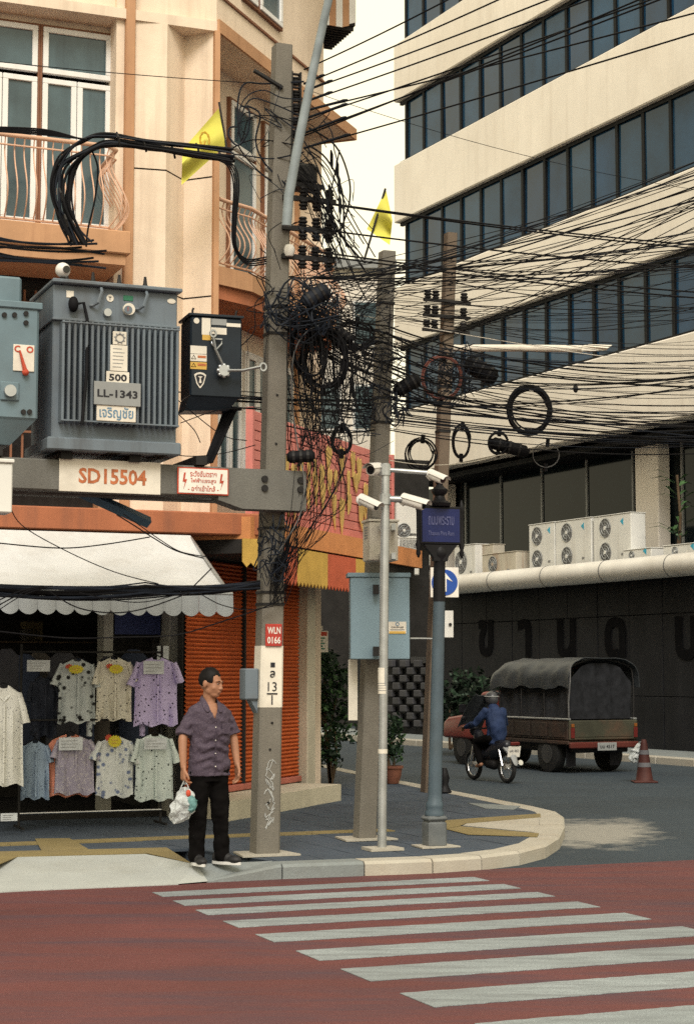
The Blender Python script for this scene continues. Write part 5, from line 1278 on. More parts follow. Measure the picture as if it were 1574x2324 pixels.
for k in range(18):
    a = at(400 + RND.uniform(-10, 40), 880 + k * 4.2 + RND.uniform(-6, 6), depth_of(420, .45)); b = at(865, 895 + k * 4.4 + RND.uniform(-5, 5), 17.7); e = at(1620, 930 + k * 5.5 + RND.uniform(-12, 12), 20.6)
    if k > 8: a = at(640 + RND.uniform(0, 40), 870 + (k - 9) * 12, Y1)
    cable(hang(a, b, RND.uniform(0, .06), 8)[:-1] + hang(b, e, RND.uniform(.02, .12), 12), RND.choice((.0045, .006, .007)), LH, 'lower layer of the telecom trunk', RND.choice((rubber, rubber_blue)))
cable(hang(at(700, 692, 17.2), at(1600, 838, 20), .05), .004, 'pale grey wire running right across the office wall below the lamp arm', None, plate_white)
cable(hang(at(885, 1045, 17.6), at(1190, 1010, 20), .12), .004, 'thin pale wire sagging between shorter pole and coil', None, plate_white)
# hanging wires right of the thick pole
LF = 'loose black wire hanging in the tangle right of the thick pole'
for k in range(46):
    u0 = RND.uniform(650, 775); y = Y1 + RND.uniform(-.35, .5); v0 = RND.uniform(690, 780)
    w = RND.uniform(-30, 30); ub = RND.uniform(655, 790)
    pts = [at(u0, v0, y), at(u0 + w * .6 + RND.uniform(-12, 12), v0 + 110, y), at((u0 + ub) / 2 + w, v0 + 230 + RND.uniform(-30, 30), y), at(ub, 1090 + RND.uniform(-60, 60), y), at(645 + (ub - 650) * .45, 1190 + RND.uniform(-20, 20), y - .02), at(625 + RND.uniform(-14, 25), 1300 + RND.uniform(-25, 60), Y1 - .13)]
    if k % 4 == 0: pts = pts[:4]
    cable(bez(pts, 4), RND.choice((.0025, .003, .004, .005)), LF, 'hanging tangle right of the thick pole', RND.choice((rubber, rubber, rubber_blue, rubber, rubber_grey if k % 11 == 0 else rubber, rubber_red if k % 13 == 0 else rubber)))
LF2 = 'slack black loop drooping beside the thick pole'
for k in range(48):
    u0 = RND.uniform(640, 830); u1 = u0 + RND.uniform(-70, 110); v0 = RND.uniform(690, 860); dv = RND.uniform(60, 230); y = Y1 + RND.uniform(-.3, .9)
    pts = [at(u0, v0, y), at(u0 + (u1 - u0) * .15, v0 + dv * .7, y), at((u0 + u1) / 2, v0 + dv, y + .05), at(u1 - (u1 - u0) * .12, v0 + dv * .65, y + .1), at(u1, v0 + RND.uniform(-20, 40), y + .1)]
    cable(bez(pts, 5), RND.choice((.003, .004, .005)), LF2, 'slack loops beside the thick pole', RND.choice((rubber, rubber_blue)))
cable(bez([at(740, 735, Y1 - .1), at(700, 750, Y1 - .2), at(668, 800, Y1 - .2), at(662, 900, Y1 - .2), at(675, 1010, Y1 - .25), at(690, 1090, Y1 - .35), at(680, 1170, Y1 - .35), at(640, 1240, Y1 - .3), at(600, 1300, Y1 - .2)], 6), .006, 'long grey cable curving down over the beam end', None, rubber_grey)
for k in range(14):      # wires gathered on the pole above the tag and on the canopy
    u0 = 640 + k * 9; pts = [at(u0, 1130 + RND.uniform(-20, 30), Y1 - .1), at(u0 - 10 + RND.uniform(-10, 10), 1210, Y1 - .15), at(640 + RND.uniform(-20, 40), 1290, Y1 - .15), at(620 + RND.uniform(-10, 30), 1370, Y1 - .12)]
    cable(bez(pts, 5), RND.choice((.0025, .004)), LF, 'hanging tangle right of the thick pole')
# wires about the pole top
LT = 'black jumper wire looping round the top of the thick pole'
for pts in ([(690, 185), (600, 190), (555, 190), (540, 230), (542, 290), (548, 320)], [(690, 225), (640, 222), (600, 205), (565, 215), (545, 245), (540, 300)], [(680, 262), (610, 232), (570, 225), (548, 262), (538, 320)], [(690, 285), (640, 268), (600, 262), (565, 270), (552, 310), (545, 330)], [(680, 300), (600, 245), (640, 290), (560, 255), (540, 300)], [(670, 330), (620, 320), (570, 318), (530, 335), (520, 345)], [(690, 345), (620, 360), (570, 355), (530, 350)], [(560, 240), (590, 260), (580, 320), (600, 370), (650, 420)], [(540, 330), (560, 360), (600, 400), (640, 420)], [(545, 240), (565, 250), (562, 300), (540, 330), (520, 310), (522, 290), (540, 288)],
            [(700, 290), (760, 330), (790, 400), (792, 460), (770, 530)], [(700, 330), (740, 360), (775, 430), (780, 520), (785, 560)], [(690, 320), (720, 380), (740, 450), (760, 520), (780, 590)], [(735, 275), (752, 300), (758, 340), (765, 370), (770, 440), (772, 560)], [(770, 340), (758, 400), (745, 460), (730, 560)]):
    y = Y1 - .12 + RND.uniform(-.08, .15); cable(bez([at(u, v, y) for u, v in pts], 5), RND.choice((.006, .007, .009)), LT, 'jumper wires round the pole top', RND.choice((rubber, rubber_blue)))
for k in range(34):
    cu, cv = RND.uniform(540, 790), RND.uniform(190, 660); y = Y1 + RND.uniform(-.25, .4)
    if cu > 690 and cv < 330: cv += 200
    pts = [(cu, cv)]
    for q in range(RND.choice((3, 4, 5))): pts.append((pts[-1][0] + RND.uniform(-60, 60), pts[-1][1] + RND.uniform(-25, 70)))
    pts = [(min(max(a, 525), 800), b_) for a, b_ in pts]
    cable(bez([at(a, b_, y) for a, b_ in pts], 5), RND.choice((.003, .004, .005)), LT, 'jumper wires round the pole top', RND.choice((rubber, rubber_blue)))
for k in range(34):
    p0 = at(RND.uniform(660, 720), RND.uniform(590, 800), Y1); q = at(RND.uniform(850, 905), RND.uniform(590, 800), 17.6); cable(hang(p0, q, RND.uniform(-.03, .25)), RND.choice((.003, .0045)), 'short black wire strung between the thick pole and the shorter pole', 'wires between the two nearest poles')
for k in range(26):
    u0 = RND.uniform(655, 700); v0 = RND.uniform(330, 430); u1 = u0 + RND.uniform(70, 160); v1 = v0 + RND.uniform(140, 290)
    y = Y1 + RND.uniform(-.2, .3); cable(bez([at(u0, v0, y), at(u0 * .7 + u1 * .3, v0 + 40, y), at(u0 * .35 + u1 * .65, (v0 + v1) / 2 + 30, y), at(u1, v1, y + .1)], 4), RND.choice((.0045, .006)), 'steep black wire slanting down right from the pole top towards the shorter pole', 'steep wires between the pole tops')
for u, v in ((765, 385), (752, 362), (769, 420), (771, 465), (748, 440)):
    q = at(u, v, Y1 - .1); single('wire_splice', MB().tube([q + Vector((-.006, 0, .09)), q + Vector((0, 0, .05)), q - Vector((0, 0, .05)), q + Vector((.006, 0, -.09))], [.007, .016, .016, .007], 7), rubber, 'black splice sleeve on a jumper wire right of the pole top', 'splice', 'splice sleeves right of the pole top', smooth=True)
# arched riser of thick cables feeding the transformer
LR = 'thick black cable of the arched riser above the transformer'
for k in range(14):
    o = (k % 10) - 4.5; y = depth_of(300, -.15) + RND.uniform(-.06, .1)
    if k < 5: P_ = [(530, 345 + o), (440, 334 + o), (330, 322 + o), (240, 309 + o * .8), (188, 322 + o), (150 + o * 3, 358 + o * 2), (134 + o * 4, 405), (136 + o * 4, 455), (152 + o * 4, 505), (176 + o * 4, 555)]
    else: P_ = [(528, 362 + o), (440, 350 + o), (340, 338 + o), (250, 326 + o), (202, 340 + o), (160 + o * 4, 375), (146 + o * 4, 420), (148 + o * 4, 465), (163 + o * 4, 510), (186 + o * 4, 552)]
    cable(bez([at(u + RND.uniform(-6, 6), v + RND.uniform(-5, 5), y + RND.uniform(-.03, .03)) for u, v in P_], 5), RND.choice((.009, .012, .014)), LR, 'arched riser above the transformer', RND.choice((rubber, rubber_blue)), n=7)
for u, v in ((270, 313), (330, 330), (395, 345), (450, 338), (500, 352), (152, 500), (140, 440)):
    q = at(u, v, depth_of(u, -.2)); single('riser_clamp', MB().tube([q + Vector((-.02, 0, .05)), q + Vector((.0, -.03, 0)), q + Vector((.01, 0, -.06))], .01, 6), iron, 'small dark tie round the arched riser cables', 'cable tie', 'ties on the arched riser')
for k in range(4):
    cable(bez([at(-20, 288 + k * 3, depth_of(0, -.15)), at(100, 294 + k * 4, depth_of(100, -.15)), at(185 + k * 4, 316, depth_of(200, -.15))], 6), .008, 'black cable joining the arched riser from the left edge', 'cables at the left of the riser')
cable(bez([at(205, 335, 15.6), at(222, 380, 15.6), at(216, 450, 15.6), at(200, 520, 15.6), at(196, 560, 15.6)], 6), .009, 'single dark cable hanging inside the arched riser', None)
for k in range(4): cable(bez([at(478 + k * 4, 358, 15.75), at(515 + k * 5, 375, 15.75), at(530 + k * 4, 420, 15.75), at(527 + k * 3, 500, 15.75), at(530 + k * 2, 560, 15.8), at(560, 600 - k * 4, 15.9), at(605, 598 - k * 5, 15.95)], 5), .0075, 'black cable dropping left of the thick pole behind the flag', 'drop cables left of the thick pole')
for k in range(9):
    cable(hang(at(-20, 535 + k * 7, 15.7), at(215 + RND.uniform(-30, 40), 545 + k * 8, 15.9), RND.uniform(-.05, .06)), .011, 'dark cable lying in the bundle above the switch cabinet', 'cables above the switch cabinet', RND.choice((rubber, rubber_blue)))
# bundle across the awning
LW = 'black cable in the slung bundle crossing the white awning'
for k in range(22):
    yy = -.12 + RND.uniform(-.06, .06); a = at(-30, 1328 + k * 1.1 + RND.uniform(-4, 4), depth_of(-30, yy)); b = at(330, 1328 + RND.uniform(-6, 14) + k * .8, depth_of(330, yy)); c = at(590, 1326 + RND.uniform(-8, 10), depth_of(590, yy - .02))
    cable(hang(a, b, RND.uniform(-.01, .05), 9)[:-1] + hang(b, c, RND.uniform(-.005, .05), 9), RND.choice((.007, .010, .013)), LW, 'bundle across the awning', RND.choice((rubber, rubber, rubber_blue)))
LW2 = 'thin wire drooping across the awning front'
for pts in ([(-10, 1232), (135, 1244), (235, 1236), (340, 1219)], [(20, 1140), (50, 1192), (150, 1250), (260, 1298), (360, 1325)], [(265, 1168), (310, 1196), (350, 1222), (400, 1250), (462, 1267)], [(280, 1166), (325, 1198), (365, 1226), (410, 1252), (470, 1264)], [(-10, 1432), (150, 1448), (280, 1446), (400, 1441), (500, 1412), (600, 1378), (650, 1352)], [(110, 1340), (160, 1372), (210, 1387), (280, 1390), (350, 1375), (430, 1345)], [(180, 1345), (260, 1362), (330, 1366), (420, 1345)], [(-10, 1390), (50, 1352), (110, 1332)], [(-10, 1378), (60, 1342), (120, 1330)], [(-10, 1366), (50, 1340), (100, 1330)], [(450, 1345), (500, 1372), (560, 1384), (620, 1376)], [(440, 1330), (460, 1310), (480, 1290)], [(350, 1020), (420, 1035), (500, 1030), (580, 1010)], [(405, 940), (440, 975), (455, 1005)], [(410, 960), (500, 930), (590, 925)], [(400, 905), (500, 985), (560, 1000)]):
    yy = -.2; cable(bez([at(u, v, depth_of(u, yy)) for u, v in pts], 6), RND.choice((.0045, .006)), LW2, 'thin wires about the awning')
# cable coils
def coil(u, v, Y, ru, rv, turns, r, label, m=rubber, tilt=.0, spread=.05):
    pts = []
    for k in range(turns * 22 + 1):
        a = 2 * pi * k / 22; t = k / (turns * 22); j = 1 - spread * 2.2 * noise.noise(Vector((k * .09, u * .37, v * .21))) - spread * .8 * sin(int(k / 22) * 2.4)
        pts.append(at(u + ru * j * cos(a) + tilt * sin(a) * ru, v + rv * j * sin(a), Y + .06 * (t - .5) * turns * .4))
    o = thing('cable_coil', label, 'cable coil', tuple(at(u, v + rv, Y)))
    part('winding', MB().tube(pts, r, 5), m, o, smooth=True)
    for a in (-1.45, 1.6):
        q = at(u + ru * cos(a), v + rv * sin(a), Y); mb = MB(); d = Vector((cos(a), 0, -sin(a))); mb.tube([q - d * .045, q + d * .045], .022, 6); part('tie', mb, plate_white if turns > 11 else rubber, o)
    return o
coil(1200, 931, 19.8, 46, 52, 12, .011, 'big tidy black cable coil hanging before the cream office wall', spread=.085)
coil(1002, 858, 18.6, 44, 48, 7, .007, 'loose reddish black coil hanging in front of the brown pole', rubber_red, spread=.04)
coil(1130, 1005, 19.6, 22, 24, 8, .007, 'small black coil left below the big coil', spread=.08)
coil(1046, 1003, 19.4, 19, 36, 7, .007, 'narrow oval black coil right of the brown pole', spread=.1)
coil(1238, 1033, 20.0, 30, 28, 2, .003, 'faint thin wire ring under the big coil', rubber_grey, spread=.03)
coil(955, 1030, 18.2, 32, 34, 6, .007, 'untidy black coil between shorter pole and brown pole', spread=.16)
coil(775, 1000, 16.9, 22, 30, 5, .008, 'dark coil hanging before the pink board', spread=.1)
coil(735, 820, 16.3, 48, 66, 9, .009, 'large bunched black coil right of the thick pole', spread=.14)
coil(700, 800, 16.2, 36, 58, 6, .008, 'steep black coil hugging the thick pole', spread=.12, tilt=.3)
coil(805, 760, 17.0, 40, 30, 4, .007, 'flat black coil under the trunk left of the shorter pole', spread=.12)
# fibre closures
def closure(u0, v0, u1, v1, Y, r, label, m=rubber):
    a, b = at(u0, v0, Y), at(u1, v1, Y); o = thing('splice_closure', label, 'splice closure', tuple((a + b) / 2 - Vector((0, 0, r))))
    mb = MB(); mb.tube([a, a.lerp(b, .06), a.lerp(b, .1), a.lerp(b, .9), a.lerp(b, .94), b], [r * .6, r * .7, r, r, r * .7, r * .5], 12); part('barrel', mb, m, o, smooth=True)
    for t in (.25, .5, .75): c = a.lerp(b, t); d = (b - a).normalized() * .012; mb = MB(); mb.tube([c - d, c + d], r * 1.08, 12); part('band', mb, iron, o)
    return o
closure(1055, 820, 1126, 862, 18.9, .10, 'fat black splice closure left of the big coil')
closure(1110, 1003, 1200, 1028, 19.6, .07, 'ragged black closure below the big coil')
closure(895, 890, 952, 858, 17.6, .07, 'black closure angled up from the shorter pole')
closure(650, 1038, 715, 1034, Y1 - .3, .055, 'short black closure above the beam end')
closure(690, 690, 745, 655, Y1 - .25, .08, 'upper black closure on the thick pole tangle', rubber_blue)
closure(760, 745, 800, 775, Y1 + .3, .05, 'slim black closure in the trunk left of the shorter pole')
q = at(1352, 796, 20); single('grey_clamp', MB().ball(at(1305, 882, 20.2), (.03, .03, .05), 8, 6), iron, 'small clamp on a wire right of the big coil', 'clamp')
# dense knots of wire nobody could count
def knot(label, box, Y, n, rr):
    mb = MB()
    for k in range(n):
        u0, u1 = sorted((RND.uniform(box[0], box[2]), RND.uniform(box[0], box[2]))); v0 = RND.uniform(box[1], box[3]); y = Y + RND.uniform(-.3, .35)
        pts = [at(u0, v0, y), at(u0 + RND.uniform(-20, 30), v0 + RND.uniform(-30, 40), y), at((u0 + u1) / 2, v0 + RND.uniform(-40, 50), y + .05), at(u1, min(max(v0 + RND.uniform(-40, 40), box[1]), box[3]), y)]
        mb.tube(bez(pts, 4), RND.choice(rr), 4)
    o = part('cable_tangle', mb, rubber_blue); o['kind'] = 'stuff'; o['label'] = label; return o
knot('dense knot of black wires wrapped on the thick pole above the beam', (596, 660, 770, 745), Y1 - .05, 90, (.004, .006, .009))
knot('dense knot of black wires on the shorter pole', (800, 770, 930, 960), 17.6, 80, (.003, .005, .008))
knot('dense knot of black wires on the brown pole', (940, 780, 1080, 900), 19, 60, (.004, .006))
knot('dark web of wires between the thick pole and the shorter pole', (660, 640, 900, 1000), 16.8, 95, (.0025, .003, .0045))
knot('dense wires wrapped on the thick pole below the beam', (585, 1180, 660, 1320), Y1 - .12, 60, (.004, .006))
for _, lm_, ll_ in LOOSE.values():
    o = part('cable_tangle', lm_, rubber); o['kind'] = 'stuff'; o['label'] = ll_

# ================================================================== the man with the shopping bag
def limb(mb, pts, rad, n=12, F=None, flat=1.0):
    P_ = [Vector(p) for p in pts]; q = []; r = []
    d0 = (P_[0] - P_[1]).normalized(); d1 = (P_[-1] - P_[-2]).normalized()
    for a, s in ((.85, .5), (.5, .85)): q.append(P_[0] + d0 * rad[0] * a); r.append(rad[0] * s)
    q += P_; r += list(rad)
    for a, s in ((.5, .85), (.85, .5)): q.append(P_[-1] + d1 * rad[-1] * a); r.append(rad[-1] * s)
    return mb.tube(q, r, n, F=F, flat=flat)
def rings(mb, R_, n=20, F=None):
    """horizontal oval sections (cx, cy, z, rx, ry)"""
    vs = []; fs = []
    for (cx, cy, z, rx, ry) in R_:
        for k in range(n): a = 2 * pi * k / n; vs.append((cx + rx * cos(a), cy + ry * sin(a), z))
    for i in range(len(R_) - 1):
        for k in range(n): fs.append((i * n + k, i * n + (k + 1) % n, i * n + n + (k + 1) % n, i * n + n + k))
    fs.append(tuple(range(n))[::-1]); fs.append(tuple((len(R_) - 1) * n + k for k in range(n)))
    return mb.add(vs, fs, 0, F)
def hand(mb, wrist, down, out, fwd, curl=.5, s=1.0):
    """palm, four fingers and a thumb; down = direction of fingers, fwd = thumb side, out = back of the hand"""
    down, out, fwd = Vector(down).normalized(), Vector(out).normalized(), Vector(fwd).normalized()
    w = Vector(wrist)
    for k in range(4):
        o = fwd * (.030 - .020 * k) * s; L = (.074, .082, .077, .062)[k] * s
        limb(mb, [w + o * .55, w + down * .05 * s + o * .9, w + down * .095 * s + o], [.016 * s, .016 * s, .0135 * s], 8)
        a = w + down * .095 * s + o; b = a + (down * .8 - out * curl * .7).normalized() * L * .5; c = b + (down * (.6 - curl * .5) - out * (curl * 1.25)).normalized() * L * .5
        limb(mb, [a, b, c], [.0115 * s, .0105 * s, .009 * s], 8)
    a = w + down * .03 * s + fwd * .03 * s; b = a + (down * .7 + fwd * .6 - out * .25).normalized() * .045 * s; c = b + (down * .95 + fwd * .1 - out * .35).normalized() * .035 * s
    limb(mb, [a, b, c], [.014 * s, .0125 * s, .0105 * s], 8)
man_p = gnd(473, 1963, PAVE); man_p.z = PAVE + .004
MR = radians(28)
man = thing('person', 'man in a purple patterned short-sleeved shirt and black trousers holding a plastic bag', 'person', tuple(man_p), MR)
HT = radians(34)                                  # head turned further to his left
HM = Matrix.Translation((.01, -.015, 1.53)) @ Matrix.Rotation(HT, 4, 'Z') @ Matrix.Rotation(radians(9), 4, 'X') @ Matrix.Scale(1.06, 4)
b = MB()
# head: skull, face, jaw, nose, lips, brow, ears
b.ball((0, .018, .022), (.076, .094, .095), 20, 14, F=HM)
b.ball((0, -.030, -.025), (.060, .062, .080), 16, 12, F=HM)
b.ball((0, -.040, -.080), (.046, .044, .034), 14, 10, F=HM); b.ball((0, -.01, -.055), (.062, .06, .05), 14, 10, F=HM)
b.ball((.036, -.052, -.028), (.024, .024, .022), 10, 8, F=HM); b.ball((-.036, -.052, -.028), (.024, .024, .022), 10, 8, F=HM)
limb(b, [HM @ Vector((0, -.088, .012)), HM @ Vector((0, -.098, -.018)), HM @ Vector((0, -.101, -.028))], [.009, .012, .014], 8)
b.ball((.013, -.098, -.030), (.010, .011, .009), 8, 6, F=HM); b.ball((-.013, -.098, -.030), (.010, .011, .009), 8, 6, F=HM)
b.ball((0, -.088, -.052), (.024, .012, .006), 10, 6, F=HM); b.ball((0, -.086, -.064), (.022, .012, .007), 10, 6, F=HM)
b.ball((0, -.078, .026), (.052, .018, .010), 12, 6, F=HM)
for s in (-1, 1): b.ball((s * .077, .012, -.008), (.011, .020, .031), 10, 8, F=HM)
# neck, trunk, arms
limb(b, [(0, .02, 1.30), (0, .012, 1.40), (.005, 0, 1.47)], [.062, .056, .056], 16)
rings(b, [(0, 0, .80, .13, .08), (0, 0, .95, .125, .08), (0, 0, 1.10, .135, .09), (0, -.005, 1.25, .14, .094), (0, .0, 1.31, .11, .082), (0, .005, 1.36, .075, .062)])
RA = [(-.150, .01, 1.28), (-.222, .02, 1.12), (-.245, .0, 1.05), (-.255, -.03, .93), (-.258, -.055, .825)]
LA_ = [(.150, .01, 1.28), (.215, .025, 1.12), (.232, .01, 1.05), (.238, -.02, .93), (.240, -.05, .835)]
for A in (RA, LA_): limb(b, A, [.040, .040, .039, .034, .026], 12)
hand(b, RA[-1], (-.05, -.1, -1), (-1, 0, 0), (0, -1, 0), curl=1.0)
hand(b, LA_[-1], (.02, -.1, -1), (1, 0, 0), (0, -1, 0), curl=.45)
limb(b, [(-.085, 0, .85), (-.09, .0, .47), (-.1, .02, .09)], [.08, .058, .04], 12); limb(b, [(.085, 0, .85), (.1, -.01, .47), (.11, .0, .09)], [.08, .058, .04], 12)
body = part('body', weld(b, .0065, 3, .4), skin, man, smooth=180, local=True)
# hair
hr = MB(); hr.ball((0, .020, .026), (.0795, .0975, .0985), 32, 24, F=Matrix.Identity(4))
keep = []
for f in hr.f:
    c = sum((hr.v[i] for i in f), Vector()) / len(f)
    line = .068 if c.y < -.04 else (.035 + (c.y + .045) * -.9 if c.y < .02 else -.025 - (c.y - .02) * .55)
    if abs(c.x) > .05 and -.05 < c.y < -.005: line = min(line, -.002)
    line += .008 * noise.noise(c * 90)
    if c.z > line: keep.append(f)
hr.f = keep; hr.mi = [0] * len(keep)
hr.v = [HM @ (p * (1 + .05 * noise.noise(p * 75) + .02 * noise.noise(p * 200)) + Vector((0, 0, .004))) for p in hr.v]
def solid(o):
    m = o.modifiers.new('s', 'SOLIDIFY'); m.thickness = .012; m.offset = -1; q = o.modifiers.new('b', 'SUBSURF'); q.levels = 1
part('hair', evaluate(hr, solid), hair_black, man, smooth=180, local=True)
for s in (-1, 1):
    mb = MB(); mb.tube([HM @ Vector((s * .012, -.090, .027)), HM @ Vector((s * .028, -.089, .032)), HM @ Vector((s * .045, -.078, .027))], [.003, .0045, .003], 6); part('eyebrow', mb, hair_black, man, local=True)
    mb = MB(); mb.ball((s * .028, -.080, .008), (.011, .006, .004), 10, 6, F=HM); e = part('eye', mb, mat('eye_white', (.25, .2, .17), .4), man, local=True)
    mb = MB(); mb.ball((s * .028, -.084, .008), (.0055, .0035, .004), 8, 6, F=HM); part('iris', mb, ink_black, e, local=True)
mb = MB(); mb.ball((0, -.0965, -.058), (.019, .0045, .0022), 10, 6, F=HM); part('mouth_line', mb, mat('mouth', (.2, .07, .05), .6), man, local=True)
# shirt
s_ = MB()
rings(s_, [(0, .0, .745, .188, .122), (0, .0, .80, .186, .122), (0, 0, .95, .178, .118), (0, 0, 1.08, .180, .124), (0, 0, 1.2, .188, .122), (0, .003, 1.29, .190, .108), (0, .006, 1.335, .165, .085), (0, .01, 1.365, .11, .068), (0, .012, 1.385, .072, .062)], 28)
for A in (RA, LA_):
    a0, a1 = Vector(A[0]), Vector(A[1]); limb(s_, [a0 + Vector((-.01 if a0.x > 0 else .01, 0, -.004)), a0.lerp(a1, .5)], [.056, .060], 16); s_.tube([a0.lerp(a1, .3), a0.lerp(a1, .6), a0.lerp(a1, .98), Vector(A[1]).lerp(Vector(A[2]), .45)], [.056, .061, .066, .069], 18)
shirt_b = wrinkle(weld(s_, .008, 2, .35), .012, 9, 3, (1, 1, 2.2))
for i_, p in enumerate(shirt_b.v):
    if abs(p.x) < .2:
        n_ = noise.noise(p * 6); mk = max(0, 1 - abs(p.z - .98) / .26)
        shirt_b.v[i_] = p + Vector((0, (-1 if p.y < 0 else .6) * .013 * mk * sin(p.z * 62 + abs(p.x + .04) * 24 + n_ * 5), 0))
cut_ = [f for f in shirt_b.f if not ((lambda c: c.y < -.02 and c.z > 1.225 and abs(c.x) < .052 * min(1, (c.z - 1.225) / .12))(sum((shirt_b.v[j] for j in f), Vector()) / len(f)))]
shirt_b.f = cut_; shirt_b.mi = [0] * len(cut_)
wrinkle(shirt_b, .007, 30, 8)
shirt_mat = print_fabric('shirt_purple_print', (.060, .046, .066), (.105, .082, .105), 95, .30, 1.0)
shirt = part('shirt', shirt_b, shirt_mat, man, smooth=180, local=True)
mb = MB(); mb.tube([(0, -.124, .75), (0, -.131, .9), (0, -.132, 1.1), (0, -.127, 1.2), (0, -.122, 1.225)], .011, 4, flat=.4); part('placket', mb, shirt_mat, shirt, local=True)
for z in (.83, .94, 1.05, 1.16): mb = MB(); mb.ball((0, -.137, z), (.006, .003, .006), 8, 5); part('button', mb, ink_white, shirt, local=True)
for s in (-1, 1):
    mb = MB(); mb.add([(s * .022, -.118, 1.285), (s * .088, -.118, 1.272), (s * .096, -.045, 1.362), (s * .082, .05, 1.40), (0, .088, 1.41), (0, .07, 1.435), (s * .064, .045, 1.43), (s * .056, -.055, 1.395)], [(0, 1, 2, 7), (7, 2, 3, 6), (6, 3, 4, 5)]); 
    def sol(o): m = o.modifiers.new('s', 'SOLIDIFY'); m.thickness = .008; q = o.modifiers.new('b', 'SUBSURF'); q.levels = 2
    part('collar', evaluate(mb, sol), shirt_mat, shirt, smooth=180, local=True)
mb = MB(); mb.box(.05, .13, -.133, -.122, 1.1, 1.19, F=Matrix.Rotation(radians(8), 4, 'Z'), bev=.004); part('pocket', mb, shirt_mat, shirt, local=True)
# trousers
t_ = MB()
rings(t_, [(0, .0, .70, .155, .105), (0, 0, .78, .158, .108), (0, 0, .86, .15, .1)], 24)
for s, fx, fy in ((-1, -.102, .02), (1, .118, -.005)):
    limb(t_, [(s * .082, 0, .80), (s * .088, 0, .62), (s * .098 , -.012 + fy * .3, .44), (fx, fy * .8, .22), (fx, fy, .07)], [.092, .088, .074, .066, .066], 16)
tb = wrinkle(weld(t_, .009, 3, .4), .016, 9, 12, (1, 1, 1.3)); wrinkle(tb, .006, 26, 5)
part('trousers', tb, trouser, man, smooth=180, local=True)
# shoes
for fx, fy, yaw in ((-.102, .02, radians(-4)), (.118, -.005, radians(32))):
    M = Matrix.Translation((fx, fy, 0)) @ Matrix.Rotation(yaw, 4, 'Z')
    mb = MB(); mb.ball((0, -.13, .04), (.046, .07, .036), 14, 10, F=M); mb.ball((0, -.03, .052), (.040, .09, .046), 14, 10, F=M); mb.ball((0, .045, .055), (.037, .045, .055), 12, 10, F=M)
    sh = part('shoe', weld(mb, .007, 2), shoe_black, man, smooth=180, local=True)
    mb = MB(); out = [(.048 * sin(a) * (1 if cos(a) < .2 else .84), -.055 - .145 * -cos(a) * -1 if False else -.052 - .145 * cos(a)) for a in [2 * pi * k / 20 for k in range(20)]]
    mb.slab(out[::-1], 0, .024, F=M); part('sole', mb, sole_white, sh, local=True)

# plastic bag in his right hand
MW = wmat(man)
grip = MW @ Vector((RA[-1][0] - .0, RA[-1][1] - .03, RA[-1][2] - .11))
bag = thing('shopping_bag', 'crumpled translucent white plastic carrier bag hanging from the hand of the man', 'plastic bag', (grip.x - .02, grip.y - .02, grip.z - .36))
mb = MB(); rings(mb, [(-.07, 0, -.375, .03, .02), (-.055, 0, -.34, .075, .05), (-.03, 0, -.28, .115, .075), (-.012, 0, -.21, .118, .08), (0, 0, -.14, .09, .065), (0, 0, -.085, .055, .045), (0, 0, -.055, .03, .03)], 22)
bm_ = weld(mb, .009, 2); wrinkle(bm_, .035, 14, 4); wrinkle(bm_, .010, 42, 9); bm_.v = [Vector((p.x * .88, p.y * .88, p.z * .95)) for p in bm_.v]
bm_.v = [p + grip for p in bm_.v]; part('bag_skin', bm_, bag_film, bag, smooth=40)
for s in (-1, 1):
    mb = MB(); mb.tube([grip + Vector((s * .045, s * .01, -.10)), grip + Vector((s * .025, 0, -.04)), grip + Vector((0, 0, .012)), grip + Vector((-s * .008, .02, -.03))], [.016, .011, .009, .01], 6, flat=.5); part('handle', mb, bag_film, bag, smooth=True)
mb = MB(); mb.ball(grip + Vector((.06, -.045, -.19)), (.052, .035, .07), 10, 8); wrinkle(mb, .02, 30, 2); part('carton', mb, mat('carton_teal', (.10, .22, .22), .6, var=.4, scale=30), bag, smooth=30)
mb = MB(); mb.ball(grip + Vector((.035, -.05, -.10)), (.022, .02, .03), 8, 6); part('red_pack', mb, ink_red, bag, smooth=30)

# ================================================================== clothes stall
RK = frame(gnd(62, 1858, PAVE).x, 18.55, AX, AY)
ry = 0.0
rack = thing('clothes_rack', 'steel clothes rail frame under the awning with shirts hung in two rows', 'clothes rack', tuple(RK @ Vector((.7, 0, PAVE))))
zr0, zr1, zr2 = px(RK, 200, 1842)[1], px(RK, 200, 1640)[1], px(RK, 200, 1484)[1]
rx0, rx1 = px(RK, 45, 1842)[0], px(RK, 366, 1842)[0]
for z in (zr0, zr1 + .03, zr2 + .02): mb = MB(); mb.tube([(rx0 - .0, 0, z), (rx1, 0, z)], .012, 8, F=RK); part('rail', mb, chrome if z == zr0 else iron, rack, smooth=True)
for x in (rx0, rx1):
    mb = MB(); mb.tube([(x, .03, PAVE + .03), (x, .03, zr2 + .1)], .014, 8, F=RK); part('upright', mb, iron, rack)
    mb = MB(); mb.tube([(x, -.2, PAVE + .03), (x, .25, PAVE + .03)], .014, 8, F=RK); part('foot', mb, iron, rack)
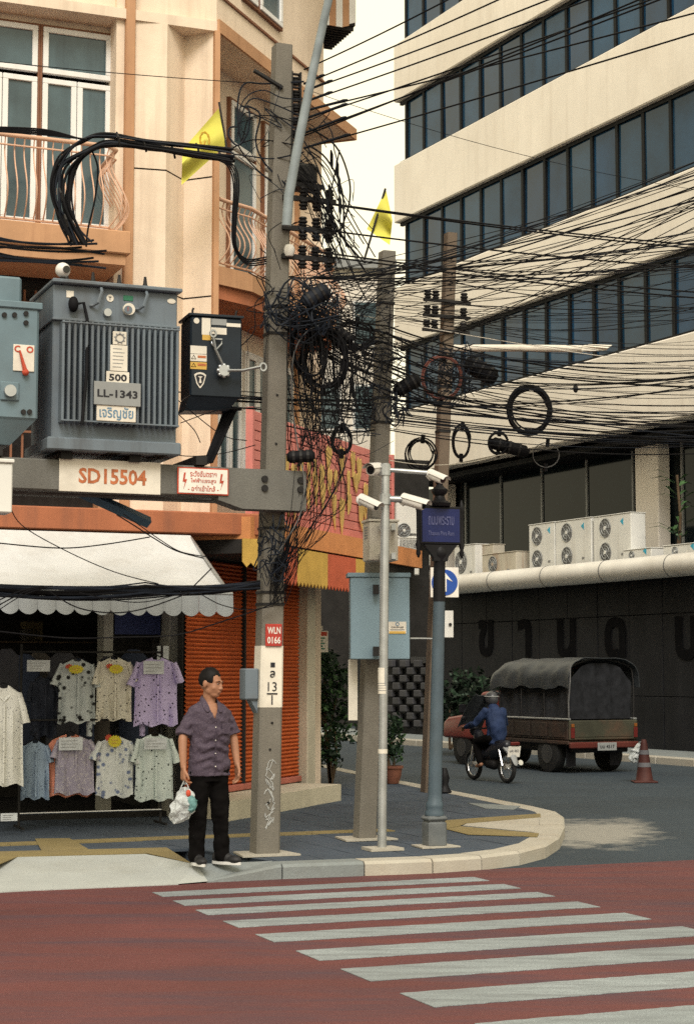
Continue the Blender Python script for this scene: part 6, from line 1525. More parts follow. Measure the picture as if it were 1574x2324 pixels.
def garment(label, u0, u1, v0, v1, y, fabric, sleeve=True, seed=0, placket=True, flare=1.05, card=None):
    x0, x1 = px(RK, u0, v0, y)[0], px(RK, u1, v0, y)[0]; z1, z0 = px(RK, (u0 + u1) / 2, v0, y)[1], px(RK, (u0 + u1) / 2, v1, y)[1]
    cx = (x0 + x1) / 2; w = (x1 - x0) / 2; h = z1 - z0
    g_ = thing('hanging_blouse', label, 'blouse', tuple(RK @ Vector((cx, y, z0))), 0, 'blouses on the clothes stall')
    x0 -= .02; w *= 1.06; bw = w * (.80 if sleeve else .95); n = 28; R_ = 14; mb = MB(); vs = []; fs = []
    for i in range(R_ + 1):
        t = i / R_; z = z1 - h * t
        if t < .12: hw = bw * (.34 + .66 * (t / .12) ** .6)
        else: hw = bw * (1 - .05 * sin(pi * (t - .12)) + (flare - 1) * t)
        for k in range(n):
            a = 2 * pi * k / n; s = cos(a)
            fold = .03 * sin(s * (7 + seed % 3) + seed) * t + .018 * sin(s * 19 + seed * 2 + t * 3) * (.3 + t) + .02 * noise.noise(Vector((s * 3, t * 4, seed * 7)))
            vs.append((cx + hw * s, y + .045 * sin(a) + fold * (1 if sin(a) < 0 else .4), z - (.02 * sin(s * 7 + seed) if i == R_ else 0) - (.05 * h * (1 - s * s) * .5 if i == 0 else 0)))
    for i in range(R_):
        for k in range(n): fs.append((i * n + k, i * n + (k + 1) % n, i * n + n + (k + 1) % n, i * n + n + k))
    mb.add(vs, fs, 0, RK); part('fabric', mb, fabric, g_, smooth=60)
    if sleeve:
        for s in (-1, 1):
            a = RK @ Vector((cx + s * bw * .8, y, z1 - h * .07)); b_ = RK @ Vector((cx + s * w * (.93 + .05 * sin(seed * 3 + s)), y - .01, z1 - h * (.40 + .04 * sin(seed * 5 + s * 2)))); mb = MB()
            mb.tube([a, a.lerp(b_, .5) + Vector((0, 0, .012)), b_], [w * .20, w * .26, w * .29], 14, flat=.5, cap=False); wrinkle(mb, .022, 12, seed); part('sleeve', mb, fabric, g_, smooth=60)
    for s in (-1, 1):
        mb = MB(); mb.add([(cx, y - .05, z1 - h * .16), (cx + s * bw * .30, y - .052, z1 - h * .10), (cx + s * bw * .34, y - .02, z1 - .005), (cx + s * bw * .22, y - .01, z1 + .01)], [(0, 1, 2, 3)], 0, RK); part('collar', mb, fabric, g_)
    if placket: mb = MB(); mb.box(cx - .008, cx + .008, y - .072, y - .055, z0 + .02, z1 - h * .16, F=RK); part('placket', mb, fabric, g_)
    mb = MB(); mb.tube([(cx - bw * .7, y, z1 - h * .05), (cx, y, z1 + .035), (cx + bw * .7, y, z1 - h * .05)], .007, 6, F=RK); mb.tube([(cx, y, z1 + .035), (cx, y, z1 + .085), (cx + .02, y, z1 + .1)], .004, 5, F=RK); part('hanger', mb, black_paint, g_)
    return cx, z1, h, w
def tint(k, c, sp, s, z, **kw): return print_fabric(k, c, sp, s, z, **kw)
G1 = tint('cloth_grey_black_spots', (0.462, 0.504, 0.518), (.02, .02, .02), 14, .30)
G2 = tint('cloth_cream_small_dots', (0.644, 0.616, 0.532), (.06, .06, .06), 26, .20)
G3 = tint('cloth_lilac_dots', (0.504, 0.434, 0.700), (.05, .04, .07), 24, .23)
G4 = tint('cloth_plum_print', (0.336, 0.308, 0.392), (.45, .42, .45), 40, .35)
G5 = tint('cloth_pale_blossom', (0.616, 0.644, 0.644), (.16, .2, .33), 15, .30)
G6 = tint('cloth_mint_hearts', (0.560, 0.630, 0.616), (.05, .06, .06), 22, .20)
G7 = tint('cloth_white_pinstripe', (0.728, 0.728, 0.686), (.3, .3, .3), 30, .2)
G8 = tint('cloth_denim_blue', (0.280, 0.364, 0.476), (.1, .13, .2), 30, .2)
G9 = tint('cloth_coral', (0.672, 0.266, 0.182), (.5, .35, .3), 30, .2)
garment('dark navy top hanging in the gloom left of the spotted blouse', 66, 136, 1536, 1672, .12, tint('cloth_navy', (.022, .026, .04), (.05, .05, .07), 30, .2), seed=11)
garment('coral blouse showing at the edges behind the plum print blouse', 112, 208, 1668, 1806, .10, G9, seed=9, sleeve=False)
garment('grey blouse with large black spots, upper row of the stall', 125, 225, 1498, 1640, .03, G1, seed=1)
garment('cream blouse with fine dots in the middle of the upper row', 212, 306, 1494, 1634, .0, G2, seed=2)
garment('lilac dotted pyjama top, upper row next to the grey pillar', 298, 412, 1494, 1646, -.04, G3, seed=3)
garment('dark plum print blouse in the lower row left of the floral one', 118, 222, 1672, 1802, .03, G4, seed=4)
garment('pale blouse with blue blossoms in the middle of the lower row', 212, 312, 1674, 1808, -.01, G5, seed=5)
garment('pale mint blouse with small hearts, lower row behind the bag', 300, 402, 1668, 1816, -.05, G6, seed=6)
garment('long white nightdress at the left edge of the stall', -46, 62, 1557, 1782, -.35, G7, seed=7, flare=1.1)
garment('plain blue-grey blouse low down right of the white nightdress', 42, 118, 1684, 1812, .06, G8, seed=8)
for q, (u, v, m) in enumerate(((330, 1640, G3), (210, 1640, G1))):   # trouser legs below the tops
    x, z = px(RK, u, v, .06); mb = MB(); mb.tube([(x - .03, .06, z + .1), (x - .03, .07, z - .14)], [.06, .055], 12, F=RK, flat=.5); o = single('pyjama_leg', mb, m, ('lilac pyjama leg hanging below the lilac top', 'grey spotted pyjama leg hanging below the spotted blouse')[q], 'trousers', smooth=True)
def card(u0, u1, v0, v1, y, m, label, star=False):
    x0, x1 = px(RK, u0, v0, y)[0], px(RK, u1, v0, y)[0]; z1, z0 = px(RK, u0, v0, y)[1], px(RK, u0, v1, y)[1]; cx, cz = (x0 + x1) / 2, (z0 + z1) / 2
    c_ = thing('price_card', label, 'price card', tuple(RK @ Vector((cx, y, z0))), 0, 'price cards on the stall')
    if star:
        n = 16; rx, rz = (x1 - x0) / 2, (z1 - z0) / 2
        mb = MB(); mb.prism([(cx + rx * (1 if k % 2 else .78) * cos(2 * pi * k / (2 * n)), cz + rz * (1 if k % 2 else .78) * sin(2 * pi * k / (2 * n))) for k in range(2 * n)], y - .004, y, F=RK); part('star_card', mb, mat('card_yellow', (.50, .42, .03), .7), c_)
        mb = MB(); n = 10; mb.prism([(cx - rx * .8 + rx * .55 * (1 if k % 2 else .7) * cos(pi * k / n), cz + rz * .55 + rz * .6 * (1 if k % 2 else .7) * sin(pi * k / n)) for k in range(2 * n)], y + .004, y + .008, F=RK); part('red_burst', mb, ink_red, c_)
        for k in range(2): mb = MB(); mb.box(cx - rx * .45, cx + rx * (.2 + .2 * k), y - .007, y - .0045, cz - rz * .3 + k * rz * .45, cz - rz * .15 + k * rz * .45, F=RK); part('card_line', mb, ochre_cloth, c_)
    else:
        mb = MB(); mb.box(x0, x1, y - .004, y, z0, z1, F=RK); part('card', mb, m, c_)
        for k in range(3): mb = MB(); h = z1 - z0; mb.box(x0 + .02, x0 + (x1 - x0) * RND.uniform(.5, .9), y - .006, y - .0045, z1 - h * (.25 + .25 * k) - .004, z1 - h * (.25 + .25 * k), F=RK); part('card_line', mb, ink_grey, c_)
card(154, 192, 1508, 1530, -.08, None, 'yellow starburst price card on the spotted blouse', True)
card(246, 282, 1507, 1530, -.1, None, 'yellow starburst price card on the cream blouse', True)
card(244, 278, 1668, 1698, -.11, None, 'yellow starburst price card on the blossom blouse', True)
card(62, 114, 1498, 1524, .05, paper, 'grey price card alone in the dark left of the spotted blouse')
card(326, 372, 1500, 1530, -.13, paper, 'white price card on the lilac pyjama top')
card(134, 188, 1674, 1703, -.07, paper, 'crinkled white price card on the plum print blouse')
card(328, 378, 1675, 1701, -.14, paper, 'pale price card on the mint blouse')
card(357, 383, 1466, 1500, -.02 + .6, paper, 'small white notice on the grey pillar behind the stall')
card(2, 40, 1846, 1864, -.5, paper, 'pale box lid on the ground at the left edge')
# hanging dark clothes deeper in the shop
for k in range(9):
    x = px(RK, 20 + k * 40, 1550, 1.2)[0]; mb = MB(); z1 = 1.9 + RND.uniform(-.1, .15); zz = RND.uniform(.4, .9)
    c = RK @ Vector((x, 1.2 + RND.uniform(-.1, .3), 0)); rings(mb, [(c.x, c.y, zz, .2, .06), (c.x, c.y, 1.3, .17, .05), (c.x, c.y, z1 - .1, .16, .05), (c.x, c.y, z1, .06, .03)], 14); wrinkle(mb, .03, 8, k)
    single('dark_garment', mb, mat('dark_cloth_%d' % (k % 3), ((.05, .05, .06), (.03, .04, .07), (.07, .06, .05))[k % 3], .9), 'dark garment hanging deep inside the shop behind the stall', 'garment', 'dark garments inside the shop', smooth=True)

# stock on shelves deep in the shop
stock = [mat('stock_%d' % k, c, .8) for k, c in enumerate(((.10, .09, .08), (.05, .06, .10), (.12, .05, .045), (.14, .13, .12), (.04, .07, .06), (.09, .07, .03)))]
shelf = thing('stock_shelf', 'dim shelf unit along the back of the dark shop', 'shelf', tuple(F0 @ Vector((-2.2, 2.6, PAVE))))
for z in (.5, 1.05, 1.6, 2.15): mb = MB(); mb.box(-4.6, -.4, 2.5, 2.95, z - .02, z, F=F0); part('board', mb, stem_brown, shelf)
for k in range(24):
    x = -4.4 + (k % 12) * .34; z = (.5, 1.05, 1.6, 2.15)[(k * 7) % 4]; mb = MB(); mb.box(x, x + RND.uniform(.18, .3), 2.55, 2.85, z + .002, z + RND.uniform(.15, .4), F=F0, bev=.01)
    single('stock_box', mb, RND.choice(stock), 'folded stock or box on a shelf in the dim shop', 'box', 'stock on the shop shelves')

# ================================================================== air-conditioning units on the canopy
def ac_unit(label, u0, u1, v1, y, h, d, fans, m, mark=True, group='air units on the office canopy', z=4.12, F=R0, off=None):
    x0, x1 = px(F, u0, v1, y)[0], px(F, u1, v1, y)[0]
    zt_ = px(F, (u0 + u1) / 2, v1, y)[1]; z0 = zt_ - h if z is None else z; h = zt_ - z0
    o = thing('air_conditioner_unit', label, 'air conditioner', tuple(F @ Vector(((x0 + x1) / 2, y, z0))), 0, group)
    fd = .06 if z is not None else .0
    # the broad face with the fans looks along the facade towards the left, the narrow side faces the street
    mb = MB(); mb.box(x0, x1, y, y + d, z0 + fd, z0 + h, F=F, bev=.015); part('casing', mb, m, o)
    mb = MB(); mb.box(x0 - .012, x1 + .012, y - .012, y + d + .012, z0 + h + .001, z0 + h + .02, F=F, bev=.006); part('top_cover', mb, m, o)
    if fd:
        for xx in (x0 + .05, x1 - .05): mb = MB(); mb.box(xx - .03, xx + .03, y + .02, y + d - .02, z0, z0 + fd - .001, F=F); part('foot', mb, iron, o)
    wgrille = (x1 - x0) * .5 if fans != 0 else 0
    n = abs(fans)
    for k in range(n):
        zc0, zc1 = z0 + fd + (h - fd) * (k + .06) / n, z0 + fd + (h - fd) * (k + .94) / n; cx = x0 + (x1 - x0) * .32; cz = (zc0 + zc1) / 2; r = min((x1 - x0) * .28, (zc1 - zc0) * .46)
        mb = MB(); mb.tube([(cx, y - .004, cz), (cx, y + .03, cz)], r, 24, F=F); g_ = part('fan_opening', mb, ac_grille, o)
        mb = MB()
        for q in range(3): rr = r * (.35 + .3 * q); mb.tube([(cx + rr * cos(a), y - .01, cz + rr * sin(a)) for a in [2 * pi * j / 24 for j in range(24)]], .006, 4, closed=True, F=F)
        for q in range(8): a = pi * q / 4; mb.tube([(cx, y - .01, cz), (cx + r * cos(a), y - .01, cz + r * sin(a))], .005, 4, F=F)
        part('fan_guard', mb, galv, g_); mb = MB(); mb.tube([(cx, y - .02, cz), (cx, y - .004, cz)], r * .2, 12, F=F); part('fan_hub', mb, m, g_)
    if mark:
        xx = x0 + (x1 - x0) * .72; zz = z0 + h * .86; s = min(.12, (x1 - x0) * .12); mb = MB(); mb.prism([(xx, zz), (xx + s, zz + s * .6), (xx + s, zz - s * .8)], y - .004, y - .001, F=F); part('maker_mark', mb, cyan_mark, o)
    mb = MB(); xx = x0 + (x1 - x0) * .74; mb.box(xx, xx + .1, y - .004, y - .001, z0 + h * .2, z0 + h * .2 + .05, F=F); part('rating_sticker', mb, ink_grey, o)
    return o
ac_unit('tall double-fan air unit, left one of the three tall ones on the canopy', 1199, 1257, 1189, -.75, 0, .4, 2, ac_white)
ac_unit('tall double-fan air unit, middle one of the three tall ones on the canopy', 1259, 1340, 1180, -.75, 0, .4, 2, ac_white)
ac_unit('tall double-fan air unit, right one of the three tall ones beside the cream column', 1345, 1430, 1169, -.75, 0, .4, 2, ac_white)
ac_unit('low air unit right of the three tall ones on the canopy', 1412, 1476, 1247, -.9, 0, .35, 1, ac_white)
ac_unit('low air unit near the right picture edge on the canopy', 1503, 1590, 1236, -.9, 0, .35, 1, ac_white)
ac_unit('rust-streaked air unit on the left part of the canopy', 1093, 1170, 1256, -.9, 0, .4, 1, ac_old, mark=False)
ac_unit('narrow rusty air unit behind the rust-streaked one', 1078, 1118, 1238, -.5, 0, .35, 0, ac_old, mark=False)
ac_unit('pale air unit beside the street-name post above the arrow sign', 1030, 1078, 1238, -.7, 0, .4, 1, ac_white, mark=False)
ac_unit('upper one of two air units stacked left of the street-name sign', 898, 952, 1140, .0, .85, .35, 1, ac_white, False, 'air units beside the corner canopy', None, frame(.95, 26.6, .93, .36))
ac_unit('lower one of two air units stacked left of the street-name sign', 904, 951, 1222, .0, .55, .35, 1, ac_white, False, 'air units beside the corner canopy', None, frame(.95, 26.6, .93, .36))
ac_unit('air unit half hidden behind the street-name sign bracket', 955, 990, 1224, .0, .9, .35, 1, ac_white, False, 'air units beside the corner canopy', None, frame(1.25, 27.2, .93, .36))
sup = MB(); FS = frame(.95, 26.6, .93, .36); x0 = px(FS, 895, 1200)[0]; x1 = px(FS, 995, 1200)[0]; sup.box(x0, x1, .36, .42, 2.0, 5.0, F=FS); sup.box(x0, x1, 0, .36, px(FS, 920, 1210)[1] - .04, px(FS, 920, 1210)[1], F=FS)
single('unit_support_frame', sup, iron, 'dark support wall and shelf carrying the stacked air units', 'support')

# ================================================================== plants
def leaves(mb, c, n, spread, size, up=.3):
    for k in range(n):
        a = RND.uniform(0, 2 * pi); b_ = RND.uniform(-.5, 1.2); d = Vector((cos(a) * cos(b_), sin(a) * cos(b_), sin(b_))); p = c + Vector((d.x * spread[0], d.y * spread[1], d.z * spread[2])) * (RND.random() ** .45)
        t = Vector((RND.uniform(-1, 1), RND.uniform(-1, 1), RND.uniform(-.4, .9))).normalized(); s = t.cross(Vector((RND.uniform(-1, 1), RND.uniform(-1, 1), RND.uniform(-1, 1)))).normalized(); L = size * RND.uniform(.6, 1.3)
        mb.add([p - t * L * .5, p + s * L * .24 + t * L * .05, p + t * L * .5, p - s * L * .24 + t * L * .05], [(0, 1, 2, 3)], RND.choice((0, 0, 0, 1)))
def shrub(name, label, cat, foot, blobs, size, potted=None):
    o = thing(name, label, cat, tuple(foot)); mb = MB()
    for c, n, sp in blobs: leaves(mb, c, n, sp, size)
    part('foliage', mb, [leaf_dark, leaf_pale] if name != 'street_shrub' else [mat('leaf_shaded', (.008, .014, .009), .8, spec=.1), leaf_dark], o); mb = MB()  # street shrubs get leaf green darkened for the shaded street
    for c, n, sp in blobs[:4]: mb.tube(bez([foot, foot.lerp(c, .5) + Vector((RND.uniform(-.1, .1), 0, 0)), c], 4), [.03] * 4 + [.02] * 4 + [.008], 6)
    part('stem', mb, stem_brown, o, smooth=True)
    if potted:
        r, h = potted; mb = MB(); mb.lathe([(r * .6, 0), (r * .85, h * .4), (r * .95, h * .85), (r * 1.08, h * .86), (r * 1.08, h), (r * .9, h), (r * .85, h * .9)], 18, F=Matrix.Translation(foot)); part('pot', mb, clay, o, smooth=40)
    return o
ft = gnd(740, 1778, PAVE); Yp = 26.0
shrub('climbing_shrub', 'dark leafy shrub growing in the gap right of the shutter pillar', 'shrub', Vector((at(750, 1700, Yp).x, Yp, PAVE)), [(at(735, 1520, Yp), 260, (.25, .3, .35)), (at(765, 1570, Yp), 320, (.32, .3, .45)), (at(725, 1610, Yp), 260, (.2, .3, .4)), (at(760, 1660, Yp), 300, (.35, .3, .5)), (at(740, 1720, Yp), 200, (.25, .3, .3))], .12)
f2 = gnd(890, 1778, PAVE); shrub('potted_plant', 'bushy green plant in a clay pot behind the camera mast', 'potted plant', f2, [(at(893, 1665, f2.y), 220, (.16, .16, .32)), (at(892, 1712, f2.y), 160, (.17, .17, .2))], .1, (.15, .26))
f3 = R0 @ Vector((px(R0, 1538, 1200, -.3)[0], -.3, 4.12)); o = shrub('canopy_palm', 'spiky green plant in a pot on the office canopy right of the column', 'potted plant', f3, [(f3 + Vector((0, 0, .6)), 30, (.2, .2, .2))], .14, (.2, .35))
mb = MB()
for k in range(22):
    a = RND.uniform(0, 2 * pi); h = RND.uniform(.6, 1.9); L = RND.uniform(.5, .8); p = f3 + Vector((0, 0, h)); d = Vector((cos(a), sin(a), .45)); q = p + d * L * .55; e = p + d * L + Vector((0, 0, -.25 * L)); s = Vector((-sin(a), cos(a), 0)) * .05
    mb.add([p, q + s, e, q - s], [(0, 1, 2, 3)])
part('frond', mb, leaf_pale, o); mb = MB(); mb.tube([f3, f3 + Vector((.05, 0, 1.0)), f3 + Vector((0, .05, 1.9))], .03, 6); part('trunk', mb, stem_brown, o)
for k, (u, v, n) in enumerate(((1060, 1570, 260), (1020, 1600, 240), (1100, 1600, 200))):
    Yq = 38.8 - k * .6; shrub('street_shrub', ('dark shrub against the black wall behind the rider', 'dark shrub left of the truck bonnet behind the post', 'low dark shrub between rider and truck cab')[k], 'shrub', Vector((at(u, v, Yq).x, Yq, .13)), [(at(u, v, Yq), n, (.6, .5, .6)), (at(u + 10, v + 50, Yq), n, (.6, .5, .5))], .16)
# vertical shop banner beside the pillar
bn = thing('hanging_notice', 'narrow white notice board with green print beside the shutter pillar', 'notice', tuple(at(730, 1480, 25.2)))
BN = frame(at(728, 1450, 25.2).x, 25.2, .98, .15)
mb = MB(); mb.box(px(BN, 712, 1450)[0], px(BN, 744, 1450)[0], 0, .03, px(BN, 728, 1480)[1], px(BN, 728, 1432)[1], F=BN); part('board', mb, plate_white, bn)
mb = MB(); mb.box(px(BN, 712, 1450)[0], px(BN, 732, 1450)[0], 0.002, .03, px(BN, 728, 1431)[1], px(BN, 728, 1420)[1], F=BN); part('header', mb, plate_white, bn)
mb = MB(); mb.box(px(BN, 722, 1450)[0], px(BN, 742, 1450)[0], -.004, -.001, px(BN, 728, 1443)[1], px(BN, 728, 1434)[1], F=BN); part('red_heading', mb, ink_red, bn)
for k in range(5): mb = MB(); zz = px(BN, 728, 1448 + k * 6)[1]; mb.box(px(BN, 715, 1450)[0], px(BN, 737 - (k % 2) * 5, 1450)[0], -.004, -.001, zz - .012, zz + .008, F=BN); part('print_line', mb, mat('print_green', (.05, .16, .11), .7), bn)
mb = MB(); q = at(717, 1600, 25.2); mb.box(q.x - .035, q.x + .035, 25.21, 25.24, q.z - .7, at(717, 1482, 25.2).z); part('lower_strip', mb, plate_grey, bn)

# ================================================================== traffic cone and bag
cn = gnd(1461, 1776)
co = thing('traffic_cone', 'dirty red traffic cone standing by the truck on the right', 'traffic cone', tuple(cn))
mb = MB(); mb.lathe([(.15, .03), (.14, .04), (.115, .2), (.085, .42), (.055, .62), (.04, .68), (.03, .69)], 16, F=Matrix.Translation(cn)); part('cone_body', mb, cone_red, co, smooth=40)
mb = MB(); mb.box(-.19, .19, -.19, .19, 0, .03, F=Matrix.Translation(cn), bev=.01); part('base', mb, cone_red, co)
for z0, r in ((.25, .112), (.45, .083)): mb = MB(); mb.lathe([(r, z0), (r - .009, z0 + .07)], 16, F=Matrix.Translation(cn), cap=False); part('reflective_band', mb, mat('dull_band', (.10, .10, .11), .8), co, smooth=True)
mb = MB(); c = at(1441, 1708, 29.0); rings(mb, [(c.x, c.y, c.z - .16, .06, .06), (c.x, c.y, c.z - .08, .11, .1), (c.x + .02, c.y, c.z + .03, .1, .08), (c.x + .06, c.y, c.z + .13, .03, .03), (c.x + .09, c.y, c.z + .2, .02, .02)], 14); bm2 = weld(mb, .015, 1); wrinkle(bm2, .06, 14, 3)
single('rubbish_bag', bm2, bag_film, 'thin white plastic bag tied to the traffic cone', 'plastic bag', smooth=40)

# ================================================================== pickup truck with a tarpaulin cover
TK = frame(3.85, 31.2, -.449, .893)          # x towards the cab, y towards the left of the truck = street side
tk = thing('pickup_truck', 'old dark red pickup truck with a grey tarpaulin hood parked by the black wall', 'truck', (3.85, 31.2, 0))
Wd = 1.45
# truck coordinates: x forward from the tailgate, y from 0 (street side) to -Wd (wall side)
def tb_(name, m, x0, x1, y0, y1, z0, z1, bev=.02, parent=None): return part(name, MB().box(x0, x1, y0, y1, z0, z1, F=TK, bev=bev), m, parent or tk)
tb_('chassis', black_paint, .05, 4.3, -Wd + .15, -.15, .36, .52)
tb_('bed_floor', truck_bed, .0, 2.35, -Wd, 0, .5, .58)
sd1 = tb_('bed_side', truck_bed, .02, 2.35, -.05, 0, .581, .93); tb_('bed_side', truck_bed, .02, 2.35, -Wd, -Wd + .05, .581, .93)
for k in range(4): tb_('side_panel', truck_bed, .12 + k * .56, .60 + k * .56, .001, .012, .63, .88, .006, sd1)
tb_('side_rail', galv, .0, 2.37, -.06, .012, .931, .965, .008); tb_('side_rail', galv, .0, 2.37, -Wd - .012, -Wd + .06, .931, .965, .008)
tg_ = tb_('tailgate', mat('tailgate_olive', (.04, .04, .026), .6, var=.3, dirt=(.12, .05, .03), dirt_amt=.6), -.04, .019, -Wd, 0, .581, .93)
tb_('tailgate_panel', mat('tailgate_olive', (.04, .04, .026)), -.05, -.041, -Wd + .12, -.12, .64, .88, .004, tg_)
tb_('bumper', truck_red, -.08, -.0, -Wd, 0, .44, .55); 
for y in (-.10, -Wd + .02): tb_('tail_lamp', mat('tail_lamp_red', (.10, .012, .01), .4), -.06, -.041, y, y + .08, .62, .80, .006); tb_('indicator_lamp', mat('indicator_orange', (.18, .06, .012), .4), -.062, -.041, y + .01, y + .07, .81, .87, .004)
pl = tb_('licence_plate', mat('dimmed_plate', (.22, .23, .23), .7), -.095, -.082, -.95, -.55, .40, .54, .004)  # plate white darkened in colour to suit the dim side street
LP = TK @ Matrix.Translation((-.097, -.75, .47)) @ Matrix.Rotation(radians(-90), 4, 'Z')
part('plate_lettering', text_mb('บน 4517', LP, width=.3, height=.06, bold=.02), ink_black, pl)
# cab
mb = MB(); prof = [(2.4, .5), (2.4, 1.35), (2.62, 1.42), (3.05, 1.40), (3.42, .98), (4.2, .90), (4.38, .80), (4.4, .5)]
n = len(prof); vs = [(p[0], 0, p[1]) for p in prof] + [(p[0], -Wd, p[1]) for p in prof]
vs = [(x, y - (.09 if z > 1.1 else 0) * (1 if y == 0 else -1), z) for x, y, z in vs]
mb.add(vs, [tuple(range(n)), tuple(range(2 * n - 1, n - 1, -1))] + [(i, i + n, (i + 1) % n + n, (i + 1) % n) for i in range(n)], 0, TK)
def bv(o): m = o.modifiers.new('b', 'BEVEL'); m.width = .05; m.segments = 3
part('cab', evaluate(mb, bv), mat('cab_red', (0.19, 0.03, 0.024), 0.35, var=0.15, dirt=(0.08, 0.02, 0.017), dirt_amt=0.5), tk, smooth=40)
mb = MB(); mb.add([(2.5, -.03, 1.02), (3.32, .004, 1.0), (3.04, -.07, 1.34), (2.5, -.07, 1.34)], [(0, 1, 2, 3)], 0, TK); part('side_window', mb, glass, tk)
mb = MB(); mb.add([(3.08, -.15, 1.38), (3.44, -.1, 1.0), (3.44, -Wd + .1, 1.0), (3.08, -Wd + .15, 1.38)], [(0, 1, 2, 3)], 0, TK @ Matrix.Translation((.03, 0, .02))); part('windscreen', mb, glass, tk)
tb_('headlamp', plate_white, 4.37, 4.41, -.28, -.06, .68, .82)
mb = MB(); mb.tube([(3.32, .0, 1.02), (3.36, .12, 1.06)], .012, 6, F=TK); mb.box(3.33, 3.37, .1, .24, 1.0, 1.16, F=TK, bev=.01); part('wing_mirror', mb, black_paint, tk)
for x in (.72, 3.72):
    for y, s in ((-.12, 1), (-Wd + .12, -1)):
        c = Vector((x, y, .33)); mb = MB(); mb.tube([c + Vector((0, -.1, 0)), c + Vector((0, -.085, 0)), c + Vector((0, .085, 0)), c + Vector((0, .1, 0))], [.28, .33, .33, .28], 22, F=TK); wh = part('wheel', mb, tyre, tk, smooth=40)
        mb = MB(); mb.tube([c + Vector((0, s * .09, 0)), c + Vector((0, s * .108, 0))], .17, 16, F=TK); part('rim', mb, mat('dull_rim', (.04, .04, .04), .6), wh)
tb_('mudguard', black_paint, .35, 1.12, -.2, -.01, .6, .72, .03)
for k in range(2): tb_('mud_flap', black_paint, .22, .24, -.3 - k * .92, -.1 - k * .92, .12, .5, .004)
# hoops and tarpaulin
for x in (.05, .8, 1.55, 2.3):
    mb = MB(); mb.tube(bez([Vector((x, -.03, .94)), Vector((x, -.03, 1.6)), Vector((x, -.14, 1.88)), Vector((x, -Wd / 2, 2.0)), Vector((x, -Wd + .14, 1.88)), Vector((x, -Wd + .03, 1.6)), Vector((x, -Wd + .03, .94))], 5), .016, 6, F=TK); part('hoop', mb, iron, tk)
mb = MB(); NXt, NYt = 26, 22; vs = []
for i in range(NXt + 1):
    x = -.06 + 2.62 * i / NXt
    for j in range(NYt + 1):
        a = j / NYt; th_ = pi * a; edge_ = (1.50 if i < NXt * .97 else 1.42) + .07 * noise.noise(Vector((x * 2.4, j // (NYt - 1) * 5, 0)))
        y = -Wd / 2 + (Wd / 2 + .02) * (1 if cos(th_) > 0 else -1) * min(1, abs(cos(th_)) ** .55); z = edge_ + (2.02 - edge_) * sin(th_) ** .62 - .03 * abs(sin(i / NXt * 3.5 * pi)) * sin(th_)
        z -= .10 * max(0, (i / NXt - .8) / .2) ** 2
        w = noise.noise(Vector((x * 5, y * 5, z * 5))) * .025 + noise.noise(Vector((x * 13, y * 13, z * 9))) * .010
        vs.append((x, y + w * (1 if y > -Wd / 2 else -1), z + w))
fs = [(i * (NYt + 1) + j, (i + 1) * (NYt + 1) + j, (i + 1) * (NYt + 1) + j + 1, i * (NYt + 1) + j + 1) for i in range(NXt) for j in range(NYt)]
mb.add(vs, fs, 0, TK)
def sol2(o): m = o.modifiers.new('s', 'SOLIDIFY'); m.thickness = .01
part('tarpaulin', evaluate(mb, sol2), tarp, tk, smooth=60)
mb = MB(); vs = []
for i in range(17):
    y = -.07 - (Wd - .14) * i / 16
    for q in range(5):
        zt2 = 1.93 - .34 * abs((i - 8) / 8) ** 3.2; z = .95 + (zt2 - .95) * q / 4; vs.append((.07 + .03 * sin(i * 1.7 + q * .4), y, z))
mb.add(vs, [(i * 5 + q, i * 5 + q + 1, i * 5 + 6 + q, i * 5 + 5 + q) for i in range(16) for q in range(4)], 0, TK); part('rear_shade_sheet', mb, mat('rear_shade_dark', (.016, .017, .02), .85, var=.4, scale=8, spec=.15), tk, smooth=True)  # added dark sheet, its colour stands for the shade under the cover
# rolled corner straps and dark load inside
mb = MB(); mb.tube([TK @ Vector((-.05, -.02, 1.9)), TK @ Vector((-.1, .02, 1.6)), TK @ Vector((-.06, .03, 1.25)), TK @ Vector((-.05, .02, .97))], .014, 6); part('tie_strap', mb, rubber_grey, tk)
mb = MB(); vs = []; 
for i in range(13):
    for z in (1.0, 1.45, 1.9): y = -.08 - (Wd - .16) * i / 12; vs.append((2.3 + .03 * sin(i * 2.1), y, z - (0 if z < 1.8 else .25 * ((i - 6) / 6) ** 4)))
mb.add(vs, [(i * 3 + q, i * 3 + q + 1, i * 3 + 4 + q, i * 3 + 3 + q) for i in range(12) for q in range(2)], 0, TK); part('front_curtain', mb, dark_inner, tk, smooth=True)
mb = MB(); vs = []
for i in range(15):
    for z in (.97, 1.4, 1.78): x = .1 + 2.2 * i / 14; vs.append((x, -.07 + .025 * sin(i * 1.9) - (.08 if z > 1.7 else 0), z))
mb.add(vs, [(i * 3 + q, i * 3 + 3 + q, i * 3 + 4 + q, i * 3 + 1 + q) for i in range(14) for q in range(2)], 0, TK); part('side_netting', mb, mat('netting_dark', (.02, .021, .024), .9, var=.5, scale=9), tk, smooth=True)

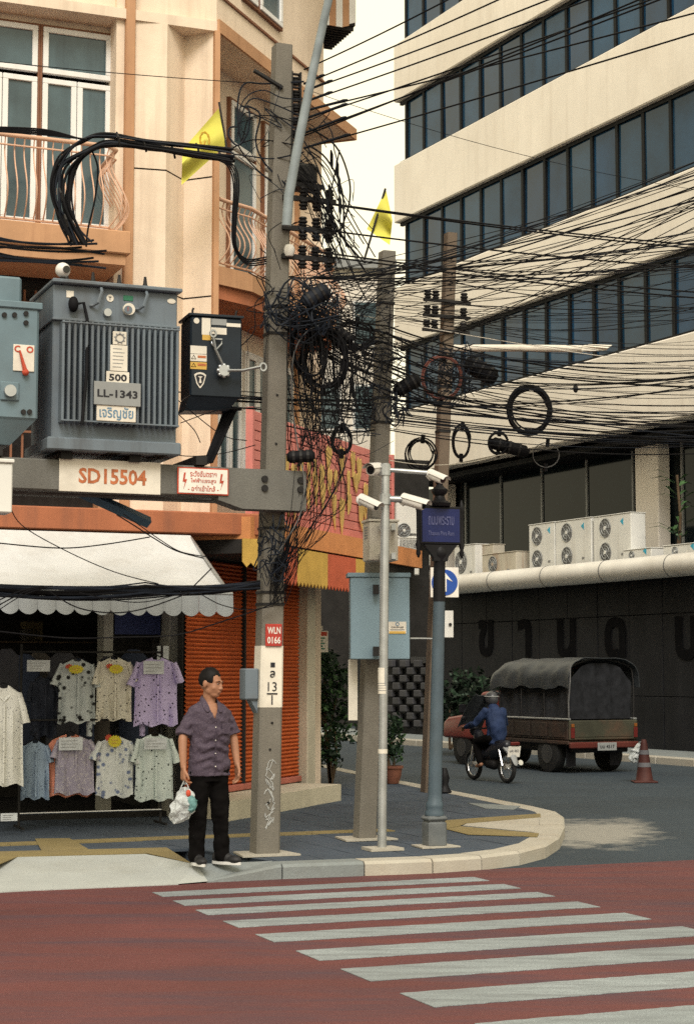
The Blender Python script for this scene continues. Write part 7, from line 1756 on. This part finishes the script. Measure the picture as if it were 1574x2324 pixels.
# ================================================================== motorcycle and rider
mr, mf = gnd(1150, 1778), gnd(1077, 1764); dirm = (mf - mr); dirm.z = 0
MK = frame(mr.x, mr.y, -.44, .90) @ Matrix.Scale(.88, 4)       # x forward from the rear axle
mo = thing('motorcycle', 'small dark motorcycle with white number plate riding into the side street', 'motorcycle', (mr.x, mr.y, 0))
def P(x, y, z): return Vector((x, y, z))
for x in (0, 1.2):
    mb = MB(); mb.tube([(x + .25 * cos(a), 0, .29 + .25 * sin(a)) for a in [2 * pi * k / 28 for k in range(28)]], .04, 8, closed=True, F=MK); wh = part('wheel', mb, tyre, mo, smooth=True)
    mb = MB(); mb.tube([(x + .215 * cos(a), 0, .29 + .215 * sin(a)) for a in [2 * pi * k / 28 for k in range(28)]], .014, 6, closed=True, F=MK); part('rim', mb, chrome, wh)
    mb = MB(); mb.tube([(x, -.05, .29), (x, .05, .29)], .05, 10, F=MK)
    for k in range(9): a = 2 * pi * k / 9; mb.tube([(x, 0, .29), (x + .21 * cos(a), 0, .29 + .21 * sin(a))], .006, 4, F=MK)
    part('spokes', mb, chrome, wh)
mb = MB(); limb(mb, [(.15, 0, .72), (.5, 0, .74), (.72, 0, .70)], [.10, .12, .10], 12, F=MK, flat=.5); part('saddle', mb, black_paint, mo, smooth=True)
mb = MB(); limb(mb, [(.0, 0, .68), (.3, 0, .60), (.62, 0, .48), (.85, 0, .55), (1.02, 0, .85)], [.10, .165, .14, .13, .10], 12, F=MK); part('bodywork', mb, mat('motorcycle_black', (.015, .016, .022), .35), mo, smooth=True)
mb = MB(); limb(mb, [(.45, 0, .34), (.62, 0, .36)], [.12, .12], 12, F=MK); part('engine', mb, iron, mo, smooth=True)
for s in (-1, 1): mb = MB(); mb.tube([(1.2, s * .07, .29), (1.06, s * .07, .72)], .022, 8, F=MK); part('fork_leg', mb, chrome, mo)
for s in (-1, 1): mb = MB(); mb.tube([(.0, s * .1, .32), (.12, s * .1, .62)], .02, 8, F=MK); part('shock_absorber', mb, chrome, mo)
mb = MB(); mb.tube([(1.0, -.34, .98), (1.04, -.1, .96), (1.04, .1, .96), (1.0, .34, .98)], .016, 8, F=MK); part('handlebar', mb, black_paint, mo)
mb = MB(); mb.ball((1.12, 0, .92), (.09, .12, .11), 12, 8, F=MK); part('headlamp_cowl', mb, black_paint, mo, smooth=True)
for s in (-1, 1): mb = MB(); mb.tube([(1.0, s * .28, .98), (.98, s * .3, 1.12)], .007, 5, F=MK); mb.ball((.97, s * .32, 1.16), (.012, .06, .04), 10, 6, F=MK); part('mirror', mb, black_paint, mo)
mb = MB(); mb.tube([(.5, -.14, .3), (.1, -.17, .3), (-.2, -.17, .38)], [.03, .045, .05], 10, F=MK); part('exhaust', mb, chrome, mo, smooth=True)
M_ = MK @ Matrix.Translation((-.24, 0, .58)) @ Matrix.Rotation(radians(-90), 4, 'Z') @ Matrix.Rotation(radians(14), 4, 'X')
mb = MB(); mb.box(-.13, .13, -.01, 0, -.1, .1, F=M_, bev=.004); pl = part('licence_plate', mb, ink_white, mo)
part('plate_lettering', text_mb('ษค 482', shifted(M_, 0, -.012, .02), width=.19, height=.05, bold=.02), ink_grey, pl)
mb = MB(); mb.box(-.09, .09, -.03, .02, .12, .18, F=M_, bev=.01); part('tail_lamp', mb, mat('tail_lamp_red', (.30, .03, .02)), mo)
mb = MB(); limb(mb, [(-.02, 0, .64), (-.2, 0, .52), (-.3, 0, .36)], [.10, .08, .04], 10, F=MK, flat=.5); part('rear_fender', mb, plate_grey, mo, smooth=True)
rd = thing('person', 'rider in a blue jacket and helmet on the small motorcycle', 'person', tuple(MK @ Vector((.42, 0, .75))))
b = MB()
limb(b, [P(.38, 0, .82), P(.36, 0, 1.0), P(.42, 0, 1.2), P(.48, 0, 1.30)], [.15, .155, .16, .12], 16, F=MK); limb(b, [P(.48, 0, 1.3), P(.52, 0, 1.42)], [.055, .055], 12, F=MK); b.ball((.54, 0, 1.50), (.10, .08, .11), 16, 12, F=MK)
for s in (-1, 1):
    limb(b, [P(.46, s * .19, 1.28), P(.62, s * .3, 1.06), P(.98, s * .3, 1.0)], [.055, .046, .034], 10, F=MK)
    limb(b, [P(.40, s * .1, .80), P(.82, s * .17, .72), P(.66, s * .17, .36)], [.09, .075, .05], 10, F=MK)
    limb(b, [P(.64, s * .17, .32), P(.80, s * .17, .28)], [.045, .035], 8, F=MK)
    w_ = MK @ Vector((.96, s * .3, 1.0)); hand(b, w_, MK.to_3x3() @ Vector((1, 0, -.1)), (0, 0, 1), MK.to_3x3() @ Vector((0, -s, 0)), 1.0)
part('body', weld(b, .012, 2), skin, rd, smooth=180)
b = MB(); limb(b, [P(.37, 0, .80), P(.35, 0, 1.0), P(.41, 0, 1.2), P(.47, 0, 1.33)], [.175, .185, .185, .12], 16, F=MK)
for s in (-1, 1): limb(b, [P(.45, s * .19, 1.29), P(.61, s * .31, 1.06), P(.93, s * .3, 1.005)], [.078, .068, .05], 10, F=MK)
jb = weld(b, .014, 3); wrinkle(jb, .03, 9, 5); part('jacket', jb, jacket_blue, rd, smooth=180)
b = MB()
for s in (-1, 1): limb(b, [P(.38, s * .09, .80), P(.82, s * .17, .725), P(.67, s * .17, .37)], [.11, .092, .07], 10, F=MK)
part('trousers', weld(b, .014, 2), trouser, rd, smooth=180)
mb = MB(); mb.ball((.53, 0, 1.52), (.14, .122, .14), 20, 14, F=MK); hl = part('helmet', mb, mat('helmet_grey', (.05, .052, .058), .3, var=.3, scale=12), rd, smooth=True); mb = MB(); mb.tube([MK @ Vector((.53 + .14 * cos(a), .125 * sin(a), 1.56)) for a in [2 * pi * k / 24 for k in range(24)]], .010, 5, closed=True); part('helmet_band', mb, plate_grey, hl)
# pale folded umbrella / rain cover held ahead of him
mb = MB(); vs = []
for i in range(9):
    for j in range(7): t, s = i / 8, j / 6; vs.append(MK @ Vector((.66 + .5 * t + .05 * sin(s * 9), -.25 + .5 * s + .1 * t, 1.62 - .62 * t + .05 * sin(s * 6 + t * 4))))
mb.add(vs, [(i * 7 + j, i * 7 + j + 1, i * 7 + 8 + j, i * 7 + 7 + j) for i in range(8) for j in range(6)]); single('rain_cover', evaluate(mb, sol2), tarp, 'pale flapping plastic sheet in front of the rider', 'plastic sheet', smooth=60)
# foot bollard behind the post
q = gnd(1008, 1800, PAVE); single('short_bollard', MB().lathe([(.09, 0), (.1, .02), (.07, .06), (.05, .12), (.07, .2), (.05, .28), (.03, .34)], 12, F=Matrix.Translation(q)), black_paint, 'short dark bollard stub behind the street-name post', 'bollard', smooth=40)
